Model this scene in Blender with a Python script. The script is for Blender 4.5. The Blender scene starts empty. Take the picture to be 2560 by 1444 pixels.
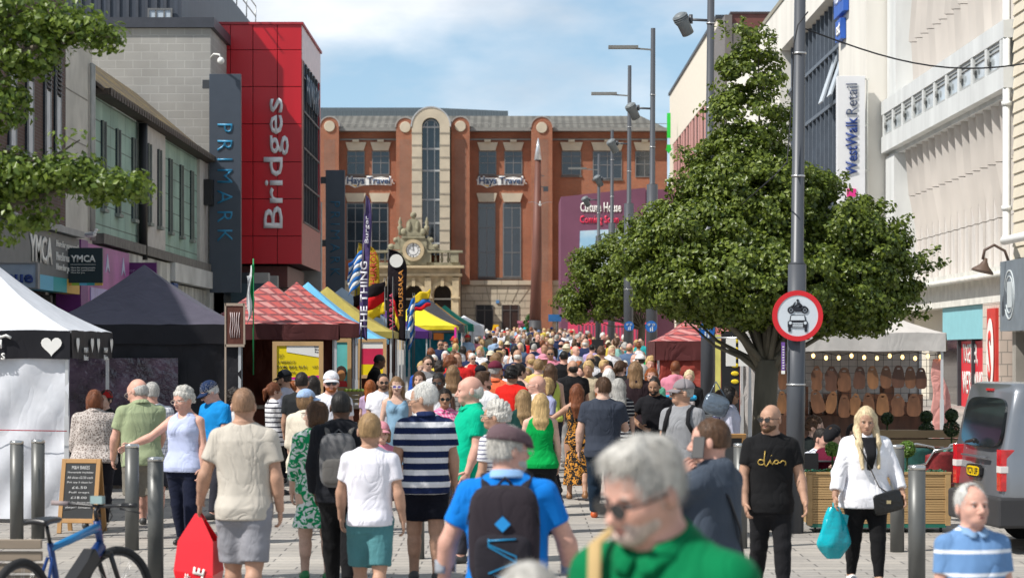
import bpy, math, random
import numpy as np
from mathutils import Vector, Matrix, noise as mnoise
R = math.radians
SC = bpy.context.scene
COL = SC.collection
rnd = random.Random(7)
F, HZ, CX, CH = 6044.0, 880.0, 1280.0, 2.1
# ---------------- camera ----------------
cam_d = bpy.data.cameras.new('camera'); cam = bpy.data.objects.new('camera', cam_d); COL.objects.link(cam)
cam.location = (0, 0, CH); cam.rotation_euler = (R(90), 0, 0)
cam_d.sensor_width = 36; cam_d.sensor_fit = 'HORIZONTAL'; cam_d.lens = 36 * F / 2560
cam_d.shift_y = (HZ - 722) / 2560; cam_d.clip_end = 3000; cam_d.clip_start = .1
cam_d.dof.use_dof = True; cam_d.dof.focus_distance = 38.0; cam_d.dof.aperture_fstop = 3.8
SC.camera = cam
# ---------------- light ----------------
SC.view_settings.view_transform = 'Standard'; SC.view_settings.look = 'None'
SC.view_settings.exposure = 0.15; SC.view_settings.gamma = 1
TS = Vector((-math.cos(R(29)) * math.cos(R(49)), -math.sin(R(29)) * math.cos(R(49)), math.sin(R(49))))
sl = bpy.data.lights.new('sun', 'SUN'); sl.energy = 5.0; sl.angle = R(.5); sl.color = (1, .955, .89)
so = bpy.data.objects.new('sun', sl); COL.objects.link(so); so.rotation_euler = (-TS).to_track_quat('-Z', 'Y').to_euler(); so.location = (-20, -10, 40)
wd = bpy.data.worlds.new('World'); SC.world = wd; wd.use_nodes = True
nt = wd.node_tree; nt.nodes.clear(); N = nt.nodes.new; Lk = nt.links.new
wo = N('ShaderNodeOutputWorld'); bg = N('ShaderNodeBackground'); bg.inputs[1].default_value = .086
sky = N('ShaderNodeTexSky'); sky.sky_type = 'NISHITA'; sky.sun_disc = False; sky.sun_elevation = R(49); sky.sun_rotation = R(-119)
sky.air_density = 1.0; sky.dust_density = .25; sky.ozone_density = 2.2
tc = N('ShaderNodeTexCoord'); mp = N('ShaderNodeMapping'); mp.inputs['Scale'].default_value = (5.5, 5.5, 13); mp.inputs['Location'].default_value = (2.3, .4, 1.25)
n1 = N('ShaderNodeTexNoise'); n1.inputs['Scale'].default_value = 1.0; n1.inputs['Detail'].default_value = 8; n1.inputs['Roughness'].default_value = .52
cr = N('ShaderNodeValToRGB'); cr.color_ramp.elements[0].position = .385; cr.color_ramp.elements[1].position = .56
mp2 = N('ShaderNodeMapping'); mp2.inputs['Scale'].default_value = (9, 9, 22); mp2.inputs['Location'].default_value = (7, 1, 3)
n2 = N('ShaderNodeTexNoise'); n2.inputs['Scale'].default_value = 1.0; n2.inputs['Detail'].default_value = 6
cr2 = N('ShaderNodeValToRGB'); cr2.color_ramp.elements[0].position = .35; cr2.color_ramp.elements[1].position = .65
cr2.color_ramp.elements[0].color = (5.2, 5.9, 6.8, 1); cr2.color_ramp.elements[1].color = (9.0, 9.4, 9.9, 1)
sm = N('ShaderNodeMix'); sm.data_type = 'RGBA'; sm.inputs[0].default_value = .55; sm.inputs[7].default_value = (3.6, 5.8, 8.0, 1)
mx = N('ShaderNodeMix'); mx.data_type = 'RGBA'
Lk(tc.outputs['Generated'], mp.inputs[0]); Lk(mp.outputs[0], n1.inputs['Vector']); Lk(n1.outputs[0], cr.inputs[0])
Lk(tc.outputs['Generated'], mp2.inputs[0]); Lk(mp2.outputs[0], n2.inputs['Vector']); Lk(n2.outputs[0], cr2.inputs[0])
Lk(sky.outputs[0], sm.inputs[6]); Lk(sm.outputs[2], mx.inputs[6]); Lk(cr2.outputs[0], mx.inputs[7]); Lk(cr.outputs[0], mx.inputs[0])
sz = N('ShaderNodeSeparateXYZ'); Lk(tc.outputs['Generated'], sz.inputs[0]); mrz = N('ShaderNodeMapRange'); mrz.inputs[1].default_value = .08; mrz.inputs[2].default_value = .45; mrz.inputs[3].default_value = 1.28; mrz.inputs[4].default_value = .8
Lk(sz.outputs[2], mrz.inputs[0]); vs_ = N('ShaderNodeVectorMath'); vs_.operation = 'SCALE'; Lk(mx.outputs[2], vs_.inputs[0]); Lk(mrz.outputs[0], vs_.inputs['Scale']); Lk(vs_.outputs[0], bg.inputs[0]); Lk(bg.outputs[0], wo.inputs[0])

def Wp(px, py, d): return Vector(((px - CX) * d / F, d, CH + (HZ - py) * d / F))
def Xp(px, d): return (px - CX) * d / F
def Zp(py, d): return CH + (HZ - py) * d / F
def zg(y): return max(0.0, (y - 25) * .015)
def dX(px, X): return X * F / (px - CX)       # depth where the line x = X shows at px

# ---------------- materials ----------------
_mc = {}
def _base(name):
    m = bpy.data.materials.new(name); m.use_nodes = True
    b = m.node_tree.nodes['Principled BSDF']
    return m, m.node_tree, b
def _mulcol(nt, colsock_or_val, fac_node_out, lo, hi):
    mr = nt.nodes.new('ShaderNodeMapRange'); mr.inputs[1].default_value = .3; mr.inputs[2].default_value = .7
    mr.inputs[3].default_value = lo; mr.inputs[4].default_value = hi
    nt.links.new(fac_node_out, mr.inputs[0])
    vm = nt.nodes.new('ShaderNodeVectorMath'); vm.operation = 'SCALE'
    if isinstance(colsock_or_val, tuple): vm.inputs[0].default_value = colsock_or_val[:3]
    else: nt.links.new(colsock_or_val, vm.inputs[0])
    nt.links.new(mr.outputs[0], vm.inputs['Scale'])
    return vm.outputs[0]
def _noise(nt, scale, detail=4, coord='Object', sc3=None, dist=0):
    tc = nt.nodes.new('ShaderNodeTexCoord'); n = nt.nodes.new('ShaderNodeTexNoise')
    n.inputs['Scale'].default_value = scale; n.inputs['Detail'].default_value = detail; n.inputs['Distortion'].default_value = dist
    if sc3:
        mp = nt.nodes.new('ShaderNodeMapping'); mp.inputs['Scale'].default_value = sc3
        nt.links.new(tc.outputs[coord], mp.inputs[0]); nt.links.new(mp.outputs[0], n.inputs['Vector'])
    else: nt.links.new(tc.outputs[coord], n.inputs['Vector'])
    return n.outputs[0]
def _bump(nt, b, out, strength, dist):
    bp = nt.nodes.new('ShaderNodeBump'); bp.inputs['Strength'].default_value = strength; bp.inputs['Distance'].default_value = dist
    nt.links.new(out, bp.inputs['Height']); nt.links.new(bp.outputs[0], b.inputs['Normal'])
def M(col, rough=.6, metal=0.0, var=.12, ns=3.0, bump=0.0, bs=40, emit=0, spec=.5, sc3=None, coat=0):
    key = ('M', col, rough, metal, var, ns, bump, bs, emit, spec, sc3, coat)
    if key in _mc: return _mc[key]
    m, nt, b = _base('surface')
    b.inputs['Roughness'].default_value = rough; b.inputs['Metallic'].default_value = metal; b.inputs['Specular IOR Level'].default_value = spec
    b.inputs['Coat Weight'].default_value = coat
    if var: nt.links.new(_mulcol(nt, tuple(col), _noise(nt, ns, 5, sc3=sc3), 1 - var, 1 + var), b.inputs['Base Color'])
    else: b.inputs['Base Color'].default_value = (*col, 1)
    if bump: _bump(nt, b, _noise(nt, bs, 4, sc3=sc3), 1, bump)
    if emit: b.inputs['Emission Color'].default_value = (*col, 1); b.inputs['Emission Strength'].default_value = emit
    _mc[key] = m; return m
def cloth(col, wr=.02, var=.1, ws=7.0, pat=None, col2=None, f=12, duty=.5, rough=.85, transl=0):
    """fabric; pat: hstripe / plaid / floral / vstripe / lace"""
    key = ('C', col, wr, var, ws, pat, col2, f, duty, rough, transl)
    if key in _mc: return _mc[key]
    m, nt, b = _base('cloth'); b.inputs['Roughness'].default_value = rough; b.inputs['Specular IOR Level'].default_value = .12
    b.inputs['Sheen Weight'].default_value = .03
    c = tuple(col)
    if pat:
        tc = nt.nodes.new('ShaderNodeTexCoord'); sx = nt.nodes.new('ShaderNodeSeparateXYZ'); nt.links.new(tc.outputs['Object'], sx.inputs[0])
        def band(sock, fr, du):
            a = nt.nodes.new('ShaderNodeMath'); a.operation = 'MULTIPLY'; a.inputs[1].default_value = fr; nt.links.new(sock, a.inputs[0])
            g = nt.nodes.new('ShaderNodeMath'); g.operation = 'FRACT'; nt.links.new(a.outputs[0], g.inputs[0])
            l = nt.nodes.new('ShaderNodeMath'); l.operation = 'LESS_THAN'; l.inputs[1].default_value = du; nt.links.new(g.outputs[0], l.inputs[0])
            return l.outputs[0]
        if pat == 'hstripe': fac = band(sx.outputs[2], f, duty)
        elif pat == 'vstripe': fac = band(sx.outputs[0], f, duty)
        elif pat == 'plaid':
            ad = nt.nodes.new('ShaderNodeMath'); ad.operation = 'ADD'
            h = nt.nodes.new('ShaderNodeMath'); h.operation = 'ADD'; nt.links.new(sx.outputs[0], h.inputs[0]); nt.links.new(sx.outputs[1], h.inputs[1])
            nt.links.new(band(sx.outputs[2], f, duty), ad.inputs[0]); nt.links.new(band(h.outputs[0], f, duty), ad.inputs[1])
            hf = nt.nodes.new('ShaderNodeMath'); hf.operation = 'MULTIPLY'; hf.inputs[1].default_value = .5; nt.links.new(ad.outputs[0], hf.inputs[0]); fac = hf.outputs[0]
        elif pat == 'floral':
            n = nt.nodes.new('ShaderNodeTexNoise'); n.inputs['Scale'].default_value = f; n.inputs['Detail'].default_value = 2; n.inputs['Distortion'].default_value = 2.2
            nt.links.new(tc.outputs['Object'], n.inputs['Vector'])
            g = nt.nodes.new('ShaderNodeMath'); g.operation = 'GREATER_THAN'; g.inputs[1].default_value = duty; nt.links.new(n.outputs[0], g.inputs[0]); fac = g.outputs[0]
        elif pat == 'lace':
            v = nt.nodes.new('ShaderNodeTexVoronoi'); v.inputs['Scale'].default_value = f; v.feature = 'DISTANCE_TO_EDGE'; nt.links.new(tc.outputs['Object'], v.inputs['Vector'])
            g = nt.nodes.new('ShaderNodeMath'); g.operation = 'LESS_THAN'; g.inputs[1].default_value = duty; nt.links.new(v.outputs[0], g.inputs[0]); fac = g.outputs[0]
        mix = nt.nodes.new('ShaderNodeMix'); mix.data_type = 'RGBA'; mix.inputs[6].default_value = (*col, 1); mix.inputs[7].default_value = (*col2, 1)
        nt.links.new(fac, mix.inputs[0]); c = mix.outputs[2]
    nt.links.new(_mulcol(nt, c, _noise(nt, 5, 3), 1 - var, 1 + var), b.inputs['Base Color'])
    if wr:
        n0 = _noise(nt, ws * .6, 2.5, sc3=(1, 1, .6), dist=1.4); s1 = nt.nodes.new('ShaderNodeMath'); s1.operation = 'SUBTRACT'; s1.inputs[1].default_value = .5; nt.links.new(n0, s1.inputs[0])
        s2 = nt.nodes.new('ShaderNodeMath'); s2.operation = 'ABSOLUTE'; nt.links.new(s1.outputs[0], s2.inputs[0]); s3 = nt.nodes.new('ShaderNodeMath'); s3.operation = 'POWER'; s3.inputs[1].default_value = .7; nt.links.new(s2.outputs[0], s3.inputs[0]); _bump(nt, b, s3.outputs[0], 1, wr * 1.15)
    if transl:
        out = nt.nodes['Material Output']; tr = nt.nodes.new('ShaderNodeBsdfTranslucent'); ms = nt.nodes.new('ShaderNodeMixShader'); ms.inputs[0].default_value = transl
        tr.inputs[0].default_value = (*col, 1)
        nt.links.new(b.outputs[0], ms.inputs[1]); nt.links.new(tr.outputs[0], ms.inputs[2]); nt.links.new(ms.outputs[0], out.inputs[0])
    _mc[key] = m; return m
def brick(c1, c2, mortar, bw=.23, bh=.075, ms=.012, var=.15, bump=.004, off=.5, rough=.85, horiz=False):
    key = ('B', c1, c2, mortar, bw, bh, ms, off, horiz)
    if key in _mc: return _mc[key]
    m, nt, b = _base('masonry'); b.inputs['Roughness'].default_value = rough
    tc = nt.nodes.new('ShaderNodeTexCoord'); sx = nt.nodes.new('ShaderNodeSeparateXYZ'); cb = nt.nodes.new('ShaderNodeCombineXYZ')
    nt.links.new(tc.outputs['Object'], sx.inputs[0])
    if horiz: nt.links.new(sx.outputs[0], cb.inputs[0]); nt.links.new(sx.outputs[1], cb.inputs[1])
    else:
        ad = nt.nodes.new('ShaderNodeMath'); ad.operation = 'ADD'; nt.links.new(sx.outputs[0], ad.inputs[0]); nt.links.new(sx.outputs[1], ad.inputs[1])
        nt.links.new(ad.outputs[0], cb.inputs[0]); nt.links.new(sx.outputs[2], cb.inputs[1])
    bt = nt.nodes.new('ShaderNodeTexBrick'); bt.inputs['Scale'].default_value = 1; bt.inputs['Brick Width'].default_value = bw; bt.inputs['Row Height'].default_value = bh
    bt.inputs['Mortar Size'].default_value = ms; bt.inputs['Color1'].default_value = (*c1, 1); bt.inputs['Color2'].default_value = (*c2, 1); bt.inputs['Mortar'].default_value = (*mortar, 1)
    bt.offset = off; nt.links.new(cb.outputs[0], bt.inputs['Vector'])
    nt.links.new(_mulcol(nt, bt.outputs[0], _noise(nt, .7, 8), 1 - var, 1 + var), b.inputs['Base Color'])
    if bump: 
        bp = nt.nodes.new('ShaderNodeBump'); bp.inputs['Distance'].default_value = bump; bp.invert = True
        nt.links.new(bt.outputs[1], bp.inputs['Height']); nt.links.new(bp.outputs[0], b.inputs['Normal'])
    _mc[key] = m; return m
def glassy(col=(.02, .03, .04), rough=.06, var=.3):
    return M(col, rough, 0, var, .6, spec=.9)

# ---------------- mesh builder ----------------
class MB:
    def __init__(s): s.v = []; s.f = []; s.m = []; s.sm = []
    def add(s, vs, fs, m=0, smooth=False):
        o = len(s.v); s.v.extend([tuple(p) for p in vs])
        for f in fs: s.f.append([i + o for i in f]); s.m.append(m); s.sm.append(smooth)
        return s
    def box(s, x0, x1, y0, y1, z0, z1, m=0, T=None):
        vs = [Vector((x, y, z)) for z in (z0, z1) for y in (y0, y1) for x in (x0, x1)]
        if T is not None: vs = [T @ p for p in vs]
        return s.add(vs, [(0, 2, 3, 1), (4, 5, 7, 6), (0, 1, 5, 4), (2, 6, 7, 3), (0, 4, 6, 2), (1, 3, 7, 5)], m)
    def bar(s, a, b, w, t, m=0):
        a, b = Vector(a), Vector(b); d = (b - a).normalized(); up = Vector((0, 0, 1)) if abs(d.z) < .95 else Vector((0, 1, 0))
        x = d.cross(up).normalized(); y = x.cross(d)
        vs = [p + x * (w / 2 * i) + y * (t / 2 * j) for p in (a, b) for i, j in ((-1, -1), (1, -1), (1, 1), (-1, 1))]
        return s.add(vs, [(0, 3, 2, 1), (4, 5, 6, 7), (0, 1, 5, 4), (1, 2, 6, 5), (2, 3, 7, 6), (3, 0, 4, 7)], m)
    def tube(s, pts, rad, n=8, m=0, cap=True, flat=None):
        pts = [Vector(p) for p in pts]
        if not hasattr(rad, '__len__'): rad = [rad] * len(pts)
        vs = []; prev = None
        for i, p in enumerate(pts):
            d = (pts[min(i + 1, len(pts) - 1)] - pts[max(i - 1, 0)]).normalized()
            if prev is None: up = Vector((0, 0, 1)) if abs(d.z) < .9 else Vector((1, 0, 0)); x = d.cross(up).normalized()
            else: x = (prev - d * prev.dot(d)).normalized()
            prev = x; y = d.cross(x); r = rad[i]
            for k in range(n):
                a = 2 * math.pi * k / n; vs.append(p + x * (r * math.cos(a)) + y * (r * math.sin(a) * (flat or 1)))
        fs = [(i * n + k, i * n + (k + 1) % n, (i + 1) * n + (k + 1) % n, (i + 1) * n + k) for i in range(len(pts) - 1) for k in range(n)]
        s.add(vs, fs, m, True)
        if cap:
            o = len(s.v) - len(vs); L = (len(pts) - 1) * n
            s.f.append([o + k for k in range(n)][::-1]); s.m.append(m); s.sm.append(False)
            s.f.append([o + L + k for k in range(n)]); s.m.append(m); s.sm.append(False)
        return s
    def lathe(s, prof, c=(0, 0, 0), n=16, m=0, T=None):
        vs = []
        for r, z in prof:
            for k in range(n):
                a = 2 * math.pi * k / n; p = Vector((r * math.cos(a), r * math.sin(a), z))
                vs.append((T @ p) if T is not None else p + Vector(c))
        fs = [(i * n + k, i * n + (k + 1) % n, (i + 1) * n + (k + 1) % n, (i + 1) * n + k) for i in range(len(prof) - 1) for k in range(n)]
        s.add(vs, fs, m, True); o = len(s.v) - len(vs)
        s.f.append([o + k for k in range(n)][::-1]); s.m.append(m); s.sm.append(False)
        L = (len(prof) - 1) * n; s.f.append([o + L + k for k in range(n)]); s.m.append(m); s.sm.append(False)
        return s
    def ball(s, c, r, n=12, m=0, T=None):
        if not hasattr(r, '__len__'): r = (r, r, r)
        h = n // 2; vs = []
        for i in range(h + 1):
            t = math.pi * (i / h) * .998 + .003
            for k in range(n):
                a = 2 * math.pi * k / n; p = Vector((r[0] * math.sin(t) * math.cos(a), r[1] * math.sin(t) * math.sin(a), -r[2] * math.cos(t)))
                vs.append((T @ p) if T is not None else p + Vector(c))
        return s.add(vs, [(i * n + k, i * n + (k + 1) % n, (i + 1) * n + (k + 1) % n, (i + 1) * n + k) for i in range(h) for k in range(n)], m, True)
    def prism(s, poly, t0, t1, m=0, T=None, plane='xz'):
        n = len(poly); vs = []
        for t in (t0, t1):
            for a, b in poly:
                p = Vector((a, t, b)) if plane == 'xz' else (Vector((t, a, b)) if plane == 'yz' else Vector((a, b, t)))
                vs.append(T @ p if T is not None else p)
        fs = [tuple(range(n)), tuple(range(2 * n - 1, n - 1, -1))] + [(k, k + n, (k + 1) % n + n, (k + 1) % n) for k in range(n)]
        return s.add(vs, fs, m)
    def grid(s, fn, nu, nv, m=0, smooth=True):
        vs = [fn(i / nu, j / nv) for i in range(nu + 1) for j in range(nv + 1)]; w = nv + 1
        return s.add(vs, [(i * w + j, (i + 1) * w + j, (i + 1) * w + j + 1, i * w + j + 1) for i in range(nu) for j in range(nv)], m, smooth)
    def build(s, name, mats, parent=None, loc=None, rz=0, rot=None, bevel=0, solid=0):
        me = bpy.data.meshes.new(name); me.from_pydata(s.v, [], s.f)
        if not isinstance(mats, (list, tuple)): mats = [mats]
        for mm in mats: me.materials.append(mm)
        me.polygons.foreach_set('material_index', s.m); me.polygons.foreach_set('use_smooth', s.sm)
        me.update()
        o = bpy.data.objects.new(name, me); COL.objects.link(o)
        if loc is not None: o.location = loc
        o.rotation_euler = rot if rot else (0, 0, rz)
        if parent is not None: o.parent = parent
        if bevel:
            b = o.modifiers.new('bevel', 'BEVEL'); b.width = bevel; b.segments = 2; b.limit_method = 'ANGLE'; b.harden_normals = False
        if solid:
            b = o.modifiers.new('solid', 'SOLIDIFY'); b.thickness = solid; b.offset = 0
        return o
def tag(o, label, cat, group=None):
    o['label'] = label; o['category'] = cat
    if group: o['group'] = group
    return o
def thing(name, label, cat, loc=(0, 0, 0), rz=0, group=None):
    o = bpy.data.objects.new(name, None); COL.objects.link(o); o.location = loc; o.rotation_euler = (0, 0, rz); o.empty_display_size = .2
    return tag(o, label, cat, group)
def struct(o): o['kind'] = 'structure'; return o
def dup_tree(o, parent=None):
    c = o.copy(); COL.objects.link(c)
    if parent is not None: c.parent = parent
    for ch in [k for k in o.children]: dup_tree(ch, c)
    return c
FACE = {'cam': Matrix(((1, 0, 0), (0, 0, -1), (0, 1, 0))).to_4x4(),      # normal -Y
        'right': Matrix(((0, 0, 1), (1, 0, 0), (0, 1, 0))).to_4x4(),     # normal +X
        'left': Matrix(((0, 0, -1), (-1, 0, 0), (0, 1, 0))).to_4x4()}    # normal -X
_tc = {}
def text_mesh(s, w=None, h=None, ext=.01, bold=0.0, res=2, space=1.0, just='CENTER', line=1.0):
    cu = bpy.data.curves.new('t', 'FONT'); cu.body = s; cu.extrude = 0; cu.offset = bold; cu.resolution_u = res; cu.space_character = space
    cu.align_x = just; cu.size = 1; cu.space_line = line
    o = bpy.data.objects.new('t', cu); COL.objects.link(o)
    dg = bpy.context.evaluated_depsgraph_get(); me = bpy.data.meshes.new_from_object(o.evaluated_get(dg))
    bpy.data.objects.remove(o); bpy.data.curves.remove(cu)
    n = len(me.vertices); a = np.zeros(n * 3); me.vertices.foreach_get('co', a); a = a.reshape(-1, 3)
    lo, hi = a.min(0), a.max(0); c = (lo + hi) / 2; a -= c; sx = (hi - lo)
    kx = w / sx[0] if w else None; ky = h / sx[1] if h else None
    if kx is None: kx = ky
    if ky is None: ky = kx
    a[:, 0] *= kx; a[:, 1] *= ky; a[:, 2] = 0
    me.vertices.foreach_set('co', a.ravel()); me.update()
    return me
def text(s, w, h, mat, parent, pos, face='cam', rot=0, ext=.02, name='lettering', **k):
    me = text_mesh(s, w, h, **k); me.name = name; me.materials.clear(); me.materials.append(mat)
    o = bpy.data.objects.new(name, me); COL.objects.link(o)
    Fm = FACE[face] if isinstance(face, str) else face
    o.matrix_world = Matrix.Translation(pos) @ Fm @ Matrix.Rotation(R(rot), 4, 'Z')
    if ext:
        b = o.modifiers.new('solid', 'SOLIDIFY'); b.thickness = ext; b.offset = 0
    if parent is not None:
        o.parent = parent
        o.matrix_parent_inverse = Matrix.Translation(parent.location).inverted() if parent.rotation_euler.z == 0 else (Matrix.Translation(parent.location) @ parent.rotation_euler.to_matrix().to_4x4()).inverted()
    return o
# ---------------- SDF bodies ----------------
def smin(a, b, k):
    h = np.clip(.5 + .5 * (b - a) / k, 0, 1)
    return b + (a - b) * h - k * h * (1 - h)
def smax(a, b, k): return -smin(-a, -b, k)
def axis_lines(lo, hi, step, fine):
    pts = [lo]; x = lo
    while x < hi:
        st = step
        for f0, f1, fs in fine:
            if f0 <= x < f1: st = min(st, fs)
            elif x < f0 < x + st: st = max(f0 - x, fs * .5)
        x += st; pts.append(x)
    return np.array(pts, dtype=np.float32)
class Field:
    def __init__(s): s.p = []
    def add(s, fn, lo, hi, k=.02, op='u'): s.p.append((fn, np.array(lo), np.array(hi), k, op)); return s
    def cone(s, a, b, r1, r2, k=.02, t0=None, t1=None, op='u'):
        a = np.array(a, float); b = np.array(b, float); ba = b - a; L2 = float(ba @ ba) + 1e-9; L = math.sqrt(L2); rm = max(r1, r2)
        def fn(X, Y, Z):
            x, y, z = X - a[0], Y - a[1], Z - a[2]
            t = (x * ba[0] + y * ba[1] + z * ba[2]) / L2; h = np.clip(t, 0, 1)
            d = np.sqrt((x - h * ba[0]) ** 2 + (y - h * ba[1]) ** 2 + (z - h * ba[2]) ** 2) - (r1 + (r2 - r1) * h)
            if t1 is not None: d = np.maximum(d, (t - t1) * L)
            if t0 is not None: d = np.maximum(d, (t0 - t) * L)
            return d
        return s.add(fn, np.minimum(a, b) - rm, np.maximum(a, b) + rm, k, op)
    def ell(s, c, r, k=.01, Rm=None, op='u'):
        c = np.array(c, float); r = np.array(r, float); mr = r.max()
        def fn(X, Y, Z):
            x, y, z = X - c[0], Y - c[1], Z - c[2]
            if Rm is not None:
                x, y, z = (Rm[0][0] * x + Rm[1][0] * y + Rm[2][0] * z, Rm[0][1] * x + Rm[1][1] * y + Rm[2][1] * z, Rm[0][2] * x + Rm[1][2] * y + Rm[2][2] * z)
            k0 = np.sqrt((x / r[0]) ** 2 + (y / r[1]) ** 2 + (z / r[2]) ** 2)
            k1 = np.sqrt((x / r[0] ** 2) ** 2 + (y / r[1] ** 2) ** 2 + (z / r[2] ** 2) ** 2) + 1e-6
            return k0 * (k0 - 1) / k1
        return s.add(fn, c - mr, c + mr, k, op)
    def loft(s, zs, A, B, C, lean=0, piv=0, n=2.3, k=.02, z0=None, z1=None, wav=0, op='u'):
        zs, A, B, C = map(lambda q: np.array(q, float), (zs, A, B, C)); cl, sl_ = math.cos(lean), math.sin(lean)
        z0 = zs[0] if z0 is None else z0; z1 = zs[-1] if z1 is None else z1
        def fn(X, Y, Z):
            zz = Z - piv; y = Y * cl + zz * sl_; z = -Y * sl_ + zz * cl + piv
            a = np.interp(z, zs, A); b = np.interp(z, zs, B); c = np.interp(z, zs, C)
            yy = y - c
            if wav:
                th = np.arctan2(yy, X + 0 * z); a = a * (1 + wav * np.sin(th * 9) * np.clip((.55 - z) * 4, 0, 1)); b = b * (1 + wav * np.sin(th * 9) * np.clip((.55 - z) * 4, 0, 1))
            g = ((np.abs(X) / a) ** n + (np.abs(yy) / b) ** n) ** (1 / n)
            d = (g - 1) * np.minimum(a, b)
            return np.maximum(np.maximum(d, z - z1), z0 - z)
        am = max(A.max(), (B + np.abs(C)).max()) * (1 + wav) ; h = z1 - z0
        ly = abs(sl_) * (h + .1) + am
        return s.add(fn, (-am, -ly, z0 - .02 - abs(sl_) * am), (am, ly if lean < 0 else am + .02, z1 + .02 + abs(sl_) * am), k, op)
    def mesh(s, step, fine=((), (), ())):
        us = [q for q in s.p if q[4] == 'u']
        lo = np.min([q[1] for q in us], axis=0) - 2 * step; hi = np.max([q[2] for q in us], axis=0) + 2 * step
        ax = [axis_lines(lo[i], hi[i], step, fine[i]) for i in range(3)]
        G = np.full([len(a) for a in ax], .2, dtype=np.float32)
        for fn, l, h, k, op in s.p:
            mg = 1.5 * step + k
            sl3 = [slice(max(0, np.searchsorted(ax[i], l[i] - mg) - 1), min(len(ax[i]), np.searchsorted(ax[i], h[i] + mg) + 1)) for i in range(3)]
            if any(q.start >= q.stop for q in sl3): continue
            X = ax[0][sl3[0]][:, None, None]; Y = ax[1][sl3[1]][None, :, None]; Z = ax[2][sl3[2]][None, None, :]
            d = fn(X, Y, Z); g = G[tuple(sl3)]; d = np.broadcast_to(d, g.shape)
            G[tuple(sl3)] = smin(g, d, k) if op == 'u' else smax(g, -d, k)
        return nets(G, ax)
def nets(G, ax):
    S = G < 0
    nx, ny, nz = G.shape
    cnt = np.zeros((nx - 1, ny - 1, nz - 1), np.int8)
    for i in (0, 1):
        for j in (0, 1):
            for k in (0, 1): cnt += S[i:nx - 1 + i, j:ny - 1 + j, k:nz - 1 + k]
    act = np.argwhere((cnt > 0) & (cnt < 8))
    idx = np.full(cnt.shape, -1, np.int64); idx[tuple(act.T)] = np.arange(len(act))
    P = np.zeros((len(act), 3)); C = np.zeros(len(act))
    I = act
    cor = lambda o: (I[:, 0] + o[0], I[:, 1] + o[1], I[:, 2] + o[2])
    for axis in range(3):
        o1, o2 = [a for a in range(3) if a != axis]
        for u in (0, 1):
            for v in (0, 1):
                a = [0, 0, 0]; a[o1] = u; a[o2] = v; b = list(a); b[axis] = 1
                ca, cb = cor(a), cor(b); va, vb = G[ca], G[cb]; m = (va < 0) != (vb < 0)
                t = np.where(m, va / np.where(np.abs(va - vb) < 1e-9, 1, va - vb), 0)
                q = np.stack([ax[w][ca[w]] for w in range(3)], 1).astype(float)
                q[:, axis] += t * (ax[axis][cb[axis]] - ax[axis][ca[axis]])
                P[m] += q[m]; C[m] += 1
    P /= C[:, None]
    faces = []
    for axis in range(3):
        o1, o2 = (axis + 1) % 3, (axis + 2) % 3
        sl0 = [slice(None)] * 3; sl1 = [slice(None)] * 3
        sl0[axis] = slice(0, -1); sl1[axis] = slice(1, None)
        a, b = S[tuple(sl0)], S[tuple(sl1)]
        E = np.argwhere(a != b)
        E = E[(E[:, o1] > 0) & (E[:, o2] > 0) & (E[:, o1] < G.shape[o1] - 1) & (E[:, o2] < G.shape[o2] - 1)]
        inside = S[tuple(E.T)]
        def cell(d1, d2):
            q = E.copy(); q[:, o1] -= d1; q[:, o2] -= d2; return idx[tuple(q.T)]
        c = np.stack([cell(1, 1), cell(0, 1), cell(0, 0), cell(1, 0)], 1)
        c[~inside] = c[~inside][:, ::-1]
        faces.append(c)
    return P, np.concatenate(faces)
def wob(P, amp, fr, seed=0, sc=(1, 1, 1)):
    rs = np.random.RandomState(seed); out = np.zeros(len(P)); Q = P * np.array(sc)
    for o in range(3):
        for _ in range(3):
            k = rs.normal(size=3); k /= np.linalg.norm(k); out += np.sin(Q @ k * fr * (2 ** o) + rs.rand() * 6.3) / (2 ** o)
    return out * amp / 3
def np_obj(name, P, Fc, mats, parent=None, mi=None, smooth=True):
    me = bpy.data.meshes.new(name); n = len(P)
    if isinstance(Fc, np.ndarray):
        me.vertices.add(n); me.vertices.foreach_set('co', np.asarray(P, np.float32).ravel())
        nf, w = Fc.shape; me.loops.add(nf * w); me.loops.foreach_set('vertex_index', Fc.astype(np.int32).ravel())
        me.polygons.add(nf); me.polygons.foreach_set('loop_start', np.arange(0, nf * w, w, dtype=np.int32))
        me.polygons.foreach_set('loop_total', np.full(nf, w, np.int32))
    else: me.from_pydata([tuple(p) for p in P], [], Fc)
    if not isinstance(mats, (list, tuple)): mats = [mats]
    for m in mats: me.materials.append(m)
    if mi is not None: me.polygons.foreach_set('material_index', np.asarray(mi, np.int32))
    me.polygons.foreach_set('use_smooth', np.full(len(me.polygons), smooth)); me.update(); me.validate()
    o = bpy.data.objects.new(name, me); COL.objects.link(o)
    if parent is not None: o.parent = parent
    return o

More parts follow.
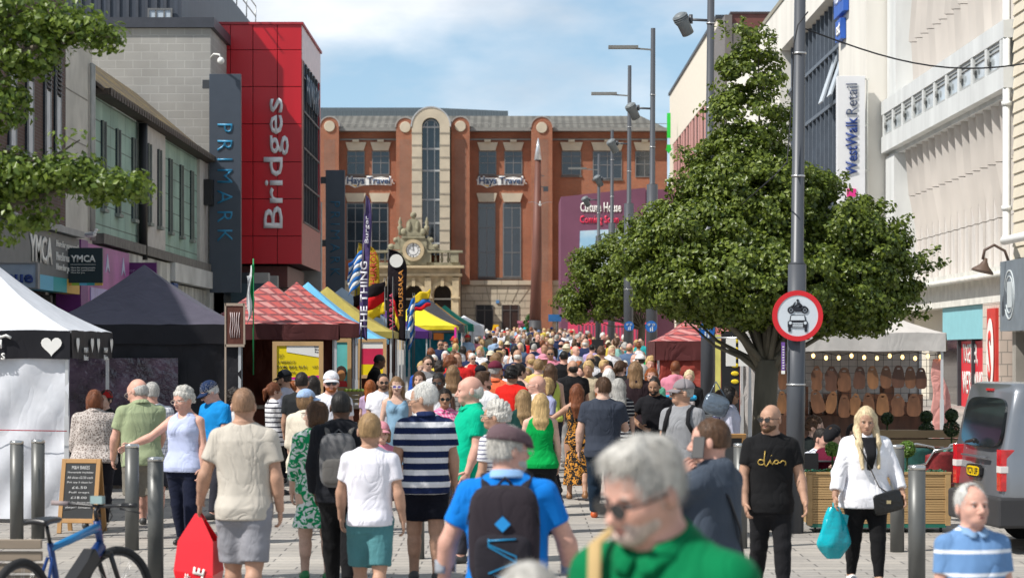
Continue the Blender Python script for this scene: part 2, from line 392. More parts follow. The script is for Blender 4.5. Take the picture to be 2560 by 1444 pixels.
SKIN = {'fair': (.58, .37, .285), 'pink': (.60, .335, .26), 'tan': (.44, .255, .175), 'olive': (.36, .20, .125), 'brown': (.10, .05, .032), 'mid': (.22, .115, .07)}
def skin_mat(c):
    key = ('skin', c)
    if key in _mc: return _mc[key]
    m, nt, b = _base('skin'); b.inputs['Roughness'].default_value = .56
    nt.links.new(_mulcol(nt, _mulcol(nt, c, _noise(nt, 9, 4), .84, 1.14), _noise(nt, 70, 3), .93, 1.07), b.inputs['Base Color']); b.inputs['Specular IOR Level'].default_value = .35
    _mc[key] = m; return m
def hair_mat(c, rough=.5):
    key = ('hair', c)
    if key in _mc: return _mc[key]
    m, nt, b = _base('hair'); b.inputs['Roughness'].default_value = rough; b.inputs['Specular IOR Level'].default_value = .35
    o = _noise(nt, 60, 5, sc3=(1.5, 1.5, .22), dist=.6)
    nt.links.new(_mulcol(nt, c, o, .62, 1.35), b.inputs['Base Color']); _bump(nt, b, o, 1, .008)
    _mc[key] = m; return m
HC = {'blonde': (.50, .34, .15), 'ash': (.60, .48, .30), 'brown': (.085, .043, .022), 'dark': (.018, .013, .011), 'black': (.008, .007, .007), 'ginger': (.30, .085, .02), 'auburn': (.17, .055, .022),
      'grey': (.38, .37, .35), 'white': (.66, .65, .62), 'sandy': (.30, .19, .09), 'light': (.22, .13, .065), 'silver': (.52, .50, .46)}

def tubes_np(chains, n=6):
    mb = MB()
    for pts, rad in chains: mb.tube(pts, rad, n)
    return mb
def hand_parts(mb, wrist, d, side, s, curl=.5, palm_in=None, m=0):
    """palm plus five tapered fingers; d = hand direction, palm_in = palm normal"""
    d = Vector(d).normalized(); wrist = Vector(wrist)
    n = Vector(palm_in) if palm_in is not None else Vector((-side, 0, 0)); n = (n - d * n.dot(d)).normalized(); x = d.cross(n) * 1.0   # across palm
    if x.y > 0: x = -x                                              # thumb side towards the front (-y)
    pw = s * .024
    # palm: flattened tube
    mb_v = []
    rows = 5
    for i in range(rows):
        t = i / (rows - 1); w = pw * (.72 + .38 * math.sin(min(1, t * 1.3) * 1.5)); th = s * (.0115 - .003 * t)
        c = wrist + d * (s * .052 * t) + n * (s * .004 * t)
        for k in range(8):
            a = 2 * math.pi * k / 8; mb_v.append(c + x * (w * math.cos(a)) + n * (th * math.sin(a)))
    fs = [(i * 8 + k, i * 8 + (k + 1) % 8, (i + 1) * 8 + (k + 1) % 8, (i + 1) * 8 + k) for i in range(rows - 1) for k in range(8)] + [tuple(range((rows - 1) * 8, rows * 8))]
    mb.add(mb_v, fs, m, True)
    for k, (off, ln) in enumerate(((.82, .040), (.28, .045), (-.28, .042), (-.8, .033))):
        p = wrist + d * (s * .048) + x * (pw * off) + n * (s * .004); pts = [p]; r0 = s * .0054; A_ = 0
        for j, fr in enumerate((.42, .33, .25)):
            A_ += curl * (.5 + .5 * j) * (1 + .12 * k); p = p + (d * math.cos(A_) + n * math.sin(A_)) * (s * ln * fr * 1.05); pts.append(p)
        mb.tube(pts, [r0, r0 * .95, r0 * .85, r0 * .6], 6, m)
    b = wrist + d * (s * .012) + x * (pw * .85)
    t1 = b + (d * .6 + x * .75 + n * .25).normalized() * s * .024; t2 = t1 + (d * .9 + x * .2 + n * .45).normalized() * s * .02
    mb.tube([wrist + d * s * .006 + x * pw * .4, b, t1, t2], [s * .008, s * .0078, s * .0066, s * .0042], 6, m)

TORSO = {'m': ([.44, .50, .55, .60, .66, .72, .78, .812, .835, .855], [.082, .092, .088, .084, .09, .103, .108, .094, .066, .040], [.060, .068, .062, .057, .061, .068, .064, .050, .040, .034], [.004, .006, .002, 0, 0, 0, .004, .006, .008, .008]),
         'f': ([.44, .50, .55, .60, .66, .72, .78, .812, .835, .855], [.086, .101, .092, .075, .076, .088, .093, .082, .054, .033], [.062, .073, .062, .051, .053, .062, .056, .044, .034, .029], [.006, .010, .004, 0, 0, 0, .004, .006, .008, .008])}
def rotx(a):
    c, s = math.cos(a), math.sin(a); return np.array([[1, 0, 0], [0, c, -s], [0, s, c]])
def rotz(a):
    c, s = math.cos(a), math.sin(a); return np.array([[c, -s, 0], [s, c, 0], [0, 0, 1]])
def roty(a):
    c, s = math.cos(a), math.sin(a); return np.array([[c, 0, s], [0, 1, 0], [-s, 0, c]])

def person(label, px, d, h, yaw=0, sex='m', w=1.0, belly=0.0, lean=0, stride=.25, armL=(5, 8, 15, 2), armR=(5, 8, 15, 2), hy=0, hp=0, hs=1.0,
           skin='fair', hair='short', hc='brown', top='tee', tc=(.5, .5, .5), tm=None, bot='trousers', bc=(.03, .03, .04), bm=None, shoe=(.05, .05, .05),
           hat=None, hatc=None, glasses=None, beard=None, group=None, res=1.0, sit=0, dz=0, hem=None, x=None, extra=None, sleeve=None, group_obj=None, neck='crew', fingers=True):
    X = Xp(px, d) if x is None else x
    hs = hs * 1.03
    S = h                       # everything below in units of body height
    st = res * (.0105 if d < 24 else (.0125 if d < 45 else .017)) / 1.75   # voxel in body units
    Tz, TA, TB, TC = [np.array(q, float) for q in TORSO[sex]]
    wt = w
    TA = TA * (1 + (wt - 1) * np.interp(Tz, [.44, .6, .8, .86], [1, 1.15, .8, .35])); TB = TB * (1 + (wt - 1) * .8)
    TC = TC - belly * np.exp(-((Tz - .61) / .08) ** 2) * .5; TB = TB + belly * np.exp(-((Tz - .61) / .095) ** 2) * .5
    ln = R(lean); pv = .50
    RL = rotx(ln)               # lean forward (towards -y)
    up = lambda p: RL @ (np.array(p, float) - [0, 0, pv]) + [0, 0, pv]
    shw = .104 * (1 + (wt - 1) * .6) * (1 if sex == 'm' else .88)
    la, lf = .166, .140
    ar = (.0305, .0245, .0165) if sex == 'm' else (.0262, .0205, .0145)
    ar = tuple(a * (1 + (wt - 1) * .8) for a in ar)
    arms = []
    for sd, A in ((-1, armL), (1, armR)):
        f, o, b, inn = [R(q) for q in A]
        sh = up((sd * shw, .006, .789))
        def dr(fw, ou): return np.array([sd * math.sin(ou), -math.sin(fw) * math.cos(ou), -math.cos(fw) * math.cos(ou)])
        e = sh + dr(f, o) * la; wv = dr(f + b, inn); wr = e + wv * lf
        arms.append((sh, e, wr, wv, sd))
    legs = []
    hw = .050 * (1 + (wt - 1) * .5) * (1.06 if sex == 'f' else 1)
    for sd in (-1, 1):
        ph = stride * sd
        if sit: hipf, kb = R(80), R(-82)
        else: hipf, kb = (ph, -abs(ph) * (.25 if ph > 0 else .75) - .02)
        hp_ = np.array([sd * hw, .004, .495]); k_ = hp_ + np.array([sd * .003, -math.sin(hipf), -math.cos(hipf)]) * .228
        g = hipf + kb; a_ = k_ + np.array([sd * -.002, -math.sin(g), -math.cos(g)]) * .222
        legs.append((hp_, k_, a_, sd, g))
    zmin = min(l[2][2] for l in legs) - .043
    # frame
    hd0 = up((0, .003, .8625)); HR = RL @ rotz(R(hy)) @ rotx(R(hp))
    H = lambda p: hd0 + HR @ ((np.array(p, float) - [0, 0, .868]) * hs)
    HL = HR
    # ---- body ----
    B = Field()
    B.loft(Tz, TA * .97, TB * .97, TC, ln, pv, k=.02)
    if sex == 'f':
        for sd in (-1, 1): B.ell(up((sd * .038 * wt, -.042 * wt - belly * .3, .735)), (.033, .03, .034), .02)
    nr = .0325 if sex == 'm' else .0265
    nr *= 1 + (wt - 1) * .6
    B.cone(up((0, .010, .825)), H((0, .010, .888)), nr * 1.15, nr, .022)
    for A_ in arms: B.cone(up((A_[4] * .012, .014, .848)), A_[0] + np.array([0, .006, .004]), .020, .022, .02)
    for sh, e, wr, wv, sd in arms:
        B.cone(sh, e, ar[0], ar[1], .018); B.cone(e, wr, ar[1] * 1.04, ar[2], .01); B.cone(e + (wr - e) * .12, e + (wr - e) * .45, ar[1] * 1.06, ar[1] * .95, .012)
    lr = (.054, .036, .0215) if sex == 'm' else (.056, .035, .020)
    lr = tuple(a * (1 + (wt - 1) * .7) for a in lr)
    for hp_, k_, a_, sd, g in legs:
        B.cone(hp_, k_, lr[0], lr[1], .03); B.cone(k_, a_, lr[1] * .93, lr[2], .015)
        cf = k_ + (a_ - k_) * .3 + np.array([0, .010, 0]); B.cone(cf, cf + (a_ - k_) * .2, lr[1] * .86, lr[1] * .74, .02)
        B.cone(a_, a_ + np.array([0, -.055, -.028]), .018, .014, .015)
    hk = .008 * hs
    q = lambda p, r, k, op='u': B.ell(H(p), np.array(r) * hs, k * hs, HR, op)
    jw = 1.0 if sex == 'm' else .93
    q((0, .006, .942), (.0455, .0575, .0565), .012)
    q((0, -.016, .908), (.0375 * jw, .044, .045 * jw), .022)
    q((0, -.043, .883), (.0225 * jw, .018, .016), .018)                     # chin
    q((0, -.036, .948), (.034, .020, .028), .015)                            # forehead
    B.cone(H((0, -.056, .932)), H((0, -.0715, .9090)), .0058 * hs, .0082 * hs, .005 * hs)
    for sd in (-1, 1):
        q((sd * .0075, -.063, .9050), (.0055, .0065, .0048), .004)          # nostril wings
        q((sd * .0215, -.036, .911), (.0145, .016, .014), .014)             # cheekbone
        q((sd * .0175, -.0625, .9275), (.0105, .0105, .0072), .006, 's')    # socket
        q((sd * .0175, -.0515, .9385), (.0135, .0065, .0040), .006)         # brow
        q((sd * .0475, .006, .922), (.0062, .0110, .0180), .003)            # ear
    q((0, -.0555, .8930), (.0125, .0055, .0036), .003); q((0, -.0545, .8868), (.0105, .0052, .0038), .003)
    c0 = H((0, -.01, .92)); fs_ = st if d > 45 else max(st * .34, .0022)
    fr = .062 * hs
    fine = (((c0[0] - fr, c0[0] + fr, fs_),), ((c0[1] - .078 * hs, c0[1] + .075 * hs, fs_),), ((c0[2] - .062 * hs, c0[2] + .085 * hs, fs_),))
    P, Q = B.mesh(st, fine)
    sm_ = skin_mat(SKIN[skin] if isinstance(skin, str) else skin); sk = SKIN[skin] if isinstance(skin, str) else skin
    mb = MB(); lipm, eyew, irism, browm = 1, 2, 3, 4
    if fingers and d < 42:
        for sh, e, wr, wv, sd in arms:
            hand_parts(mb, wr - wv * .004, wv, sd, 1.0, .45)
    else:
        for sh, e, wr, wv, sd in arms:
            mb.ball((0, 0, 0), (.020, .012, .045), 8, 0, Matrix.Translation(Vector(wr) + Vector(wv) * .038) @ Vector(wv).to_track_quat('Z', 'X').to_matrix().to_4x4())
    T4 = Matrix.Translation(Vector(hd0)) @ Matrix([list(r_) for r_ in HR]).to_4x4() @ Matrix.Scale(hs, 4) @ Matrix.Translation((0, 0, -.868))
    if d < 46:
        for sd in (-1, 1):
            mb.ball((0, 0, 0), (.0088, .006, .0052), 8, eyew, T4 @ Matrix.Translation((sd * .0175, -.0490, .9272)))
            mb.ball((0, 0, 0), (.0042, .003, .0042), 8, irism, T4 @ Matrix.Translation((sd * .0175, -.0535, .9272)))
            mb.ball((0, 0, 0), (.0105, .003, .0022), 8, browm, T4 @ Matrix.Translation((sd * .0178, -.0565, .9400)) @ Matrix.Rotation(sd * .12, 4, 'Y'))
        mb.ball((0, 0, 0), (.0122, .0042, .0050), 10, lipm, T4 @ Matrix.Translation((0, -.0594, .8900))); mb.ball((0, 0, 0), (.0105, .0030, .0009), 8, irism, T4 @ Matrix.Translation((0, -.0618, .8902)))
    n0 = len(P); allP = np.concatenate([P, np.array([tuple(v) for v in mb.v], float).reshape(-1, 3)]) if mb.v else P
    fl = Q.tolist() + [[i + n0 for i in f] for f in mb.f]; mi = [0] * len(Q) + mb.m
    # to metres, feet on the ground
    def fin(A): A = np.array(A, float).reshape(-1, 3).copy(); A[:, 2] -= (zmin if not sit else 0); return A * S
    hcol = HC[hc] if isinstance(hc, str) else hc
    lip = (sk[0] * .85, sk[1] * .45, sk[2] * .5)
    body = np_obj('person', fin(allP), fl, [sm_, skin_mat(lip), M((.6, .58, .55), .3, var=0), M((.03, .02, .015), .2, var=0), hair_mat(tuple(c * .6 for c in hcol))], None, mi)
    gz = zg(d); body.location = (X, d, gz + dz); body.rotation_euler = (0, 0, R(yaw)); tag(body, label, 'person', group)
    kids = []
    def kid(name, P, Q, mat): o = np_obj(name, fin(P), Q, mat, body); kids.append(o); return o
    def kmb(name, mbx, mats, solid=0):
        mbx.v = [tuple(v) for v in fin([tuple(v) for v in mbx.v])]; return mbx.build(name, mats, body, solid=solid * S)
    # ---- top ----
    off = .0075
    dress = top in ('dress', 'sundress')
    if top:
        T = Field(); long_ = top in ('long', 'hoodie', 'shirt', 'jacket')
        loose = {'hoodie': .014, 'shirt': .013, 'jacket': .014, 'dress': .008}.get(top, off)
        hz_ = hem if hem is not None else (.45 if top in ('tee', 'polo', 'hoodie', 'long') else (.43 if top == 'shirt' else (.24 if dress else .47)))
        A2 = TA + loose; B2 = TB + loose; z_ = Tz.copy(); C2 = TC.copy()
        flo = np.interp(z_, [.44, .56, .66, .8], [1.0, 1.0, .6, 0]) * (.010 if not dress else .0)
        A2 = A2 + flo; B2 = B2 + flo
        A2 = A2 + np.interp(z_, [.48, .54], [.008, 0]) * (not dress); B2 = B2 + np.interp(z_, [.48, .55], [.016, 0]) * (not dress)
        # straight fall from chest and belly
        if not dress and top not in ('tank',):
            for i in range(len(z_) - 1, -1, -1):
                if z_[i] < .72: A2[i] = max(A2[i], A2[i + 1] * .965); B2[i] = max(B2[i], B2[i + 1] * .95)
        if hz_ < z_[0]:
            fl_ = 1.25 if dress else 1.06
            z_ = np.concatenate([[hz_], z_]); A2 = np.concatenate([[A2[0] * fl_], A2]); B2 = np.concatenate([[B2[0] * fl_ + (.01 + abs(math.sin(stride)) * .17 if dress else .01)], B2]); C2 = np.concatenate([[C2[0]], C2])
        topz = .848 if neck != 'low' else .812
        T.loft(z_, A2, B2, C2, ln, pv, k=.012, z0=hz_, z1=topz, wav=.05 if dress else 0)
        if top not in ('tank', 'sundress'):
            for A_ in arms: T.cone(up((A_[4] * .020, .014, .843)), A_[0] + np.array([0, .006, .004]), .020 + loose * .6, .022 + loose, .02)
        if sex == 'f':
            for sd in (-1, 1): T.ell(up((sd * .038 * wt, -.044 * wt - belly * .3, .735)), (.036, .034, .037), .02)
        sl_ = {'tee': .62, 'polo': .64, 'tank': 0, 'sundress': 0, 'dress': .35}.get(top, 1.0)
        if sleeve is not None: sl_ = sleeve
        for sh, e, wr, wv, sd in arms:
            if sl_ > 0:
                k1 = ar[0] + loose + .001; k2 = (ar[1] + loose + (.006 if not long_ else .004))
                T.cone(sh - (e - sh) * .02, e, k1, k2, .018, t1=None if sl_ >= 1 else sl_)
                if sl_ >= 1:
                    en = .95 if sl_ == 1 else (sl_ - 1)
                    T.cone(e, wr, k2, ar[2] + loose * 1.1 + (.004 if top == 'shirt' else 0), .012, t1=en)
        if neck == 'crew': T.ell(up((0, -.006, .862)), (.040, .043, .026), .006, op='s')
        elif neck == 'v': T.ell(up((0, -.030, .85)), (.034, .05, .050), .006, op='s')
        elif neck == 'low': T.ell(up((0, -.045, .84)), (.058, .05, .062), .006, op='s')
        if top == 'tank' or top == 'sundress' or (sl_ == 0):
            for sh, e, wr, wv, sd in arms: T.ell(sh + np.array([sd * .022, 0, .006]), (.034, .06, .052), .008, op='s')
            T.ell(up((0, .05, .86)), (.05, .045, .05), .006, op='s') if neck == 'low' else None
        if top == 'hoodie':
            T.cone(up((-.045, .022, .842)), up((0, .050, .825)), .020, .028, .02); T.cone(up((.045, .022, .842)), up((0, .050, .825)), .020, .028, .02)
            T.cone(up((-.042, -.002, .848)), up((-.030, -.038, .830)), .014, .010, .012); T.cone(up((.042, -.002, .848)), up((.030, -.038, .830)), .014, .010, .012)
            T.cone(up((0, .045, .84)), up((0, .060, .785)), .032, .018, .02)
        Pt, Qt = T.mesh(st)
        cen = np.array([0, 0, 0]); nrm = Pt - np.stack([np.zeros(len(Pt)), np.zeros(len(Pt)), Pt[:, 2]], 1); nl = np.linalg.norm(nrm, axis=1)[:, None] + 1e-6
        amp = {'hoodie': .0055, 'shirt': .0065, 'dress': .004}.get(top, .0056)
        sd_ = int(px) % 97
        Pt = Pt + nrm / nl * (wob(Pt, amp, 26, sd_, (1, 1, .75))[:, None] * np.clip((.84 - Pt[:, 2]) * 8, .15, 1)[:, None])
        tmat = tm or cloth(tc, .02)
        kid({'dress': 'dress', 'sundress': 'dress', 'hoodie': 'hooded_top', 'shirt': 'shirt', 'jacket': 'jacket', 'tank': 'vest_top', 'polo': 'polo_shirt'}.get(top, 'shirt'), Pt, Qt, tmat)
        if top in ('polo', 'shirt'):
            mc = MB(); n = 18
            def cfn(u, v):
                a = u * 2 * math.pi - math.pi / 2; ro = nr * 1.25 + .003 + .017 * v; fx = math.cos(a) * ro * 1.0; fy = math.sin(a) * ro * 1.05 + .004
                gap = .010 * v if abs(u - .0) < .06 or abs(u - 1) < .06 else 0
                z = .868 - .007 * (1 - math.sin(a)) - .024 * v - (.012 if abs(a + math.pi / 2) < .5 or abs(a - 1.5 * math.pi) < .5 else 0) * (1 - v * .3)
                return Vector(up((fx + (gap if u < .5 else -gap), fy, z)))
            mc.grid(cfn, n, 3); kmb('collar', mc, extra['collar'] if extra and 'collar' in extra else tmat, .004)
    # ---- bottom ----
    if bot:
        Bt = Field(); tr = .010
        Bt.loft(Tz[:4], TA[:4] + .006, TB[:4] + .006, TC[:4], 0, pv, k=.02, z0=.44, z1=.585)
        if bot == 'skirt':
            Bt = Field(); Bt.loft([.26, .35, .45, .55, .60], [.125, .118, .110, .088, .082], [.11, .1, .09, .068, .06], [0] * 5, 0, pv, k=.02, wav=.05)
        else:
            e1 = {'trousers': None, 'jeans': None, 'leggings': None, 'shorts': .78, 'kneeshorts': .98}.get(bot)
            lo_ = {'leggings': .003, 'jeans': .007, 'shorts': .014, 'kneeshorts': .015}.get(bot, .010)
            for hp_, k_, a_, sd, g in legs:
                Bt.cone(hp_, k_, lr[0] + lo_ * .9, lr[1] + lo_ * (1.5 if e1 else 1), .03, t1=e1)
                if e1 is None:
                    Bt.cone(k_, a_, lr[1] * .98 + lo_, lr[2] + lo_ * 1.15, .015, t1=.97)
                    cf = k_ + (a_ - k_) * .25 + np.array([0, .008, 0]); Bt.cone(cf, cf + (a_ - k_) * .25, lr[1] * .86 + lo_, lr[1] * .78 + lo_, .02)
        Pb, Qb = Bt.mesh(st); Pb = Pb + np.random.RandomState(1).normal(size=3) * 0
        ctr = Pb.copy(); ctr[:, 0] -= np.sign(Pb[:, 0]) * hw; ctr[:, 2] = 0; nl = np.linalg.norm(ctr, axis=1)[:, None] + 1e-6
        Pb = Pb + ctr / nl * wob(Pb, .0028 if bot != 'leggings' else .0008, 45, int(px) % 31, (1, 1, 1.6))[:, None]
        kid({'shorts': 'shorts', 'kneeshorts': 'shorts', 'skirt': 'skirt', 'leggings': 'leggings', 'jeans': 'jeans'}.get(bot, 'trousers'), Pb, Qb, bm or cloth(bc, .012, ws=10))
    # ---- shoes ----
    if shoe:
        for hp_, k_, a_, sd, g in legs:
            Sh = Field(); pitch = 0 if sit else (g * .6 if g < 0 else 0)
            Sh.cone(a_ + np.array([0, .016, -.020]), a_ + np.array([0, -.030, -.020]), .023, .024, .012); Sh.cone(a_ + np.array([0, -.035, -.024]), a_ + np.array([0, -.085, -.030]), .024, .018, .012)
            Sh.cone(a_ + np.array([0, .004, .005]), a_ + np.array([0, .002, -.02]), .022, .023, .012)
            flr = a_[2] - .043
            def cut(X, Y, Z, flr=flr): return Z - flr + 0 * X + 0 * Y
            Sh.add(cut, a_ - .15, a_ + .15, .003, 's')
            Ps, Qs = Sh.mesh(max(st, .006)); kid('shoe', Ps, Qs, M(shoe, .5, var=.15, ns=12))
    # ---- hair ----
    hm = hair_mat(hcol)
    if hair and hair != 'none':
        Hf = Field(); g = .0035
        HH = lambda p, r, k=.012, op='u': Hf.ell(H(p), np.array(r) * hs, k * hs, HR, op)
        if hair in ('short', 'crop', 'curly', 'quiff', 'buzz', 'afro', 'receding'):
            vol = {'short': .005, 'crop': .003, 'curly': .012, 'quiff': .006, 'buzz': .0016, 'afro': .009, 'receding': .004}[hair]
            HH((0, .008, .945), (.0452 + vol * .75, .0572 + vol * .9, .0562 + vol * 1.3))
            if hair == 'curly': HH((0, .022, .925), (.050, .050, .052))
            if hair == 'quiff': HH((0, -.030, .990), (.034, .026, .018))
            else: HH((0, .026, .914), (.0370 + vol * .5, .0330 + vol * .5, .034))
            if hair == 'receding': Hf.ell(H((0, -.060, .985)), np.array((.036, .052, .042)) * hs, .006, HR, 's')
            Hf.ell(H((0, -.075, .915)), np.array((.062, .062, .049)) * hs, .006, HR, 's')      # face opening
            Hf.ell(H((0, 0, .852)), np.array((.10, .13, .0585)) * hs, .004, HR, 's')
            for sd in (-1, 1): Hf.ell(H((sd * .055, -.014, .912)), np.array((.018, .032, .028)) * hs, .004, HR, 's')
        elif hair == 'balding':
            HH((0, .012, .925), (.0475, .0575, .040)); HH((0, .03, .912), (.040, .034, .034))
            Hf.ell(H((0, -.082, .925)), np.array((.07, .066, .07)) * hs, .006, HR, 's'); Hf.ell(H((0, -.01, .858)), np.array((.075, .09, .037)) * hs, .004, HR, 's')
            Hf.ell(H((0, -.006, .990)), np.array((.037, .056, .036)) * hs, .006, HR, 's')
        elif hair in ('long', 'bob', 'pony', 'bun', 'longfront', 'band'):
            v = .007
            HH((0, .008, .945), (.0455 + v, .0575 + v, .0565 + v))
            if hair in ('long', 'longfront', 'band'):
                b1 = H((0, .034, .93)); b2 = np.array(up((0, .058, .80))); b3 = np.array(up((0, .062, .715)))
                for sx_ in (-.024, 0, .024):
                    o_ = HR @ np.array([sx_, 0, 0]); Hf.cone(b1 + o_, b2 + o_ * 1.2, .034, .026, .02); Hf.cone(b2 + o_ * 1.2, b3 + o_ * .9, .026, .011, .02)
                for sd in (-1, 1):
                    a1 = H((sd * .043, .004, .945)); a2 = H((sd * .047, -.002, .885)); a3 = np.array(up((sd * .052, -.008 if hair == 'long' else -.055, .80))); a4 = np.array(up((sd * .046, -.004 if hair == 'long' else -.108, .665)))
                    Hf.cone(a1, a2, .018, .017, .016); Hf.cone(a2, a3, .017, .016, .014)
                    if hair == 'longfront': Hf.cone(a2, a3, .020, .022, .014); Hf.cone(a3, a4, .022 if sd < 0 else .014, .009, .014)
            elif hair == 'bob':
                HH((0, .018, .912), (.053, .050, .050), .02)
                for sd in (-1, 1): Hf.cone(H((sd * .043, -.004, .94)), H((sd * .045, -.008, .878)), .017 * hs, .015 * hs, .016)
            elif hair == 'pony':
                Hf.cone(H((0, .055, .955)), H((0, .083, .925)), .012, .019, .01); Hf.cone(H((0, .083, .925)), H((0, .078, .85)), .019, .009, .01)
            elif hair == 'bun': HH((0, .05, .99), (.024, .024, .022), .006)
            Hf.ell(H((0, -.074, .912)), np.array((.034 if hair not in ('pony', 'bun') else .05, .062, .055)) * hs, .006, HR, 's')
            if hair in ('pony', 'bun'):
                Hf.ell(H((0, -.01, .858)), np.array((.075, .09, .040)) * hs, .004, HR, 's')
                for sd in (-1, 1): Hf.ell(H((sd * .056, -.004, .915)), np.array((.014, .018, .022)) * hs, .004, HR, 's')
        Ph, Qh = Hf.mesh(max(st * .45, .0026) if d < 45 else st * .8)
        if len(Ph):
            cc = H((0, 0, .93)); nn = Ph - cc; nn /= np.linalg.norm(nn, axis=1)[:, None] + 1e-6
            am, fq = {'curly': (.0065, 150), 'afro': (.003, 260), 'buzz': (.0003, 200), 'crop': (.0016, 170)}.get(hair, (.0024, 120))
            Ph = Ph + nn * wob(Ph, am, fq, int(px) % 50, (1, 1, .35 if hair not in ('curly', 'afro') else 1))[:, None]
            if d < 46:
                rs = np.random.RandomState(int(px)); ns = 5200 if d < 10 else 2600; ii = rs.choice(len(Ph), ns); base = Ph[ii]; nn2 = nn[ii]
                cr_ = H((0, .018, 1.0)); tdir = base - cr_; tdir[:, 2] -= .02
                if hair in ('long', 'longfront', 'bob', 'pony', 'band'): tdir = np.tile([0., 0, -1.], (ns, 1)) + tdir * 4 * (base[:, 2:3] > c0[2])
                if hair in ('curly', 'afro'): tdir = rs.normal(size=(ns, 3))
                tdir += rs.normal(size=(ns, 3)) * .22 * np.linalg.norm(tdir, axis=1)[:, None]; tdir -= nn2 * (tdir * nn2).sum(1)[:, None]; tdir /= np.linalg.norm(tdir, axis=1)[:, None] + 1e-6
                ln_ = {'buzz': .003, 'crop': .008, 'balding': .008, 'afro': .004, 'curly': .011}.get(hair, .018) * rs.uniform(.5, 1.3, (ns, 1)); sdv = np.cross(nn2, tdir) * (.0006 if d < 10 else .0009)
                A0 = base - nn2 * .0012; V3 = np.stack([A0 - sdv, A0 + sdv, A0 + tdir * ln_ + nn2 * ln_ * rs.uniform(.05, .32, (ns, 1))], 1).reshape(-1, 3); o_ = len(Ph)
                Qh = Qh.tolist() + [[o_ + 3 * i, o_ + 3 * i + 1, o_ + 3 * i + 2] for i in range(ns)]; Ph = np.concatenate([Ph, V3])
            kid('hair', Ph, Qh, hm)
    if beard:
        Bf = Field(); v = .004
        Bf.ell(H((0, -.0185, .897)), np.array((.0388, .0445, .036)) * hs, .01, HR); Bf.ell(H((0, -.045, .879)), np.array((.026, .021, .018)) * hs, .01, HR)
        Bf.ell(H((0, -.030, .927)), np.array((.06, .06, .026)) * hs, .006, HR, 's'); Bf.ell(H((0, -.062, .889)), np.array((.012, .02, .0055)) * hs, .003, HR, 's'); Bf.ell(H((0, -.062, .915)), np.array((.016, .02, .018)) * hs, .004, HR, 's')
        Bf.ell(H((0, .02, .86)), np.array((.06, .05, .03)) * hs, .006, HR, 's')
        Pq, Qq = Bf.mesh(max(st * .4, .0024)); 
        if len(Pq): kid('beard', Pq, Qq, hair_mat(HC[beard] if isinstance(beard, str) else beard))
    # ---- hat ----
    if hat:
        m = MB(); hcl = hatc or (.02, .02, .03)
        def dome(rx, ry, rz, zc, yc=.008, lift=0):
            def fn(u, v):
                a = u * 2 * math.pi; t = v * math.pi / 2
                return T4 @ Vector((rx * math.cos(a) * math.cos(t), yc + ry * math.sin(a) * math.cos(t), zc + rz * math.sin(t)))
            m.grid(fn, 24, 8)
        if hat in ('cap', 'backcap'):
            dome(.0525, .0645, .058, .952)
            s_ = -1 if hat == 'cap' else 1
            def br(u, v):
                a = (u - .5) * 2.3; r = .060 + .044 * v
                return T4 @ Vector((math.sin(a) * (.052 + .004 * v) * 1.0, .008 + s_ * (math.cos(a) * r + .004 * v), .953 - .016 * v * (1 if 1 else 0) - .010 * abs(u - .5) ** 2 * 4))
            m.grid(br, 12, 4)
        elif hat == 'flat':
            def fn(u, v):
                a = u * 2 * math.pi; t = v * math.pi / 2; fwd = max(0, -math.sin(a))
                return T4 @ Vector((.056 * math.cos(a) * math.cos(t) ** .7, .004 + (.066 + .024 * fwd) * math.sin(a) * math.cos(t) ** .7, .957 + .047 * math.sin(t) - .010 * fwd * (1 - v) + .006 * math.sin(a)))
            m.grid(fn, 24, 8)
            m.grid(lambda u, v: T4 @ Vector((math.sin((u - .5) * 2) * .048, .004 - math.cos((u - .5) * 2) * (.075 + .022 * v), .945 - .006 * v)), 10, 3)
        elif hat == 'bandana': dome(.053, .063, .062, .945)
        elif hat == 'bucket':
            dome(.053, .063, .052, .955); m.grid(lambda u, v: T4 @ Vector(((.053 + .022 * v) * math.cos(u * 6.2832), .008 + (.063 + .022 * v) * math.sin(u * 6.2832), .957 - .022 * v)), 24, 3)
        kmb('hat' if hat in ('flat', 'bucket') else ('headscarf' if hat == 'bandana' else 'cap'), m, cloth(hcl, .006, ws=12), .004)
    if glasses:
        m = MB(); gc = {'sun': (.01, .01, .012), 'red': (.5, .03, .02), 'white': (.12, .06, .35), 'clear': (.25, .22, .2)}[glasses]
        fc = (.75, .7, .72) if glasses == 'white' else ((.5, .45, .4) if glasses == 'clear' else (.012, .012, .012))
        for sd in (-1, 1):
            cx = sd * .0185; W_, Hh = .0158, .0125
            if glasses != 'clear':
                poly = [(cx + W_ * math.cos(a) * (1), .9265 + Hh * math.sin(a) * (1 if math.sin(a) < 0 else .75)) for a in [i * math.pi / 6 for i in range(12)]]
                m.prism(poly, -.0715, -.0700, 0, T4)
            pts = [T4 @ Vector((cx + W_ * math.cos(a), -.0708, .9265 + Hh * math.sin(a) * (1 if math.sin(a) < 0 else .75))) for a in [i * math.pi / 7 for i in range(15)]]
            m.tube(pts, .0013 if glasses != 'white' else .003, 5, 1, cap=False)
            m.tube([T4 @ Vector((sd * .034, -.0700, .929)), T4 @ Vector((sd * .047, -.055, .930)), T4 @ Vector((sd * .0505, .003, .929))], .0016, 5, 1)
        m.tube([T4 @ Vector((-.004, -.0712, .929)), T4 @ Vector((.004, -.0712, .929))], .0014, 5, 1)
        kmb('sunglasses' if glasses != 'clear' else 'glasses', m, [M(gc, .08, var=0, spec=.8), M(fc, .3, var=0)])
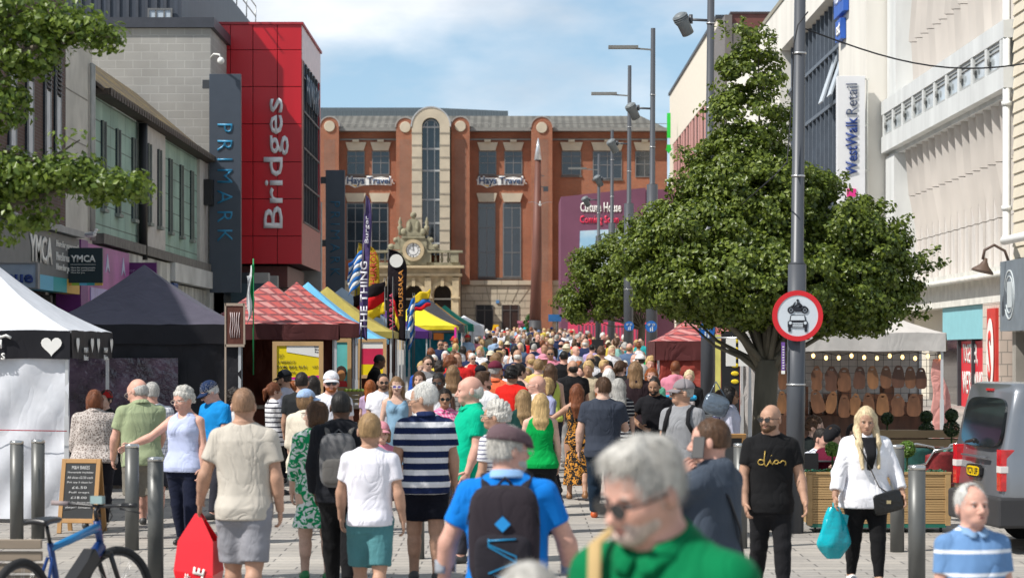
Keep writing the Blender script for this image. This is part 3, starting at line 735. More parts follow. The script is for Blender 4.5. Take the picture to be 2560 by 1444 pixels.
    info = dict(body=body, arms=arms, H=H, T4=T4, up=up, S=S, zmin=0 if sit else zmin, legs=legs, HR=HR, TA=TA, TB=TB, TC=TC, kids=kids, lean=ln)
    def Wd(p, info=info):       # body-unit point -> world
        v = Vector((p[0], p[1], p[2] - info['zmin'])) * S; body_m = Matrix.Translation(body.location) @ Matrix.Rotation(R(yaw), 4, 'Z')
        return body_m @ v
    info['W'] = Wd
    return info
# ---------------- ground ----------------
def paving():
    m, nt, b = _base('paving'); b.inputs['Roughness'].default_value = .75
    tc = nt.nodes.new('ShaderNodeTexCoord'); L = nt.links.new
    def bt(w, h, c1, c2, mo, ms):
        t = nt.nodes.new('ShaderNodeTexBrick'); t.inputs['Scale'].default_value = 1; t.inputs['Brick Width'].default_value = w; t.inputs['Row Height'].default_value = h; t.inputs['Mortar Size'].default_value = ms
        t.inputs['Color1'].default_value = (*c1, 1); t.inputs['Color2'].default_value = (*c2, 1); t.inputs['Mortar'].default_value = (*mo, 1); L(tc.outputs['Object'], t.inputs['Vector']); return t
    A = bt(.6, .3, (.42, .385, .34), (.34, .315, .285), (.15, .14, .13), .009)
    B = bt(.45, .22, (.30, .28, .26), (.36, .335, .30), (.13, .12, .11), .009)
    sx = nt.nodes.new('ShaderNodeSeparateXYZ'); L(tc.outputs['Object'], sx.inputs[0])
    a = nt.nodes.new('ShaderNodeMath'); a.operation = 'MULTIPLY'; a.inputs[1].default_value = 1 / 5.4; L(sx.outputs[1], a.inputs[0])
    f = nt.nodes.new('ShaderNodeMath'); f.operation = 'FRACT'; L(a.outputs[0], f.inputs[0]); g = nt.nodes.new('ShaderNodeMath'); g.operation = 'LESS_THAN'; g.inputs[1].default_value = .34; L(f.outputs[0], g.inputs[0])
    mix = nt.nodes.new('ShaderNodeMix'); mix.data_type = 'RGBA'; L(g.outputs[0], mix.inputs[0]); L(A.outputs[0], mix.inputs[6]); L(B.outputs[0], mix.inputs[7])
    c1 = _mulcol(nt, mix.outputs[2], _noise(nt, .5, 7), .8, 1.12); c2 = _mulcol(nt, c1, _noise(nt, 14, 4), .9, 1.1)
    L(c2, b.inputs['Base Color']); bp = nt.nodes.new('ShaderNodeBump'); bp.inputs['Distance'].default_value = .004; bp.invert = True; L(A.outputs[1], bp.inputs['Height']); L(bp.outputs[0], b.inputs['Normal'])
    return m
g = MB(); ys = [-30, 0, 25] + [25 + 5 * i for i in range(1, 48)] + [600]
for i in range(len(ys) - 1):
    a, b_ = ys[i], ys[i + 1]; g.add([(-300, a, zg(min(a, 260))), (300, a, zg(min(a, 260))), (300, b_, zg(min(b_, 260))), (-300, b_, zg(min(b_, 260)))], [(0, 1, 2, 3)])
struct(g.build('ground', paving()))

# ---------------- shared materials ----------------
STONE = M((.52, .45, .34), .85, var=.1, ns=1.2, bump=.004, bs=20); CREAM = M((.66, .61, .52), .8, var=.07, ns=.8)
WHITE = M((.78, .77, .74), .6, var=.05, ns=1.5); DGREY = M((.045, .05, .058), .5, var=.15); MGREY = M((.14, .145, .15), .55, var=.1)
BRICKR = brick((.39, .108, .046), (.30, .078, .034), (.28, .18, .12), .23, .075, .012)
BRICKD = brick((.115, .062, .05), (.085, .045, .038), (.12, .10, .09), .23, .075, .012)
GLASS = glassy(); GLASSB = glassy((.035, .06, .085), .04, .5); BLACK = M((.012, .012, .014), .5, var=0)

def ring(mb, cx, cz, r0, r1, y0, y1, m=0, a0=0, a1=360, n=24):
    for k in range(n):
        p, q = R(a0 + (a1 - a0) * k / n), R(a0 + (a1 - a0) * (k + 1) / n)
        mb.prism([(cx + r0 * math.cos(p), cz + r0 * math.sin(p)), (cx + r1 * math.cos(p), cz + r1 * math.sin(p)), (cx + r1 * math.cos(q), cz + r1 * math.sin(q)), (cx + r0 * math.cos(q), cz + r0 * math.sin(q))], y0, y1, m)
def arch_poly(x0, x1, z0, zt, n=12):
    r = (x1 - x0) / 2; c = (x0 + x1) / 2
    return [(x0, z0), (x1, z0)] + [(c + r * math.cos(math.pi * k / n), zt - r + r * math.sin(math.pi * k / n)) for k in range(n + 1)]

# ---------------- brick office building closing the street (d = 185) ----------------
D = 185.0; hx = lambda p: Xp(p, D); hz = lambda p: Zp(p, D); G0 = zg(D) - .3
hays = thing('office_building', 'red brick office building with rounded stone tower closing the end of the street', 'building', (0, D, 0))
def HB(mb, name, mats, **k): return mb.build(name, mats, hays, **k)
w = MB(); w.box(hx(805), hx(1668), .0, 14, G0, hz(326)); HB(w, 'wall', BRICKR)
w = MB(); w.box(hx(850), hx(1668), -.35, -.003, G0, hz(712)); 
for a, b_ in ((850, 985), (1150, 1405)): w.box(hx(a), hx(b_), -.5, -.353, hz(712), hz(701))
for k in range(7): w.box(hx(1150), hx(1668), -.36, -.352, hz(735 + 18 * k), hz(734.2 + 18 * k), 1)
HB(w, 'stone_ground_floor', [brick((.54, .47, .36), (.50, .43, .32), (.30, .26, .2), 1.3, .55, .02, bump=.01), M((.25, .21, .16), .9)])
r = MB()
z0, z1 = hz(326), hz(274)
r.add([(hx(800), -.7, z0), (hx(1672), -.7, z0), (hx(1610), 5, z1), (hx(810), 5, z1)], [(0, 1, 2, 3)]); r.add([(hx(1672), -.7, z0), (hx(1672), 10.7, z0), (hx(1610), 5, z1)], [(0, 1, 2)]); r.add([(hx(1672), 10.7, z0), (hx(800), 10.7, z0), (hx(810), 5, z1), (hx(1610), 5, z1)], [(0, 1, 2, 3)])
mroof, nt_, b_ = _base('roof_tiles'); b_.inputs['Roughness'].default_value = .85
tcn = nt_.nodes.new('ShaderNodeTexCoord'); wv = nt_.nodes.new('ShaderNodeTexWave'); wv.bands_direction = 'X'; wv.inputs['Scale'].default_value = .55; nt_.links.new(tcn.outputs['Object'], wv.inputs['Vector'])
nt_.links.new(_mulcol(nt_, _mulcol(nt_, (.135, .13, .115), wv.outputs[0], .75, 1.1), _noise(nt_, .7, 6), .75, 1.2), b_.inputs['Base Color'])
HB(r, 'roof', mroof)
c = MB(); c.box(hx(798), hx(1674), -.95, -.003, hz(330), hz(322)); c.box(hx(850), hx(1668), -.12, -.004, hz(351), hz(347))
for p in range(860, 1660, 28): c.tube([(hx(p), -.8, hz(322)), (hx(p), -.8, hz(312))], .02, 5)
c.tube([(hx(850), -.8, hz(312)), (hx(1665), -.8, hz(312))], .025, 5); HB(c, 'gutter', M((.22, .215, .20), .6))
for a, top in ((827, 297), (1015, 299), (1152, 297), (1354, 297)):
    hw_ = .7 if a != 1354 else .8; pm = MB(); x = hx(a)
    pm.prism(arch_poly(x - hw_, x + hw_, G0 if a > 1300 or a < 900 else hz(712), hz(top)), -1.25, -.002, 0)
    ring(pm, x, hz(top) - hw_, hw_, hw_ + .10, -1.3, .3, 1, 0, 180, 12); pm.box(x - hw_ * .62, x + hw_ * .62, -1.258, -1.252, hz(705), hz(352), 2)
    pl = HB(pm, 'pilaster', [BRICKR, M((.3, .28, .26), .6), brick((.30, .09, .045), (.24, .07, .035), (.26, .2, .15))])
    pd = MB(); pd.lathe([(.42, 0), (.42, .08), (.38, .1)], n=20, T=Matrix.Translation((x, -1.25, hz(top) - hw_)) @ FACE['cam']); pd.build('stone_disc', STONE, pl)
def window(x0, x1, za, zb, y, parent, nx=2, nz=2, fm=None, fw=.07, glass=None, top_light=None):
    f = MB(); f.box(x0, x1, y - .06, y - .003, za, za + fw); f.box(x0, x1, y - .06, y - .003, zb - fw, zb); f.box(x0, x0 + fw, y - .06, y - .003, za + fw, zb - fw); f.box(x1 - fw, x1, y - .06, y - .003, za + fw, zb - fw)
    for i in range(1, nx): xx = x0 + (x1 - x0) * i / nx; f.box(xx - .03, xx + .03, y - .05, y - .004, za + fw, zb - fw)
    for j in range(1, nz): zz = za + (zb - za) * j / nz; f.box(x0 + fw, x1 - fw, y - .052, y - .0045, zz - .03, zz + .03)
    if top_light: f.box(x0 + fw, x1 - fw, y - .053, y - .0047, zb - top_light - .03, zb - top_light + .03)
    o = f.build('window', fm or M((.16, .16, .16), .5), parent); gp = MB(); gp.box(x0 + .01, x1 - .01, y - .02, y - .005, za + .01, zb - .01); gp.build('pane', glass or GLASS, o); return o
def lintel(mb, x0, x1, za, zb): mb = MB(); mb.prism([(x0 + .08, za), (x1 - .08, za), (x1 + .12, zb), (x0 - .12, zb)], -.22, -.002); HB(mb, 'lintel', STONE)
lt = MB()
for a, b2, c1, d1 in ((868, 912, 378, 437), (930, 974, 378, 437), (1197, 1241, 378, 437), (1261, 1306, 378, 437), (1404, 1453, 378, 438), (1482, 1555, 378, 447), (1588, 1635, 378, 443)):
    window(hx(a), hx(b2), hz(d1), hz(c1), 0, hays, 2, 2, top_light=.4); lintel(lt, hx(a), hx(b2), hz(c1 - 1), hz(356)); lt.box(hx((a + b2) / 2 - 8), hx((a + b2) / 2 + 8), -.5, -.223, hz(356), hz(350))
for a, b2, d1 in ((866, 911, 650), (927, 971, 650), (1195, 1239, 693), (1257, 1303, 693)):
    window(hx(a), hx(b2), hz(d1), hz(507), 0, hays, 2, 3, top_light=.4, fw=.09); lintel(lt, hx(a), hx(b2), hz(505), hz(483))
HB(lt, 'vent_brackets', STONE)
lt = MB(); [lt.box(hx(a), hx(b2), -.1, -.01, hz(d1) - .12, hz(d1) - .0) for a, b2, d1 in ((866, 974, 438), (1195, 1308, 438), (1402, 1455, 439), (1480, 1557, 448), (1195, 1305, 694))]; HB(lt, 'sill', M((.12, .11, .1), .7))
# tower
t = MB(); x0, x1, xa, xb = hx(1032), hx(1126), hx(1057), hx(1101)
t.box(x0, xa, -1.9, -.0, G0, hz(322)); t.box(xb, x1, -1.9, 0, G0, hz(322)); xc = (x0 + x1) / 2
ring(t, xc, hz(322), (xb - xa) / 2, (x1 - x0) / 2, -1.9, 0, 0, 0, 180, 20)
for k in range(11): z = hz(338 + 30 * k); t.box(x0 - .02, xa + .01, -1.93, -1.902, z - .06, z + .06, 1); t.box(xb - .01, x1 + .02, -1.93, -1.902, z - .06, z + .06, 1)
tw = HB(t, 'stone_tower', [STONE, M((.32, .28, .22), .85)])
ring(g := MB(), xc, hz(322), (x1 - x0) / 2, (x1 - x0) / 2 + .09, -1.95, 3, 0, 0, 180, 20); g.build('capping', M((.42, .43, .44), .5), tw)
gp = MB(); gp.prism(arch_poly(xa, xb, hz(640), hz(300), 14), -1.3, -1.25); gw = gp.build('tall_window', GLASS, tw)
f = MB()
for k, z in enumerate((322, 376, 430, 502, 560, 610)): f.box(xa, xb, -1.38, -1.302, hz(z) - .07, hz(z) + .07)
for q in (.3, .7): f.box(xa + (xb - xa) * q - .035, xa + (xb - xa) * q + .035, -1.36, -1.303, hz(640), hz(310))
ring(f, xc, hz(322), .5, .56, -1.37, -1.303, 0, 0, 180, 12); f.build('window_frame', M((.36, .38, .40), .5), gw)
# doors
for a, b2 in ((1190, 1233), (1254, 1297)):
    dmb = MB(); dmb.box(hx(a), hx(b2), -.37, -.353, G0, hz(762)); dd = HB(dmb, 'door', M((.04, .018, .012), .4) if a > 1200 else BLACK)
    f = MB(); [f.box(hx(a) + q, hx(a) + q + .08, -.42, -.371, G0, hz(762)) for q in (0, .62, 1.25)]; f.box(hx(a), hx(b2), -.425, -.372, hz(776), hz(774)); f.build('door_frame', M((.1, .09, .085), .5), dd)
vo = MB(); 
for k in range(-3, 4): vo.bar((hx(1243) + k * .55, -.356, hz(757)), (hx(1243) + k * .85, -.356, hz(716)), .05, .01)
HB(vo, 'keystone_joints', M((.28, .24, .18), .9))
# travel shop signs
YEL = M((.75, .42, .05), .5, var=.05); NAVY = M((.03, .07, .16), .5, var=0)
for a in (922, 1252):
    x, z = hx(a), hz(459); s_ = MB()
    for col, off_, y in ((0, .12, -.08), (1, 0, -.11)):
        pts = [(-1.8, .25), (-1.3, .05), (-.4, .0), (.5, .22), (1.7, .1), (1.9, -.02), (1.5, .32), (.9, .40), (.3, .34), (-.4, -.12), (-1.0, -.25), (-1.5, -.05)]
        s_.add([(x + p * (1 + off_ * .5), y, z + q * (1 + off_ * 2.5)) for p, q in pts] + [(x, y, z)], [(i, (i + 1) % 12, 12) for i in range(12)], col)
    sg = HB(s_, 'shop_sign', [WHITE, YEL], solid=.05)
    s_ = MB(); s_.prism([(x + a_ * 1.85, z + b_) for a_, b_ in ((-.98, -.1), (-.3, -.14), (.35, -.1), (.95, -.15), (1.0, .3), (.6, .46), (.1, .38), (-.2, .44), (-.95, .46))], -.16, -.12); s_.build('backing', WHITE, sg)
    text('Hays Travel', 3.45, .84, WHITE, hays, Vector((x, D - .17, z + .14)), bold=.06, ext=.03); text('Hays Travel', 3.3, .70, NAVY, hays, Vector((x, D - .23, z + .14)), bold=.02, ext=.02)
HB(MB().box(hx(1240), hx(1248), -.45, -.36, hz(758), hz(750)), 'alarm_box', M((.1, .25, .5), .5))

# long grey block behind
gb = MB(); gb.box(Xp(795, 215), Xp(1270, 215), 0, 8, 3, Zp(277, 215)); gb.add([(Xp(795, 215), -1, Zp(272, 215)), (Xp(1080, 215), -1, Zp(272, 215)), (Xp(1260, 215), -1, Zp(280, 215)), (Xp(795, 215), -1, Zp(280, 215))], [(0, 1, 2, 3)])
o = gb.build('grey_block', M((.10, .13, .15), .6, sc3=(3, 1, .1), var=.25), loc=(0, 215, 0)); tag(o, 'grey metal clad block showing above the brick office roof', 'building')

# ---------------- clock portico ----------------
D2 = 178.0; kx = lambda p: Xp(p, D2); kz = lambda p: Zp(p, D2)
SAND = M((.50, .40, .25), .9, var=.22, ns=1.6, bump=.01, bs=12); MOSS = M((.27, .25, .17), .95, var=.3, ns=2.5)
por = thing('clock_portico', 'old carved sandstone portico with clock and arched openings before the brick offices', 'portico', (0, D2, 0))
P_ = lambda mb, n, m, **k: mb.build(n, m, por, **k)
cxk = kx(1034); XL, XR = kx(918), kx(1150); zb = zg(D2) - .2; w = MB()
arcs = [kx(962), kx(1034), kx(1106)]; r_a = 22 * D2 / F
edges = [XL] + sum([[a - r_a, a + r_a] for a in arcs], []) + [XR]
for i in range(0, 8, 2): w.box(edges[i], edges[i + 1], 0, 1.2, zb, kz(734))
w2 = MB()
for a in arcs:
    n = 10; zt = kz(734)
    for k in range(n):
        p, q = math.pi * k / n, math.pi * (k + 1) / n; X1, X2 = a + r_a * math.cos(p), a + r_a * math.cos(q)
        w.prism([(X2, zt + r_a * math.sin(q)), (X1, zt + r_a * math.sin(p)), (X1, kz(690)), (X2, kz(690))], 0, 1.2)
    ring(w2, a, zt, r_a + .02, r_a + .28, -.14, -.003, 0, 0, 180, 14); w2.box(a - .12, a + .12, -.3, -.142, zt + r_a - .1, kz(695))
for i in (0, 2, 4, 6):
    w.box(edges[i], edges[i + 1], 0, 1.19, kz(734), kz(690))
    xm = (edges[i] + edges[i + 1]) / 2; w2.box(xm - .24, xm + .24, -.3, -.001, kz(742), kz(694)); w2.box(xm - .34, xm + .34, -.4, -.002, kz(746), kz(742)); w2.box(xm - .22, xm + .22, -.28, -.003, zb, kz(746))
P_(w, 'wall', SAND); P_(w2, 'arch_mouldings', SAND)
w = MB(); w.box(XL - .1, XR + .15, -.45, 1.2, kz(690), kz(684)); w.box(XL, XR, -.2, 1.2, kz(684) + .002, kz(670)); w.box(XL - .2, XR + .3, -.7, 1.3, kz(670) + .002, kz(664)); P_(w, 'entablature', [SAND])
w = MB(); w.box(XL - .02, XR + .02, -.3, .1, kz(664) + .003, kz(656)); w.box(XL - .15, XR + .2, -.5, .3, kz(632), kz(626))
for i, xx in enumerate([XL + .15, kx(1000), kx(1068), XR - .4]): w.box(xx - .3, xx + .3, -.42, .2, kz(656), kz(632))
for k in range(14):
    xx = XL + .4 + (XR - XL - .8) * k / 13
    if abs(xx - cxk) > 1.2: w.lathe([(.05, 0), (.11, .15), (.10, .3), (.05, .5), (.07, .7)], (xx, -.1, kz(656)), 8)
P_(w, 'balustrade', [MOSS])
w = MB(); zc = kz(626); w.box(kx(1001), kx(1067), -.45, .1, kz(662), kz(596)); w.box(kx(1005), kx(1063), -.55, .1, kz(596), kz(591)); 
sil = [(-1.0, 590), (-.6, 588), (-.95, 583), (-.85, 574), (-.55, 570), (-.5, 556), (-.28, 548), (.28, 548), (.5, 556), (.55, 570), (.85, 574), (.95, 583), (.6, 588), (1.0, 590)]
w.prism([(cxk + a, kz(b2)) for a, b2 in sil], -.4, .0); w.lathe([(.12, 0), (.08, .15), (.2, .3), (.2, .4)], (cxk, -.2, kz(549)), 10); w.ball((cxk, -.2, kz(538)), .24, 12)
for sd in (-1, 1):
    sc_ = [(1.0, 624), (2.0, 624), (1.8, 618), (1.45, 614), (1.25, 604), (1.3, 596), (1.1, 590), (1.0, 596)]
    w.prism([(cxk + sd * a, kz(b2)) for a, b2 in (sc_ if sd > 0 else sc_[::-1])], -.35, -.0)
    w.ball((cxk + sd * 1.62, -.2, kz(616)), (.28, .25, .2), 10); w.ball((cxk + sd * 1.3, -.2, kz(600)), (.2, .22, .2), 10); w.ball((cxk + sd * .72, -.4, kz(580)), (.22, .12, .26), 10); w.ball((cxk + sd * .3, -.4, kz(566)), (.16, .12, .4), 10)
    w.lathe([(.14, 0), (.12, .3), (.2, .5), (.2, .6), (.09, .75), (.15, .9), (.02, 1.35)], (cxk + sd * .98, -.2, kz(588)), 8)
P_(w, 'pediment', [MOSS])
w = MB(); ring(w, cxk, zc, .54, .80, -.66, -.452, 0, 0, 360, 32); P_(w, 'clock_surround', [SAND])
w = MB(); w.lathe([(.54, 0), (.54, .05)], n=32, T=Matrix.Translation((cxk, -.5, zc)) @ FACE['cam']); ck = P_(w, 'clock_face', M((.75, .75, .74), .4))
w = MB()
for k in range(12): a = R(30 * k); w.bar((cxk + .38 * math.sin(a), -.556, zc + .38 * math.cos(a)), (cxk + .51 * math.sin(a), -.556, zc + .51 * math.cos(a)), .06, .01)
ring(w, cxk, zc, .34, .365, -.565, -.551, 0, 0, 360, 24); ring(w, cxk, zc, .515, .54, -.565, -.551, 0, 0, 360, 24); w.build('numerals', BLACK, ck)
w = MB()
for a, ln_, wd_ in ((R(-3), .42, .045), (R(-62), .4, .035), (R(150), .15, .05)): w.bar((cxk, -.585, zc), (cxk + ln_ * math.sin(a), -.585, zc + ln_ * math.cos(a)), wd_, .01)
w.build('clock_hand', BLACK, ck)
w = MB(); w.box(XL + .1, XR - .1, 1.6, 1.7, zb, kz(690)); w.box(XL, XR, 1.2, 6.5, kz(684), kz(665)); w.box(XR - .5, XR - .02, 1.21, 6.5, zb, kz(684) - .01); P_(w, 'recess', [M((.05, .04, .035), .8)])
w = MB(); [w.box(a - r_a, a + r_a, 1.3, 1.4, kz(748), kz(744)) for a in arcs]; P_(w, 'transom', WHITE)

# ---------------- left side, facade line x = -11 ----------------
XF = -11.0
def LZ(px, py, X=XF): return Zp(py, dX(px, X))
# dark brick building
bb = thing('brick_building', 'dark brown brick building with louvred slit windows above the charity shop', 'building', (XF, 0, 0))
w = MB(); w.box(-12, 0, 31, 52.9, 4.95, 10.9); w.box(-12, 0, 52.9, 59.55, 4.95, 13.2); w.box(-12, -.6, 31, 59.5, 0, 4.94); bb_w = w.build('wall', BRICKD, bb)
PALE = M((.55, .57, .60), .6, var=.08)
def slit(parent, yc, wy, za, zb, louv=None, X=.0, fm=None):
    f = MB(); f.box(X + .002, X + .05, yc - wy / 2, yc + wy / 2, za, zb); o = f.build('window', glassy(), parent)
    fr = MB(); [fr.box(X + .051, X + .09, yc - wy / 2, yc - wy / 2 + .05, za, zb), fr.box(X + .051, X + .09, yc + wy / 2 - .05, yc + wy / 2, za, zb), fr.box(X + .002, X + .14, yc - wy / 2 - .1, yc + wy / 2 + .1, za - .1, za - .003)]; fr.build('window_frame', fm or M((.3, .31, .32), .6), o)
    if louv:
        lv = MB(); z = louv[0]
        while z < louv[1]: lv.add([(X + .06, yc - wy / 2, z + .1), (X + .06, yc + wy / 2, z + .1), (X + .13, yc + wy / 2, z), (X + .13, yc - wy / 2, z)], [(0, 1, 2, 3)]); z += .11
        lv.build('louvre', M((.10, .09, .09), .7), o, solid=.012)
        lb = MB(); lb.box(X + .055, X + .07, yc - wy / 2 + .05, yc + wy / 2 - .05, louv[0] - 1.7, louv[0] - .05); lb.build('window_poster', PALE, o)
for yc in (43.5, 46.8, 50.1, 53.0, 54.9, 57.0, 58.3):
    slit(bb, yc, .62, 6.6, 9.6, louv=(8.3, 9.6)) 
w = MB(); w.box(.002, .5, 34, 59.4, 4.9, 5.05); w.tube([(.12, 52 + i * .9, 5.12 + .03 * math.sin(i * 2)) for i in range(9)], .03, 5); w.build('ledge', M((.3, .3, .3), .7), bb)
fas = thing('shop_fascia', 'grey charity shop fascia board with white lettering and coloured stripe under it', 'shop front', (XF, 0, 0))
w = MB(); w.box(.003, .35, 44, 59.5, 3.86, 4.88); w.build('fascia_board', M((.15, .155, .16), .6, var=.08), fas)
w = MB(); cols = [(.55, .30, .06), (.28, .45, .05), (.12, .42, .62), (.03, .33, .36), (.62, .38, .07)]; yy = 59.5
for k in range(8): w.box(.002, .36, yy - 1.7, yy - .003, 3.52, 3.855, 4 - k % 5); yy -= 1.7
w.build('stripe', [M(c_, .6, var=.03) for c_ in cols], fas)
text('YMCA', 2.6, 1.0 * .62, WHITE, fas, Vector((XF + .37, 54.6, 4.42)), 'right', bold=.03); 
for k, s_ in enumerate(('Here for young people', 'Here for communities', 'Here for you')): text(s_, (3.0, 2.9, 1.9)[k], .2, WHITE, fas, Vector((XF + .37, 57.9 - (0, .05, .55)[k], 4.62 - .27 * k)), 'right')
fas.children[0]
w = MB(); w.box(-.9, -.5, 34, 59.5, 0, 3.5); [w.box(-.5, -.3, y, y + .25, 0, 3.5, 1) for y in (44, 47, 50, 53, 56, 59.2)]; w.build('shop_window', [glassy(), M((.2, .19, .18), .7)], fas)
pj = thing('projecting_sign', 'dark square charity sign with coloured lower edge projecting from the brick building', 'sign', (Xp(208, 58), 58, Zp(663, 58)))
w = MB(); hw2, hh2 = .46, .42; w.box(-hw2, hw2, 0, .12, -hh2, hh2); w.build('panel', M((.006, .022, .03), .5, var=0), pj)
w = MB(); [w.box(-hw2 + .184 * k, -hw2 + .184 * (k + 1) - .002, .002, .118, -hh2 - .06, -hh2 - .002, k) for k in range(5)]; w.build('stripe', [M(c_, .6, var=.03) for c_ in cols], pj)
w = MB(); w.box(-hw2 - .5, -hw2, .03, .08, .2, .25); w.build('bracket', DGREY, pj)
pp = pj.location; text('YMCA', .6, .17, WHITE, pj, pp + Vector((0, -.01, .16)), bold=.03); text('_', .6, .008, WHITE, pj, pp + Vector((0, -.01, .02)))
text('Here for young people\nHere for communities\nHere for you', .58, .17, WHITE, pj, pp + Vector((0, -.01, -.12)), just='LEFT')
vn = thing('projecting_sign', 'faded blue box sign with navy lettering hanging over the white tent', 'sign', (Xp(20, 50), 50, Zp(689, 50)))
w = MB(); w.box(-.6, .57, 0, .2, -.24, .24); w.build('panel', M((.30, .36, .45), .6, var=.15), vn); w = MB(); w.box(-.62, .62, -.02, .22, -.27, -.242); w.box(-.62, .62, -.02, .22, .242, .27); w.box(.572, .62, -.02, .22, -.24, .24); w.build('frame', M((.22, .22, .23), .6), vn)
text('Venue', 1.05, .26, M((.02, .05, .22), .5, var=0), vn, vn.location + Vector((0, -.02, -.02)), bold=.03)
# cream rendered building
o = MB(); o.box(-9, 0, 59.6, 63.35, 4.9, Zp(105, 62)); o.box(-9, -.5, 59.6, 63.35, 0, 4.89); o.box(-9.1, .12, 59.55, 63.4, Zp(105, 62) + .002, Zp(105, 62) + .2)
cb = thing('rendered_building', 'narrow cream rendered building between the brick and green tiled buildings', 'building', (XF, 0, 0)); o.build('wall', M((.50, .485, .44), .85, var=.18, ns=1.0, bump=.006, bs=8), cb)
w = MB(); [w.tube([(.08, y, 5), (.08, y, 9.6)], .05, 8) for y in (63.1, 62.8)]; w.build('drainpipe', M((.4, .4, .38), .6), cb)
w = MB(); [w.box(.001, .012, 59.6, 62.6, z, z + .03) for z in (6.2, 7.4, 8.6)]; w.build('joints', M((.25, .24, .22), .8), cb)
# green tiled building
gt = thing('tiled_building', 'two storey green tiled building with slit windows and mossy roof on the left', 'building', (XF, 0, 0))
GT = brick((.30, .42, .36), (.25, .37, .315), (.13, .17, .145), 1.25, .55, .018, var=.22, bump=.004, off=0)
w = MB(); w.box(-10, 0, 63.4, 86.6, 5.25, 8.85); w.box(-10, -.7, 63.4, 86.6, 0, 5.2); w.build('wall', GT, gt)
w = MB(); w.box(.002, .16, 71.0, 75.6, 4.95, 8.84); w.build('cream_panel', M((.46, .44, .42), .85, var=.12), gt); w = MB(); w.box(.001, .1, 84.4, 86.6, 5.25, 8.84); w.build('cream_panel', M((.46, .44, .42), .85, var=.12), gt)
for y, xx in ((64.9, 0), (67.3, 0), (70.1, 0), (72.0, .16), (74.1, .16), (77.6, 0), (80.2, 0), (82.8, 0)): slit(gt, y, .5, 5.95, 8.3, X=xx, fm=M((.2, .22, .2), .7))
w = MB(); w.tube([(.2, 70.8, 4.8), (.2, 70.8, 8.8)], .13, 8); w.box(.05, .4, 85.4, 86, 7.3, 8.2); w.build('downpipe', BLACK, gt)
w = MB(); w.box(.0, .42, 63.4, 86.7, 8.86, 9.02); [w.box(.42, .47, 63.5 + .45 * k, 63.8 + .45 * k, 8.84, 9.04) for k in range(51)]; w.build('gutter', M((.06, .045, .035), .7), gt)
mr, nt_, b_ = _base('mossy_roof'); b_.inputs['Roughness'].default_value = .95
rp_ = nt_.nodes.new('ShaderNodeValToRGB'); e = rp_.color_ramp.elements; e[0].color = (.09, .075, .07, 1); e[0].position = .38; e[1].color = (.27, .19, .07, 1); e[1].position = .6; nt_.links.new(_noise(nt_, 1.6, 9), rp_.inputs[0])
nt_.links.new(_mulcol(nt_, rp_.outputs[0], _noise(nt_, 11, 3, sc3=(1, 1, 1)), .6, 1.3), b_.inputs['Base Color']); _bump(nt_, b_, _noise(nt_, 5, 5), 1, .05)
w = MB(); w.add([(.3, 63.3, 8.98), (.3, 86.7, 8.98), (-2.5, 86.7, 11.35), (-2.5, 63.3, 11.35)], [(0, 1, 2, 3)]); w.add([(-2.5, 63.3, 11.35), (-2.5, 86.7, 11.35), (-7.5, 86.7, 8.9), (-7.5, 63.3, 8.9)], [(0, 1, 2, 3)]); w.build('roof', mr, gt, solid=.08)
w = MB(); w.prism([(0, 8.9), (-2.5, 11.25), (-7.5, 8.9)], 63.35, 63.45); w.build('gable', M((.2, .19, .18), .8), gt)
w = MB(); w.box(.002, .3, 63.4, 86.6, 4.95, 5.22); w.build('ledge', M((.14, .13, .12), .8, var=.3), gt)
sh = thing('shop_fascia', 'purple cafe shop front with pink and lilac picture panels beneath green tiles', 'shop front', (XF, 0, 0))
PUR = M((.14, .02, .17), .5, var=.1)
w = MB(); w.box(-.3, .3, 60.2, 67.6, 3.3, 4.85); w.build('fascia_board', M((.30, .08, .26), .5, var=.35, ns=.8), sh)
w = MB(); w.box(.302, .33, 61.3, 67.3, 3.35, 3.75); w.build('picture_band', M((.38, .34, .58), .5, var=.3, ns=1.5), sh); w = MB(); [w.prism([(y, 4.2), (y + .3, 4.7), (y + .6, 4.2), (y + .3, 4.35)], .303, .32, plane='yz') for y in (62.0, 63.6, 66.2)]; w.build('picture_stars', M((.45, .5, .65), .5), sh)
w = MB(); w.box(-.3, .32, 59.9, 60.9, .5, 4.9); w.build('end_panel', PUR, sh); w = MB(); w.box(-.68, -.4, 61, 84, .3, 3.3); w.build('shop_window', glassy(), sh)
s2 = thing('projecting_sign', 'deep purple cafe sign with orange lettering projecting behind the navy tent', 'sign', (Xp(338, 68), 68, Zp(705, 68)))
w = MB(); w.box(-.6, .6, 0, .15, -.55, .55); w.build('panel', M((.12, .015, .14), .5, var=.05), s2); text('Euphor', .5, .13, M((.35, .2, .4), .5, var=0), s2, s2.location + Vector((-.25, -.01, .32))); text('Cake', .62, .26, M((.75, .18, .03), .5, var=0), s2, s2.location + Vector((-.2, -.01, .02)))
PEEL = M((.42, .42, .40), .8, var=.55, ns=1.3, sc3=(1, 1, .25))
sf = thing('derelict_shopfront', 'peeling white shopfront boards with a blue post beneath the green tiles', 'shop front', (XF, 0, 0))
w = MB(); w.box(.0, .35, 76.5, 86.5, 4.35, 4.94); w.box(-.2, .2, 68, 76.4, 3.3, 4.9, 1); w.box(-.25, .1, 76.5, 86.6, .8, 4.3, 1); w.box(-.3, .25, 86.0, 87.0, .8, 4.9, 1); w.build('boarding', [M((.5, .5, .49), .8, var=.25, ns=.7), PEEL], sf); w = MB(); w.box(-.2, .3, 76.6, 77.5, .8, 4.3); w.build('post', M((.02, .06, .22), .6), sf)
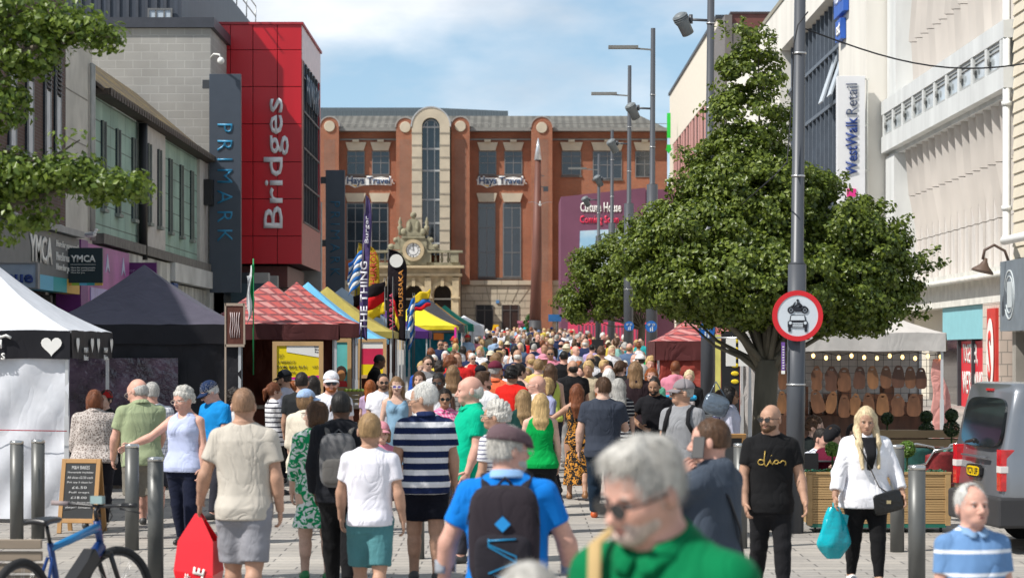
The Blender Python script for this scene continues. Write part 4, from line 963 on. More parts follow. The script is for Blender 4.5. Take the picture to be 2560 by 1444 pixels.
# pale block gable building and dark plant rooms
gbk = thing('block_building', 'pale grey blockwork building with dark coping rising behind the green tiled roof', 'building', (0, 87, 0))
w = MB(); w.box(-22, -10.85, 0, 4.9, .5, 13.75); w.build('wall', brick((.36, .35, .33), (.33, .32, .30), (.42, .41, .39), .62, .3, .016, var=.1, bump=.003), gbk)
w = MB(); w.box(-22.2, -10.7, -.15, 14, 13.76, 14.12); w.build('coping', M((.045, .05, .065), .5), gbk)
w = MB(); w.box(-10.845, -10.5, 1.0, 4.7, .5, 11.6); w.build('pier', brick((.36, .30, .29), (.32, .27, .26), (.4, .36, .35), .62, .3, .022), gbk)
w = MB(); w.box(-10.9, -10.4, .9, 4.8, 11.61, 12.0); w.build('pier_cap', M((.03, .035, .05), .5), gbk)
pr = thing('plant_room', 'dark ribbed metal rooftop building with window and railings at top left', 'building', (0, 90, 0))
w = MB(); w.box(-30, -12.3, 0, 26, 14.13, 17.6)
w.build('wall', M((.05, .06, .08), .5, var=.3, ns=2, sc3=(4, 4, .02)), pr)
w = MB(); [w.box(-19.6 + k * .35, -19.5 + k * .35, -.06, -.002, 14.2, 17.5) for k in range(20)]; w.build('ribs', M((.09, .095, .11), .4, .5), pr)
window(Xp(370, 90), Xp(432, 90), Zp(62, 90), Zp(22, 90), -.07, pr, 3, 1, glass=M((.5, .56, .62), .1, var=.1))
w = MB(); 
for k in range(7): w.tube([(-12.3, 2 + 4 * k, 17.6), (-12.3, 2 + 4 * k, 18.7)], .03, 5)
for z in (18.2, 18.7): w.tube([(-12.3, 0, z), (-12.3, 26, z)], .03, 5)
w.build('railing', M((.4, .42, .42), .4, .6), pr)
# red cladding box
RED = M((.52, .010, .020), .32, var=.09, ns=.9, spec=.5, sc3=(1, 1, .25))
rb = thing('red_box', 'big glossy red clad box with white vertical lettering overhanging the street', 'building', (0, 92, 0))
xl, xr, zb_, zt_ = -11.7, -8.0, 5.45, 14.55
cols_x = [xl, Xp(576, 92) + .0, Xp(645, 92), Xp(700, 92), xr]; cols_x = [xl, -10.72, -9.86, -8.93, xr]
rows_z = [zt_, 13.0, 11.5, 10.1, 8.65, 7.2, 6.2, zb_][::1]; rows_z = [zt_, Zp(125, 92), Zp(217, 92), Zp(310, 92), Zp(405, 92), Zp(497, 92), Zp(590, 92), zb_]
w = MB()
for i in range(4):
    for j in range(7): w.box(cols_x[i] + .012, cols_x[i + 1] - .012, 0, .1, rows_z[j + 1] + .012, rows_z[j] - .012)
w.build('panel', RED, rb, bevel=.006)
w = MB(); w.box(xl, xr - .05, .1, 9, zb_ + .05, zt_ - .02); w.build('core', M((.05, .005, .008), .6), rb)
w = MB(); w.box(xr - .045, xr, .11, 9, zt_ - 1.3, zt_); w.box(xr - .045, xr, .11, 9, zb_, zb_ + 1.6, 1); w.box(xr - .045, xr, 8.2, 9, zb_ + 1.6, zt_ - 1.3, 2); w.box(xr - .045, xr + .01, .11, .6, zb_ + 1.6, zt_ - 1.3, 1); w.build('side_cladding', [M((.6, .42, .42), .35), M((.33, .08, .06), .4, var=.2), RED], rb)
w = MB(); w.box(xl - .1, xr + .06, -.05, 9.1, zt_ + .002, zt_ + .1); w.build('coping', M((.35, .02, .03), .5), rb)
w = MB(); w.box(xr - .04, xr - .02, .6, 8.2, zb_ + 1.6, zt_ - 1.3); gl = w.build('window', GLASSB, rb)
w = MB(); [w.box(xr - .019, xr + .03, .6 + 1.27 * k, .68 + 1.27 * k, zb_ + 1.6, zt_ - 1.3) for k in range(7)]; [w.box(xr - .018, xr + .035, .6, 8.2, z, z + .07) for z in (7.05, 8.5, 9.9, 11.3, 12.6)]; w.build('window_frame', M((.03, .03, .035), .5), gl)
BLUEL = M((.02, .25, .50), .4, var=0)
text('Bridges', 4.95, .95, M((.74, .74, .77), .35, var=.03), rb, Vector((Xp(691, 92), 91.93, Zp(408, 92))), rot=90, bold=.010, ext=.05)
text('PRIMARK', 6.2, 1.1, M((.01, .06, .12), .4, var=0), rb, Vector((xr + .06, 96.6, 12.3)), 'right', bold=.015)
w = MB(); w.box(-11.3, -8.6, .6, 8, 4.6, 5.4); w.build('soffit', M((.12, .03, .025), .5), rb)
# pylons
for px0, px1, py0, py1, dd, lab, tw_, tc_, th, tz in ((523, 602, 185, 731, 86, 'tall dark pylon sign with blue vertical letters beside the red box', 4.2, (.03, .25, .46), .53, 457), (814, 862, 425, 790, 108, 'shorter dark pylon sign with dull blue letters right of the red box', 3.34, (.015, .12, .22), .42, 597)):
    pyl = thing('pylon_sign', lab, 'sign', (0, dd, 0), group='dark vertical pylon signs')
    w = MB(); w.box(Xp(px0, dd), Xp(px1, dd), 0, .25, Zp(py1, dd), Zp(py0, dd)); w.build('panel', M((.055, .07, .095), .45, var=.06), pyl, bevel=.01)
    w = MB(); [w.box(Xp(px0, dd) - .25, Xp(px0, dd) - .002, .05, .2, Zp(q, dd) - .15, Zp(q, dd) + .15) for q in (py0 + 25, (py0 + py1) / 2)]; w.build('bracket', DGREY, pyl)
    text('PRIMARK', tw_, th, M(tc_, .4, var=0), pyl, Vector((Xp((px0 + px1) / 2, dd), dd - .02, Zp(tz, dd))), rot=-90, bold=-.005, space=1.5)
# floodlight on pylon
fl = thing('cctv_camera', 'white dome camera on a curved arm above the tall pylon sign', 'camera', (Xp(548, 85.6), 85.6, Zp(145, 85.6)))
w = MB(); w.tube([(-.35, .4, .05), (-.2, .1, .15), (0, 0, .12), (.05, 0, 0)], .035, 6); w.build('arm', WHITE, fl); w = MB(); w.ball((.06, 0, -.1), .13, 10); w.build('dome', WHITE, fl)
# shops further along, left
lb = thing('shopping_centre_wing', 'grey concrete and glass shopping centre wing beneath and beyond the red box', 'building', (0, 88, 0))
w = MB(); w.box(-20, -9.4, 0, 28, .8, 5.0); w.build('shop_window', glassy((.05, .06, .07)), lb)
for y in (.2, 3.6, 7.0, 10.4): w = MB(); w.box(-9.4, -8.9, y, y + .7, .8, 5.0); w.build('pier', M((.33, .32, .31), .75, var=.1), lb)
w = MB(); w.box(-20, -8.6, 13.4, 19.5, .9, 11.2); w.box(-9.2, -8.0, 13.3, 13.9, .9, 8.4); w.build('wall', M((.33, .32, .31), .75, var=.1), lb)
w = MB(); w.box(-10.2, -9.0, -.3, -.2, 3.9, 4.6); w.build('hanging_sign', M((.03, .06, .08), .5), lb); w = MB(); w.box(-8.9, -7.8, 1.0, 1.1, 3.7, 4.35); w.build('hanging_sign', M((.02, .02, .025), .5), lb)

# ---------------- right side, facade line x = 12 ----------------
XR_ = 12.0
fb = thing('panelled_building', 'pale pink building with pleated concrete panels and a projecting band of small windows', 'building', (XR_, 0, 0))
CP = M((.61, .575, .54), .8, var=.11, ns=1.6, sc3=(1, 1, .22)); GW = M((.62, .635, .63), .6, var=.10, ns=1.6, sc3=(1, 1, .25))
w = MB(); w.box(.6, 10, 57.8, 77, 4.2, 17); w.box(.8, 10, 57.8, 77, 0, 4.19); w.build('core', CREAM, fb)
NP, y0, y1 = 17, 57.9, 75.2; dy = (y1 - y0) / NP
w = MB()
def pleat(za, zb, da, db, nz=1):
    for k in range(NP):
        a, b = y0 + dy * k, y0 + dy * (k + 1)
        w.add([(.55, b - .02, za), (.55 - .0, a, za), (.55, b, zb), (.55, a, zb)], [])
        # near edge proud, far edge recessed: twisted panel
        pa, pb = .55 - da, .55 - db
        w.add([(pa, a + .012, za), (.55, b - .012, za), (.55, b - .012, zb), (pb, a + .012, zb), (.56, a + .012, za), (.56, a + .012, zb)], [(0, 1, 2, 3), (0, 3, 5, 4), (0, 4, 1)])
for za, zb, da, db in ((6.9, 8.55, .38, .50), (5.55, 6.88, .10, .36), (4.2, 5.53, .05, .09)): pleat(za, zb, da, db)
w.build('pleated_panel', CP, fb); w = MB()
for za, zb, da, db in ((10.1, 11.6, .22, .30), (11.62, 13.4, .38, .24), (13.42, 15.2, .2, .38), (15.22, 17, .36, .2)): pleat(za, zb, da, db)
w.build('pleated_panel', CP, fb)
w = MB(); w.box(-.25, .62, 57.8, 77, 9.62, 10.05); w.box(-.25, .62, 57.8, 77, 8.42, 8.92)
nw = 10
for k in range(nw + 1): yy = 58.2 + 18.4 * k / nw; w.box(-.24, .62, yy - .13, yy + .13, 8.922, 9.618)
w.box(.0, .6, 57.8, 77, 8.30, 8.418); w.build('window_band', GW, fb)
for k in range(nw):
    a, b = 58.2 + 18.4 * k / nw + .15, 58.2 + 18.4 * (k + 1) / nw - .15
    q = MB(); q.box(-.16, -.14, a, b, 8.93, 9.61); o = q.build('window', M((.42, .47, .50), .08, var=.35, ns=1.4, spec=.8), fb)
    q = MB(); [q.box(-.20, -.162, c, d, e, f) for c, d, e, f in ((a, a + .06, 8.93, 9.61), (b - .06, b, 8.93, 9.61), (a + .06, b - .06, 8.93, 9.0), (a + .06, b - .06, 9.53, 9.61), (a + .06, b - .06, 9.42, 9.45))]; q.build('window_frame', M((.38, .39, .38), .5), o)
    q = MB(); q.lathe([(.09, 0), (.09, .03)], n=10, T=Matrix.Translation((-.21, b - .12, 9.25)) @ FACE['left']) ; q.build('vent', M((.2, .2, .19), .6), o)
w = MB(); w.box(-.1, .62, 75.3, 77, 4.2, 8.29); w.box(-.05, .62, 75.3, 77, 10.06, 17); w.build('end_pier', GW, fb)
w = MB(); w.box(-.15, .62, 57.8, 77, 4.02, 4.198); w.tube([(-.18, 57.8, 4.0), (-.18, 77, 4.0)], .07, 8); w.box(.1, .62, 57.8, 77, 3.35, 4.0); w.build('ledge', M((.66, .65, .6), .7, var=.15), fb)
w = MB(); w.tube([(.3, 58.4, .5), (.3, 58.4, 4)], .03, 5); w.build('cable', BLACK, fb)
# shopfronts under it
sp = thing('shopfront', 'turquoise fascia and red poster windows under the pale pink building', 'shop front', (XR_, 0, 0))
w = MB(); w.box(.2, .6, 60.6, 68.5, 2.45, 3.34); w.build('fascia', M((.24, .52, .58), .6, var=.05), sp)
w = MB(); w.box(.42, .6, 62.2, 72, .4, 2.44); w.build('shop_window', glassy((.03, .02, .02)), sp)
PR = M((.62, .015, .03), .45, var=.08); w = MB(); w.box(.38, .41, 62.4, 64.6, .5, 2.4); w.box(.38, .41, 64.8, 66.6, .5, 2.4); w.build('poster', PR, sp)
text('TOGETHER,', 2.1, .62, WHITE, sp, Vector((XR_ + .37, 65.3, 2.02)), 'left', bold=.02, ext=.005); text('WE’RE MAKING', 3.6, .62, WHITE, sp, Vector((XR_ + .37, 64.6, 1.28)), 'left', bold=.02, ext=.005)
w = MB(); [w.box(.3, .5, y, y + .12, .4, 2.44) for y in (62.2, 64.65, 66.7)]; w.build('mullion', DGREY, sp)
w = MB(); w.box(.1, .7, 60.0, 62.15, .4, 3.34); w.build('tiled_pier', brick((.58, .48, .42), (.55, .46, .40), (.3, .27, .24), .3, .3, .012), sp)
w = MB(); w.box(.02, .098, 60.1, 61.2, .6, 3.2); w.build('red_panel', M((.55, .04, .03), .5), sp); w = MB(); w.lathe([(.5, 0), (.5, .02)], n=24, T=Matrix.Translation((.0, 60.65, 2.0)) @ FACE['left'] @ Matrix.Diagonal((.85, 1.9, 1, 1))); w.build('logo_disc', WHITE, sp)
text('S', .42, 1.3, M((.6, .03, .02), .5, var=0), sp, Vector((XR_ - .03, 60.65, 2.0)), 'left', bold=.02, ext=.01)
w = MB(); w.box(.45, .6, 58.0, 59.9, .4, 3.34); [w.box(.40, .448, 58.0, 59.9, .5 + .1 * k, .57 + .1 * k) for k in range(28)]; w.build('shutter', M((.42, .41, .37), .5), sp)
# clapboard building nearer
cbd = thing('clapboard_building', 'cream clapboard building at the right edge with grey shop sign', 'building', (XR_, 0, 0))
w = MB(); w.box(-.0, 9, 40, 57.75, 4.3, 17); w.box(.3, 9, 40, 57.6, 0, 4.29); w.build('wall', M((.60, .54, .43), .75, var=.05), cbd)
w = MB(); [w.add([(-.0, 40, z), (-.04, 40, z), (-.0, 40, z + .28), (-.0, 57.78, z), (-.04, 57.78, z), (-.0, 57.78, z + .28)], [(1, 2, 5, 4), (0, 1, 4, 3), (3, 4, 5)]) for z in [4.32 + .29 * k for k in range(43)]]; w.build('clapboards', M((.62, .56, .45), .7, var=.05), cbd)
w = MB(); w.tube([(-.15, 57.9, 17), (-.15, 57.9, 4.9), (-.5, 56.5, 4.7), (-.5, 50, 4.7)], .1, 10); [w.lathe([(.13, 0), (.13, .1)], (-.15, 57.9, z), 10) for z in (5.5, 8, 11, 14)]; w.build('drainpipe', M((.72, .73, .72), .45, var=.04), cbd)
w = MB(); w.box(-.35, .25, 48, 57.7, 2.6, 4.25); w.build('shop_sign', M((.16, .19, .22), .6, var=.12), cbd)
w = MB(); ring(w, 0, 0, .55, .58, 0, .02, 0, 0, 360, 30); ring(w, 0, 0, .42, .44, 0, .02, 0, 0, 360, 30); [w.box(-.2 + .13 * k, -.13 + .13 * k, 0, .02, -.3, .3) for k in range(4)]
o = w.build('logo', M((.55, .6, .62), .6, var=0), cbd); o.rotation_euler = (0, 0, R(-90)); o.location = (-.37, 56.6, 3.45)
w = MB(); w.box(.3, .5, 48, 57.6, 0, 2.55); w.build('shop_window', BLACK, cbd)
w = MB(); w.box(-.1, .3, 57.1, 57.5, 0, 2.59); w.build('post', M((.3, .28, .25), .7), cbd)
lp = thing('swan_neck_lamp', 'rusty swan neck lamp over the grey shop sign', 'lamp', (XR_ - .5, 56.9, 4.0))
w = MB(); w.tube([(.2, 0, .2), (.1, 0, .48), (-.15, 0, .62), (-.38, 0, .5), (-.42, 0, .28)], .035, 8); w.build('arm', M((.10, .065, .05), .6), lp)
w = MB(); w.lathe([(.04, .3), (.06, .22), (.12, .12), (.26, .0), (.27, -.04)], n=16, T=Matrix.Translation((-.42, 0, .02)) @ Matrix.Rotation(.25, 4, 'Y')); w.build('shade', M((.11, .07, .05), .6), lp)
# white retail building with glazing
ww = thing('glazed_retail_building', 'white rendered retail building with tall blue black glazing and a vertical banner', 'building', (XR_, 0, 0))
w = MB(); w.box(.5, 12, 77.2, 132, 0, 16.6); w.box(-.7, 12, 77.1, 83.6, 0, 16.9); w.box(-.25, 12, 83.61, 132, 15.3, 17.3); w.box(-.25, 12, 106, 132, 3.8, 15.29); w.build('wall', M((.72, .69, .63), .75, var=.09, ns=.9, sc3=(1, 1, .2)), ww)
w = MB(); w.box(.3, .49, 83.62, 106, 3, 15.28); gl = w.build('glazing', M((.05, .085, .125), .06, var=.6, ns=.45, sc3=(1, 1, .2), spec=.9), ww)
w = MB(); [w.box(.1, .299, 83.7 + k * 1.24, 83.82 + k * 1.24, 3, 15.28) for k in range(18)]; [w.box(.08, .298, 83.62, 106, z, z + .14) for z in (8.0, 11.4, 13.4)]; w.build('mullion', M((.10, .12, .15), .5), gl)
for y_ in (88.2, 90.7):
    q = MB(); q.add([(.25, y_, 13.3), (.25, y_ + 1.1, 13.3), (-.35, y_ + 1.1, 11.5), (-.35, y_, 11.5)], [(0, 1, 2, 3)]); q.build('open_window', M((.5, .55, .6), .15), ww, solid=.06)
w = MB(); w.box(-.3, 12, 77, 132, 17.31, 17.5); w.build('coping', M((.3, .28, .22), .7), ww)
bn = thing('banner_sign', 'tall white banner sign with navy vertical lettering high on the retail building', 'sign', (0, 76.6, 0))
w = MB(); w.box(Xp(2093, 76.6), Xp(2163, 76.6), 0, .3, Zp(560, 76.6), Zp(190, 76.6)); w.build('panel', M((.70, .71, .73), .5, var=.03), bn, bevel=.01)
w = MB(); w.tube([(Xp(2170, 76.6), .15, Zp(560, 76.6)), (Xp(2170, 76.6), .15, Zp(195, 76.6))], .03, 6); [w.bar((Xp(2163, 76.6), .15, Zp(q, 76.6)), (Xp(2175, 76.6), .15, Zp(q, 76.6)), .05, .05) for q in (197, 312, 425)]; w.build('bracket', M((.6, .6, .55), .5), bn)
text('WestWalk', 1.85, .38, M((.01, .04, .20), .5, var=0), bn, Vector((Xp(2129, 76.6), 76.57, Zp(366, 76.6))), rot=90, bold=.025); text('Retail', .98, .36, M((.04, .06, .12), .5, var=0), bn, Vector((Xp(2129, 76.6), 76.57, Zp(248, 76.6))), rot=90, bold=-.004)
w = MB(); w.box(Xp(2117, 76.6), Xp(2140, 76.6), -.04, -.002, Zp(492, 76.6), Zp(472, 76.6)); w.box(Xp(2120, 76.6), Xp(2142, 76.6), -.04, -.002, Zp(520, 76.6), Zp(508, 76.6), 1); w.build('logo_patch', [M((.7, .03, .25), .5), M((.02, .4, .6), .5)], bn)
bs = thing('blue_sign', 'royal blue lettering sign fixed at the very top right of the white pier', 'sign', (11.2, 82.2, 13.9))
w = MB(); w.box(-.1, .08, -1.2, 1.2, -.35, 1.1); w.box(-.1, .08, -.5, .8, -1.2, -.5); w.build('panel', M((.02, .10, .45), .5), bs); text('West Walk', 2.0, .5, M((.7, .75, .9), .5, var=0), bs, Vector((11.08, 82.2, 14.2)), 'left', bold=.02); text('est', .9, .4, WHITE, bs, Vector((11.08, 82.2, 13.05)), 'left', bold=.02)
# brown tower block
bt_ = thing('maroon_building', 'dark maroon clad tower behind the top of the tall street tree', 'building', (0, 133, 0))
w = MB(); w.box(12.1, 26, 0, 8, 0, Zp(35, 133)); w.build('wall', M((.16, .055, .045), .5, var=.15), bt_); w = MB(); w.box(12.0, 26.1, -.1, 8.1, Zp(35, 133), Zp(30, 133)); w.box(11.7, 12.09, -.2, 8, 0, Zp(38, 133), 1); w.box(12.1, 12.7, -.15, 0, 0, Zp(60, 133), 1); w.build('trim', [M((.07, .05, .05), .5), M((.16, .14, .13), .6)], bt_)
# pink and cream block
pk = thing('pink_striped_building', 'cream building with narrow dark windows between pink vertical panels', 'building', (XR_, 0, 0))
w = MB(); w.box(.3, 14, 141.5, 184, 0, 21.6); w.box(0, .299, 141.5, 144, 0, 21.6); w.box(0, .299, 181.0, 184, 0, 21.6); w.box(0, .298, 144.01, 181, 17.6, 21.6); w.box(0, .298, 144.01, 181, 0, 8); w.box(-.1, 14.1, 141.3, 184.2, 21.61, 21.8, 1); w.build('wall', [M((.68, .62, .52), .8, var=.05), DGREY], pk)
yy = 144.3; k = 0; wp = MB()
while yy < 180:
    q = MB(); q.box(.1, .299, yy, yy + .75, 8.01, 17.59); q.build('window', BLACK, pk); wp.box(.02, .298, yy + .8, yy + 2.0, 8.01, 17.59); yy += 2.9 if k % 3 else 2.1; k += 1
wp.build('pink_panel', M((.48, .25, .22), .8, var=.06), pk)
gs = thing('green_sign', 'bright green vertical pharmacy sign on the far cream wall', 'sign', (11.35, 175, 0)); w = MB(); w.box(-.13, .13, -.08, .08, Zp(345, 175), Zp(283, 175)); w.prism([(-.25, Zp(372, 175)), (.0, Zp(384, 175)), (.25, Zp(372, 175)), (.15, Zp(372, 175)), (.15, Zp(362, 175)), (-.15, Zp(362, 175)), (-.15, Zp(372, 175))], -.1, .1); w.build('panel', M((.02, .55, .05), .5, var=0), gs)
# hoarding
hd = thing('hoarding', 'purple hoarding wrapped building announcing a culture house with a sky picture', 'hoarding', (0, 165, 0))
qa, qb, qc = Xp(1402, 165), Xp(1614, 165), Xp(1690, 165)
PURH = M((.155, .055, .10), .6, var=.12, ns=.5)
w = MB(); w.prism([(qa, 1.5), (qb, 1.5), (qb, Zp(469, 165)), (qa, Zp(492, 165))], 0, 8); w.box(qb + .01, qc, 1.5, 8, 1.5, Zp(470, 165)); w.build('wrap', PURH, hd)
PIC, nt_, b_ = _base('sky_picture'); rp_ = nt_.nodes.new('ShaderNodeValToRGB'); rp_.color_ramp.elements[0].color = (.28, .50, .68, 1); rp_.color_ramp.elements[1].color = (.62, .72, .76, 1); rp_.color_ramp.elements[0].position = .4; rp_.color_ramp.elements[1].position = .6; nt_.links.new(_noise(nt_, .35, 5), rp_.inputs[0]); nt_.links.new(rp_.outputs[0], b_.inputs['Base Color'])
w = MB(); w.prism([(Xp(1447, 165), Zp(720, 165)), (Xp(1612, 165), Zp(720, 165)), (Xp(1612, 165), Zp(569, 165)), (Xp(1450, 165), Zp(577, 165))], -.05, -.002); w.build('picture', PIC, hd)
text('Culture House', 2.8, .68, WHITE, hd, Vector((Xp(1502, 165), 164.96, Zp(518, 165))), bold=.022, ext=.02); text('Coming Soon', 2.65, .68, M((.72, .03, .09), .5, var=0), hd, Vector((Xp(1498, 165), 164.96, Zp(551, 165))), bold=.022, ext=.02)
w = MB(); w.box(Xp(1420, 162), Xp(1640, 162), -3, -2.9, 1.6, Zp(805, 162)); w.build('lower_hoarding', M((.60, .05, .12), .6), hd)
w = MB(); [w.box(Xp(1445 + 9 * k, 162), Xp(1449 + 9 * k, 162), -3.02, -3.002, 2.6, Zp(812, 162)) for k in range(18)]; w.build('hoarding_marks', PURH, hd)
# rust spire mast
ms_ = thing('spire_mast', 'tall rust brown mast with a silver pointed tip before the brick offices', 'mast', (Xp(1338, 150), 150, zg(150)))
w = MB(); H_ = Zp(400, 150) - zg(150); w.tube([(0, 0, 2.2), (0.1, 0, 6), (.17, 0, H_)], [.36, .31, .18], 16); w.build('shaft', M((.13, .045, .03), .6, var=.25, ns=2, sc3=(1, 1, .3)), ms_)
w = MB(); w.tube([(0, 0, 0), (0, 0, 2.2)], [.42, .38], 16); w.build('base', M((.04, .04, .045), .6), ms_); w = MB(); w.tube([(.17, 0, H_), (.19, 0, H_ + 1.35)], [.24, .03], 12); w.build('tip', M((.6, .62, .65), .3, .6), ms_)
w = MB(); [w.bar((.15, 0, z), (.55, -.1, z - .1), .05, .05) for z in (H_ - .9, H_ - 1.6)]; w.box(.5, .8, -.2, .0, H_ - 1.95, H_ - 1.65); w.build('floodlight', DGREY, ms_)

# ---------------- lamp columns ----------------
POLE = M((.070, .076, .088), .42, .1, var=.05)
def lamp_column(label, px, d, top_z, base_h, r0, r1, spots=(), arm=None, sign=None, lean=0, extras=None):
    t = thing('lamp_column', label, 'lamp column', (Xp(px, d), d, zg(d)), group='grey lamp columns along the right side')
    H = top_z - zg(d); w = MB(); L = lambda z: lean * z
    w.tube([(L(0), 0, 0), (L(base_h), 0, base_h)], r0, 20); w.tube([(L(base_h), 0, base_h), (L(base_h), 0, base_h + .03), (L(H), 0, H)], [r0, r1, r1 * .82], 20)
    for z in (base_h * .55, base_h + 1.0, base_h + 2.4): w.tube([(L(z), 0, z), (L(z), 0, z + .02)], r0 + .006 if z < base_h else r1 + .006, 16, 1)
    w.build('column', [POLE, M((.6, .6, .6), .3, .7)], t)
    for zz, side, sc_ in spots:
        z = zz - zg(d); q = MB(); q.tube([(L(z), 0, z), (L(z) + side * .55 * sc_, 0, z + .02)], .035 * sc_, 8); q.tube([(L(z) + side * .5 * sc_, 0, z - .05), (L(z) + side * .5 * sc_, 0, z + .1)], .05 * sc_, 8); o = q.build('bracket_arm', POLE, t)
        T = Matrix.Translation((L(z) + side * .72 * sc_, -.05, z - .02)) @ Matrix.Rotation(R(28) * -side * -1, 4, 'Y') @ Matrix.Rotation(R(20), 4, 'X')
        q = MB(); q.lathe([(.10 * sc_, .22 * sc_), (.17 * sc_, .18 * sc_), (.19 * sc_, .02 * sc_), (.16 * sc_, -.06 * sc_), (.155 * sc_, -.36 * sc_)], n=16, T=T); [q.lathe([(.2 * sc_, a * sc_), (.2 * sc_, (a + .02) * sc_)], n=16, T=T) for a in (.04, .09, .14)]; sp_ = q.build('spotlight', M((.17, .19, .20), .5), t)
        q = MB(); q.lathe([(.14 * sc_, -.362 * sc_), (.14 * sc_, -.37 * sc_)], n=16, T=T); q.build('lens', M((.5, .55, .58), .1), sp_)
    if arm:
        z, ln_, si = arm[0] - zg(d), arm[1], arm[2]; q = MB(); q.bar((L(z), 0, z), (L(z) + si * ln_, 0, z + .06), .06, .04); q.box(L(z) + si * ln_ - .45, L(z) + si * ln_ + .35, -.12, .12, z + .03, z + .11); q.build('lantern', M((.2, .2, .19), .4), t)
    return t
A = lamp_column('nearest thick grey lamp column carrying the round motor vehicle sign', 1986, 27.6, 7.6, 3.06, .105, .074, lean=.0105)
B_ = lamp_column('second lamp column with a large floodlight above the tall tree', 1768, 40, 8.4, 4.9, .122, .07, spots=((Zp(52, 40), -1, .66),), lean=.008)
lamp_column('lamp column topped by a flat lantern arm and a floodlight half way', 1628, 65, 10.8, 6.0, .15, .075, spots=((Zp(272, 65), -1, .78),), arm=(Zp(125, 65), .75, -1), lean=.005)
lamp_column('lamp column with cameras on top and a flat lantern arm', 1570, 76, 11.1, 6, .15, .07, spots=((Zp(360, 76), -1, .75),), arm=(Zp(240, 76), .75, -1), lean=.005)
lamp_column('slim plain lamp column between the hoarding letters and the tree', 1528, 92, Zp(325, 92), 6, .13, .07, spots=((Zp(448, 92), -1, .75),), lean=.004)
lamp_column('farthest slim lamp column crossing the hoarding lettering', 1495, 107, Zp(385, 107), 6, .13, .07, spots=((Zp(500, 107), -1, .8),), arm=(Zp(425, 107), .9, -1), lean=.004)
# round no motor vehicles sign
SRED = M((.60, .012, .02), .4, var=.03); SWH = M((.58, .63, .68), .45, var=.03)
sg = thing('road_sign', 'round red ringed sign with motorcycle and car on the nearest lamp column', 'road sign', (Xp(1994, 27.45), 27.45, Zp(789, 27.45)))
w = MB(); ring(w, 0, 0, .232, .288, -.012, .012, 0, 0, 360, 48); w.build('red_ring', SRED, sg); w = MB(); w.lathe([(.232, -.008), (.232, .006)], n=48, T=FACE['cam']); w.build('white_disc', SWH, sg); w = MB(); [w.bar((-.1, .03, z), (.1, .03, z), .03, .03) for z in (.12, -.12)]; w.build('bracket', POLE, sg)
w = MB(); y = -.012
def pl(*pts, m=0): w.prism([(a / 100 * .9, b / 100 * .9) for a, b in pts], y - .003, y + .004, m)
rr = lambda cx_, cz_, r0, r1: ring(w, cx_ / 100 * .9, cz_ / 100 * .9, r0 / 100 * .9, r1 / 100 * .9, y - .003, y + .004, 0, 0, 360, 20)
for cx_ in (-8.5, 9): rr(cx_, 7.2, 2.6, 4.4); rr(cx_, 7.2, 0.01, 1.4)
pl((-4, 6), (-2.5, 5.2), (5, 5.2), (6, 8), (4.5, 11.5), (-5, 12), (-8.5, 13), (-8.5, 12), (-5, 10.5)); pl((3, 12.4), (9.5, 12.4), (13.3, 9), (13.3, 7), (9, 11.5), (4, 11)); pl((-4.8, 10.8), (-2.6, 17.6), (-3.4, 17.6), (-7.5, 12))
pl((-1.2, 17), (1.2, 17.5), (5.6, 13.8), (5.0, 10.5), (1.2, 10.5), (1.4, 13.2), (-3.4, 11.6), (-3.8, 12.8), (-.8, 14.6)); rr(.0, 19.3, .01, 1.6)
pl((-9.2, .2), (-10.4, -6), (-12.6, -7.5), (-12.6, -14), (-12, -14.8), (12, -14.8), (12.6, -14), (12.6, -7.5), (10.4, -6), (9.2, .2), (7.8, 1.2), (-7.8, 1.2)); pl((-12, -14.5), (-8.6, -14.5), (-8.6, -20), (-12, -20)); pl((12, -14.5), (12, -20), (8.6, -20), (8.6, -14.5))
w.build('pictogram', M((.01, .012, .02), .5, var=0), sg)
w = MB(); y = -.017; pl((-8, 0), (-9, -5.6), (9, -5.6), (8, 0), (7, .2), (-7, .2)); [pl((-6.5, a), (-6.5, a - 1.2), (6.5, a - 1.2), (6.5, a)) for a in (-8.8, -10.8, -12.8)]
rr(-9.4, -9, .01, 1.9); rr(9.4, -9, .01, 1.9); w.build('pictogram_detail', SWH, sg)
sk_ = thing('sticker', 'purple strip sticker with white marks on the thick lamp column', 'sticker', (Xp(1958, 27.5), 27.5, Zp(890, 27.5))); w = MB(); w.box(-.02, .02, 0, .01, -.16, .16); w.build('strip', M((.16, .07, .32), .6), sk_); w = MB(); w.box(-.02, .02, 0, .01, -.2, -.162); [w.box(-.010, .012, -.004, -.001, -.14 + .03 * k, -.128 + .03 * k) for k in range(9)]; w.build('marks', WHITE, sk_)
# cable across the street
cb_ = MB(); a, b2 = Wp(2012, 72, 27.6), Wp(2700, 130, 30); cb_.tube([a.lerp(b2, t) + Vector((0, 0, -.32 * math.sin(math.pi * t) * 1)) for t in [i / 16 for i in range(17)]], .010, 5); tag(cb_.build('cable', BLACK), 'black cable strung from the thick lamp column to the right', 'cable')
cb_ = MB(); cb_.tube([Wp(*q) for q in ((2020, 30, 27.45), (1995, 62, 27.43), (1985, 110, 27.45), (1980, 250, 27.45), (1968, 405, 27.45), (1935, 440, 27.2), (1890, 480, 28.2), (1855, 510, 30))], .008, 5); tag(cb_.build('cable', BLACK), 'thin black cable drooping from the thick lamp column into the tree', 'cable')
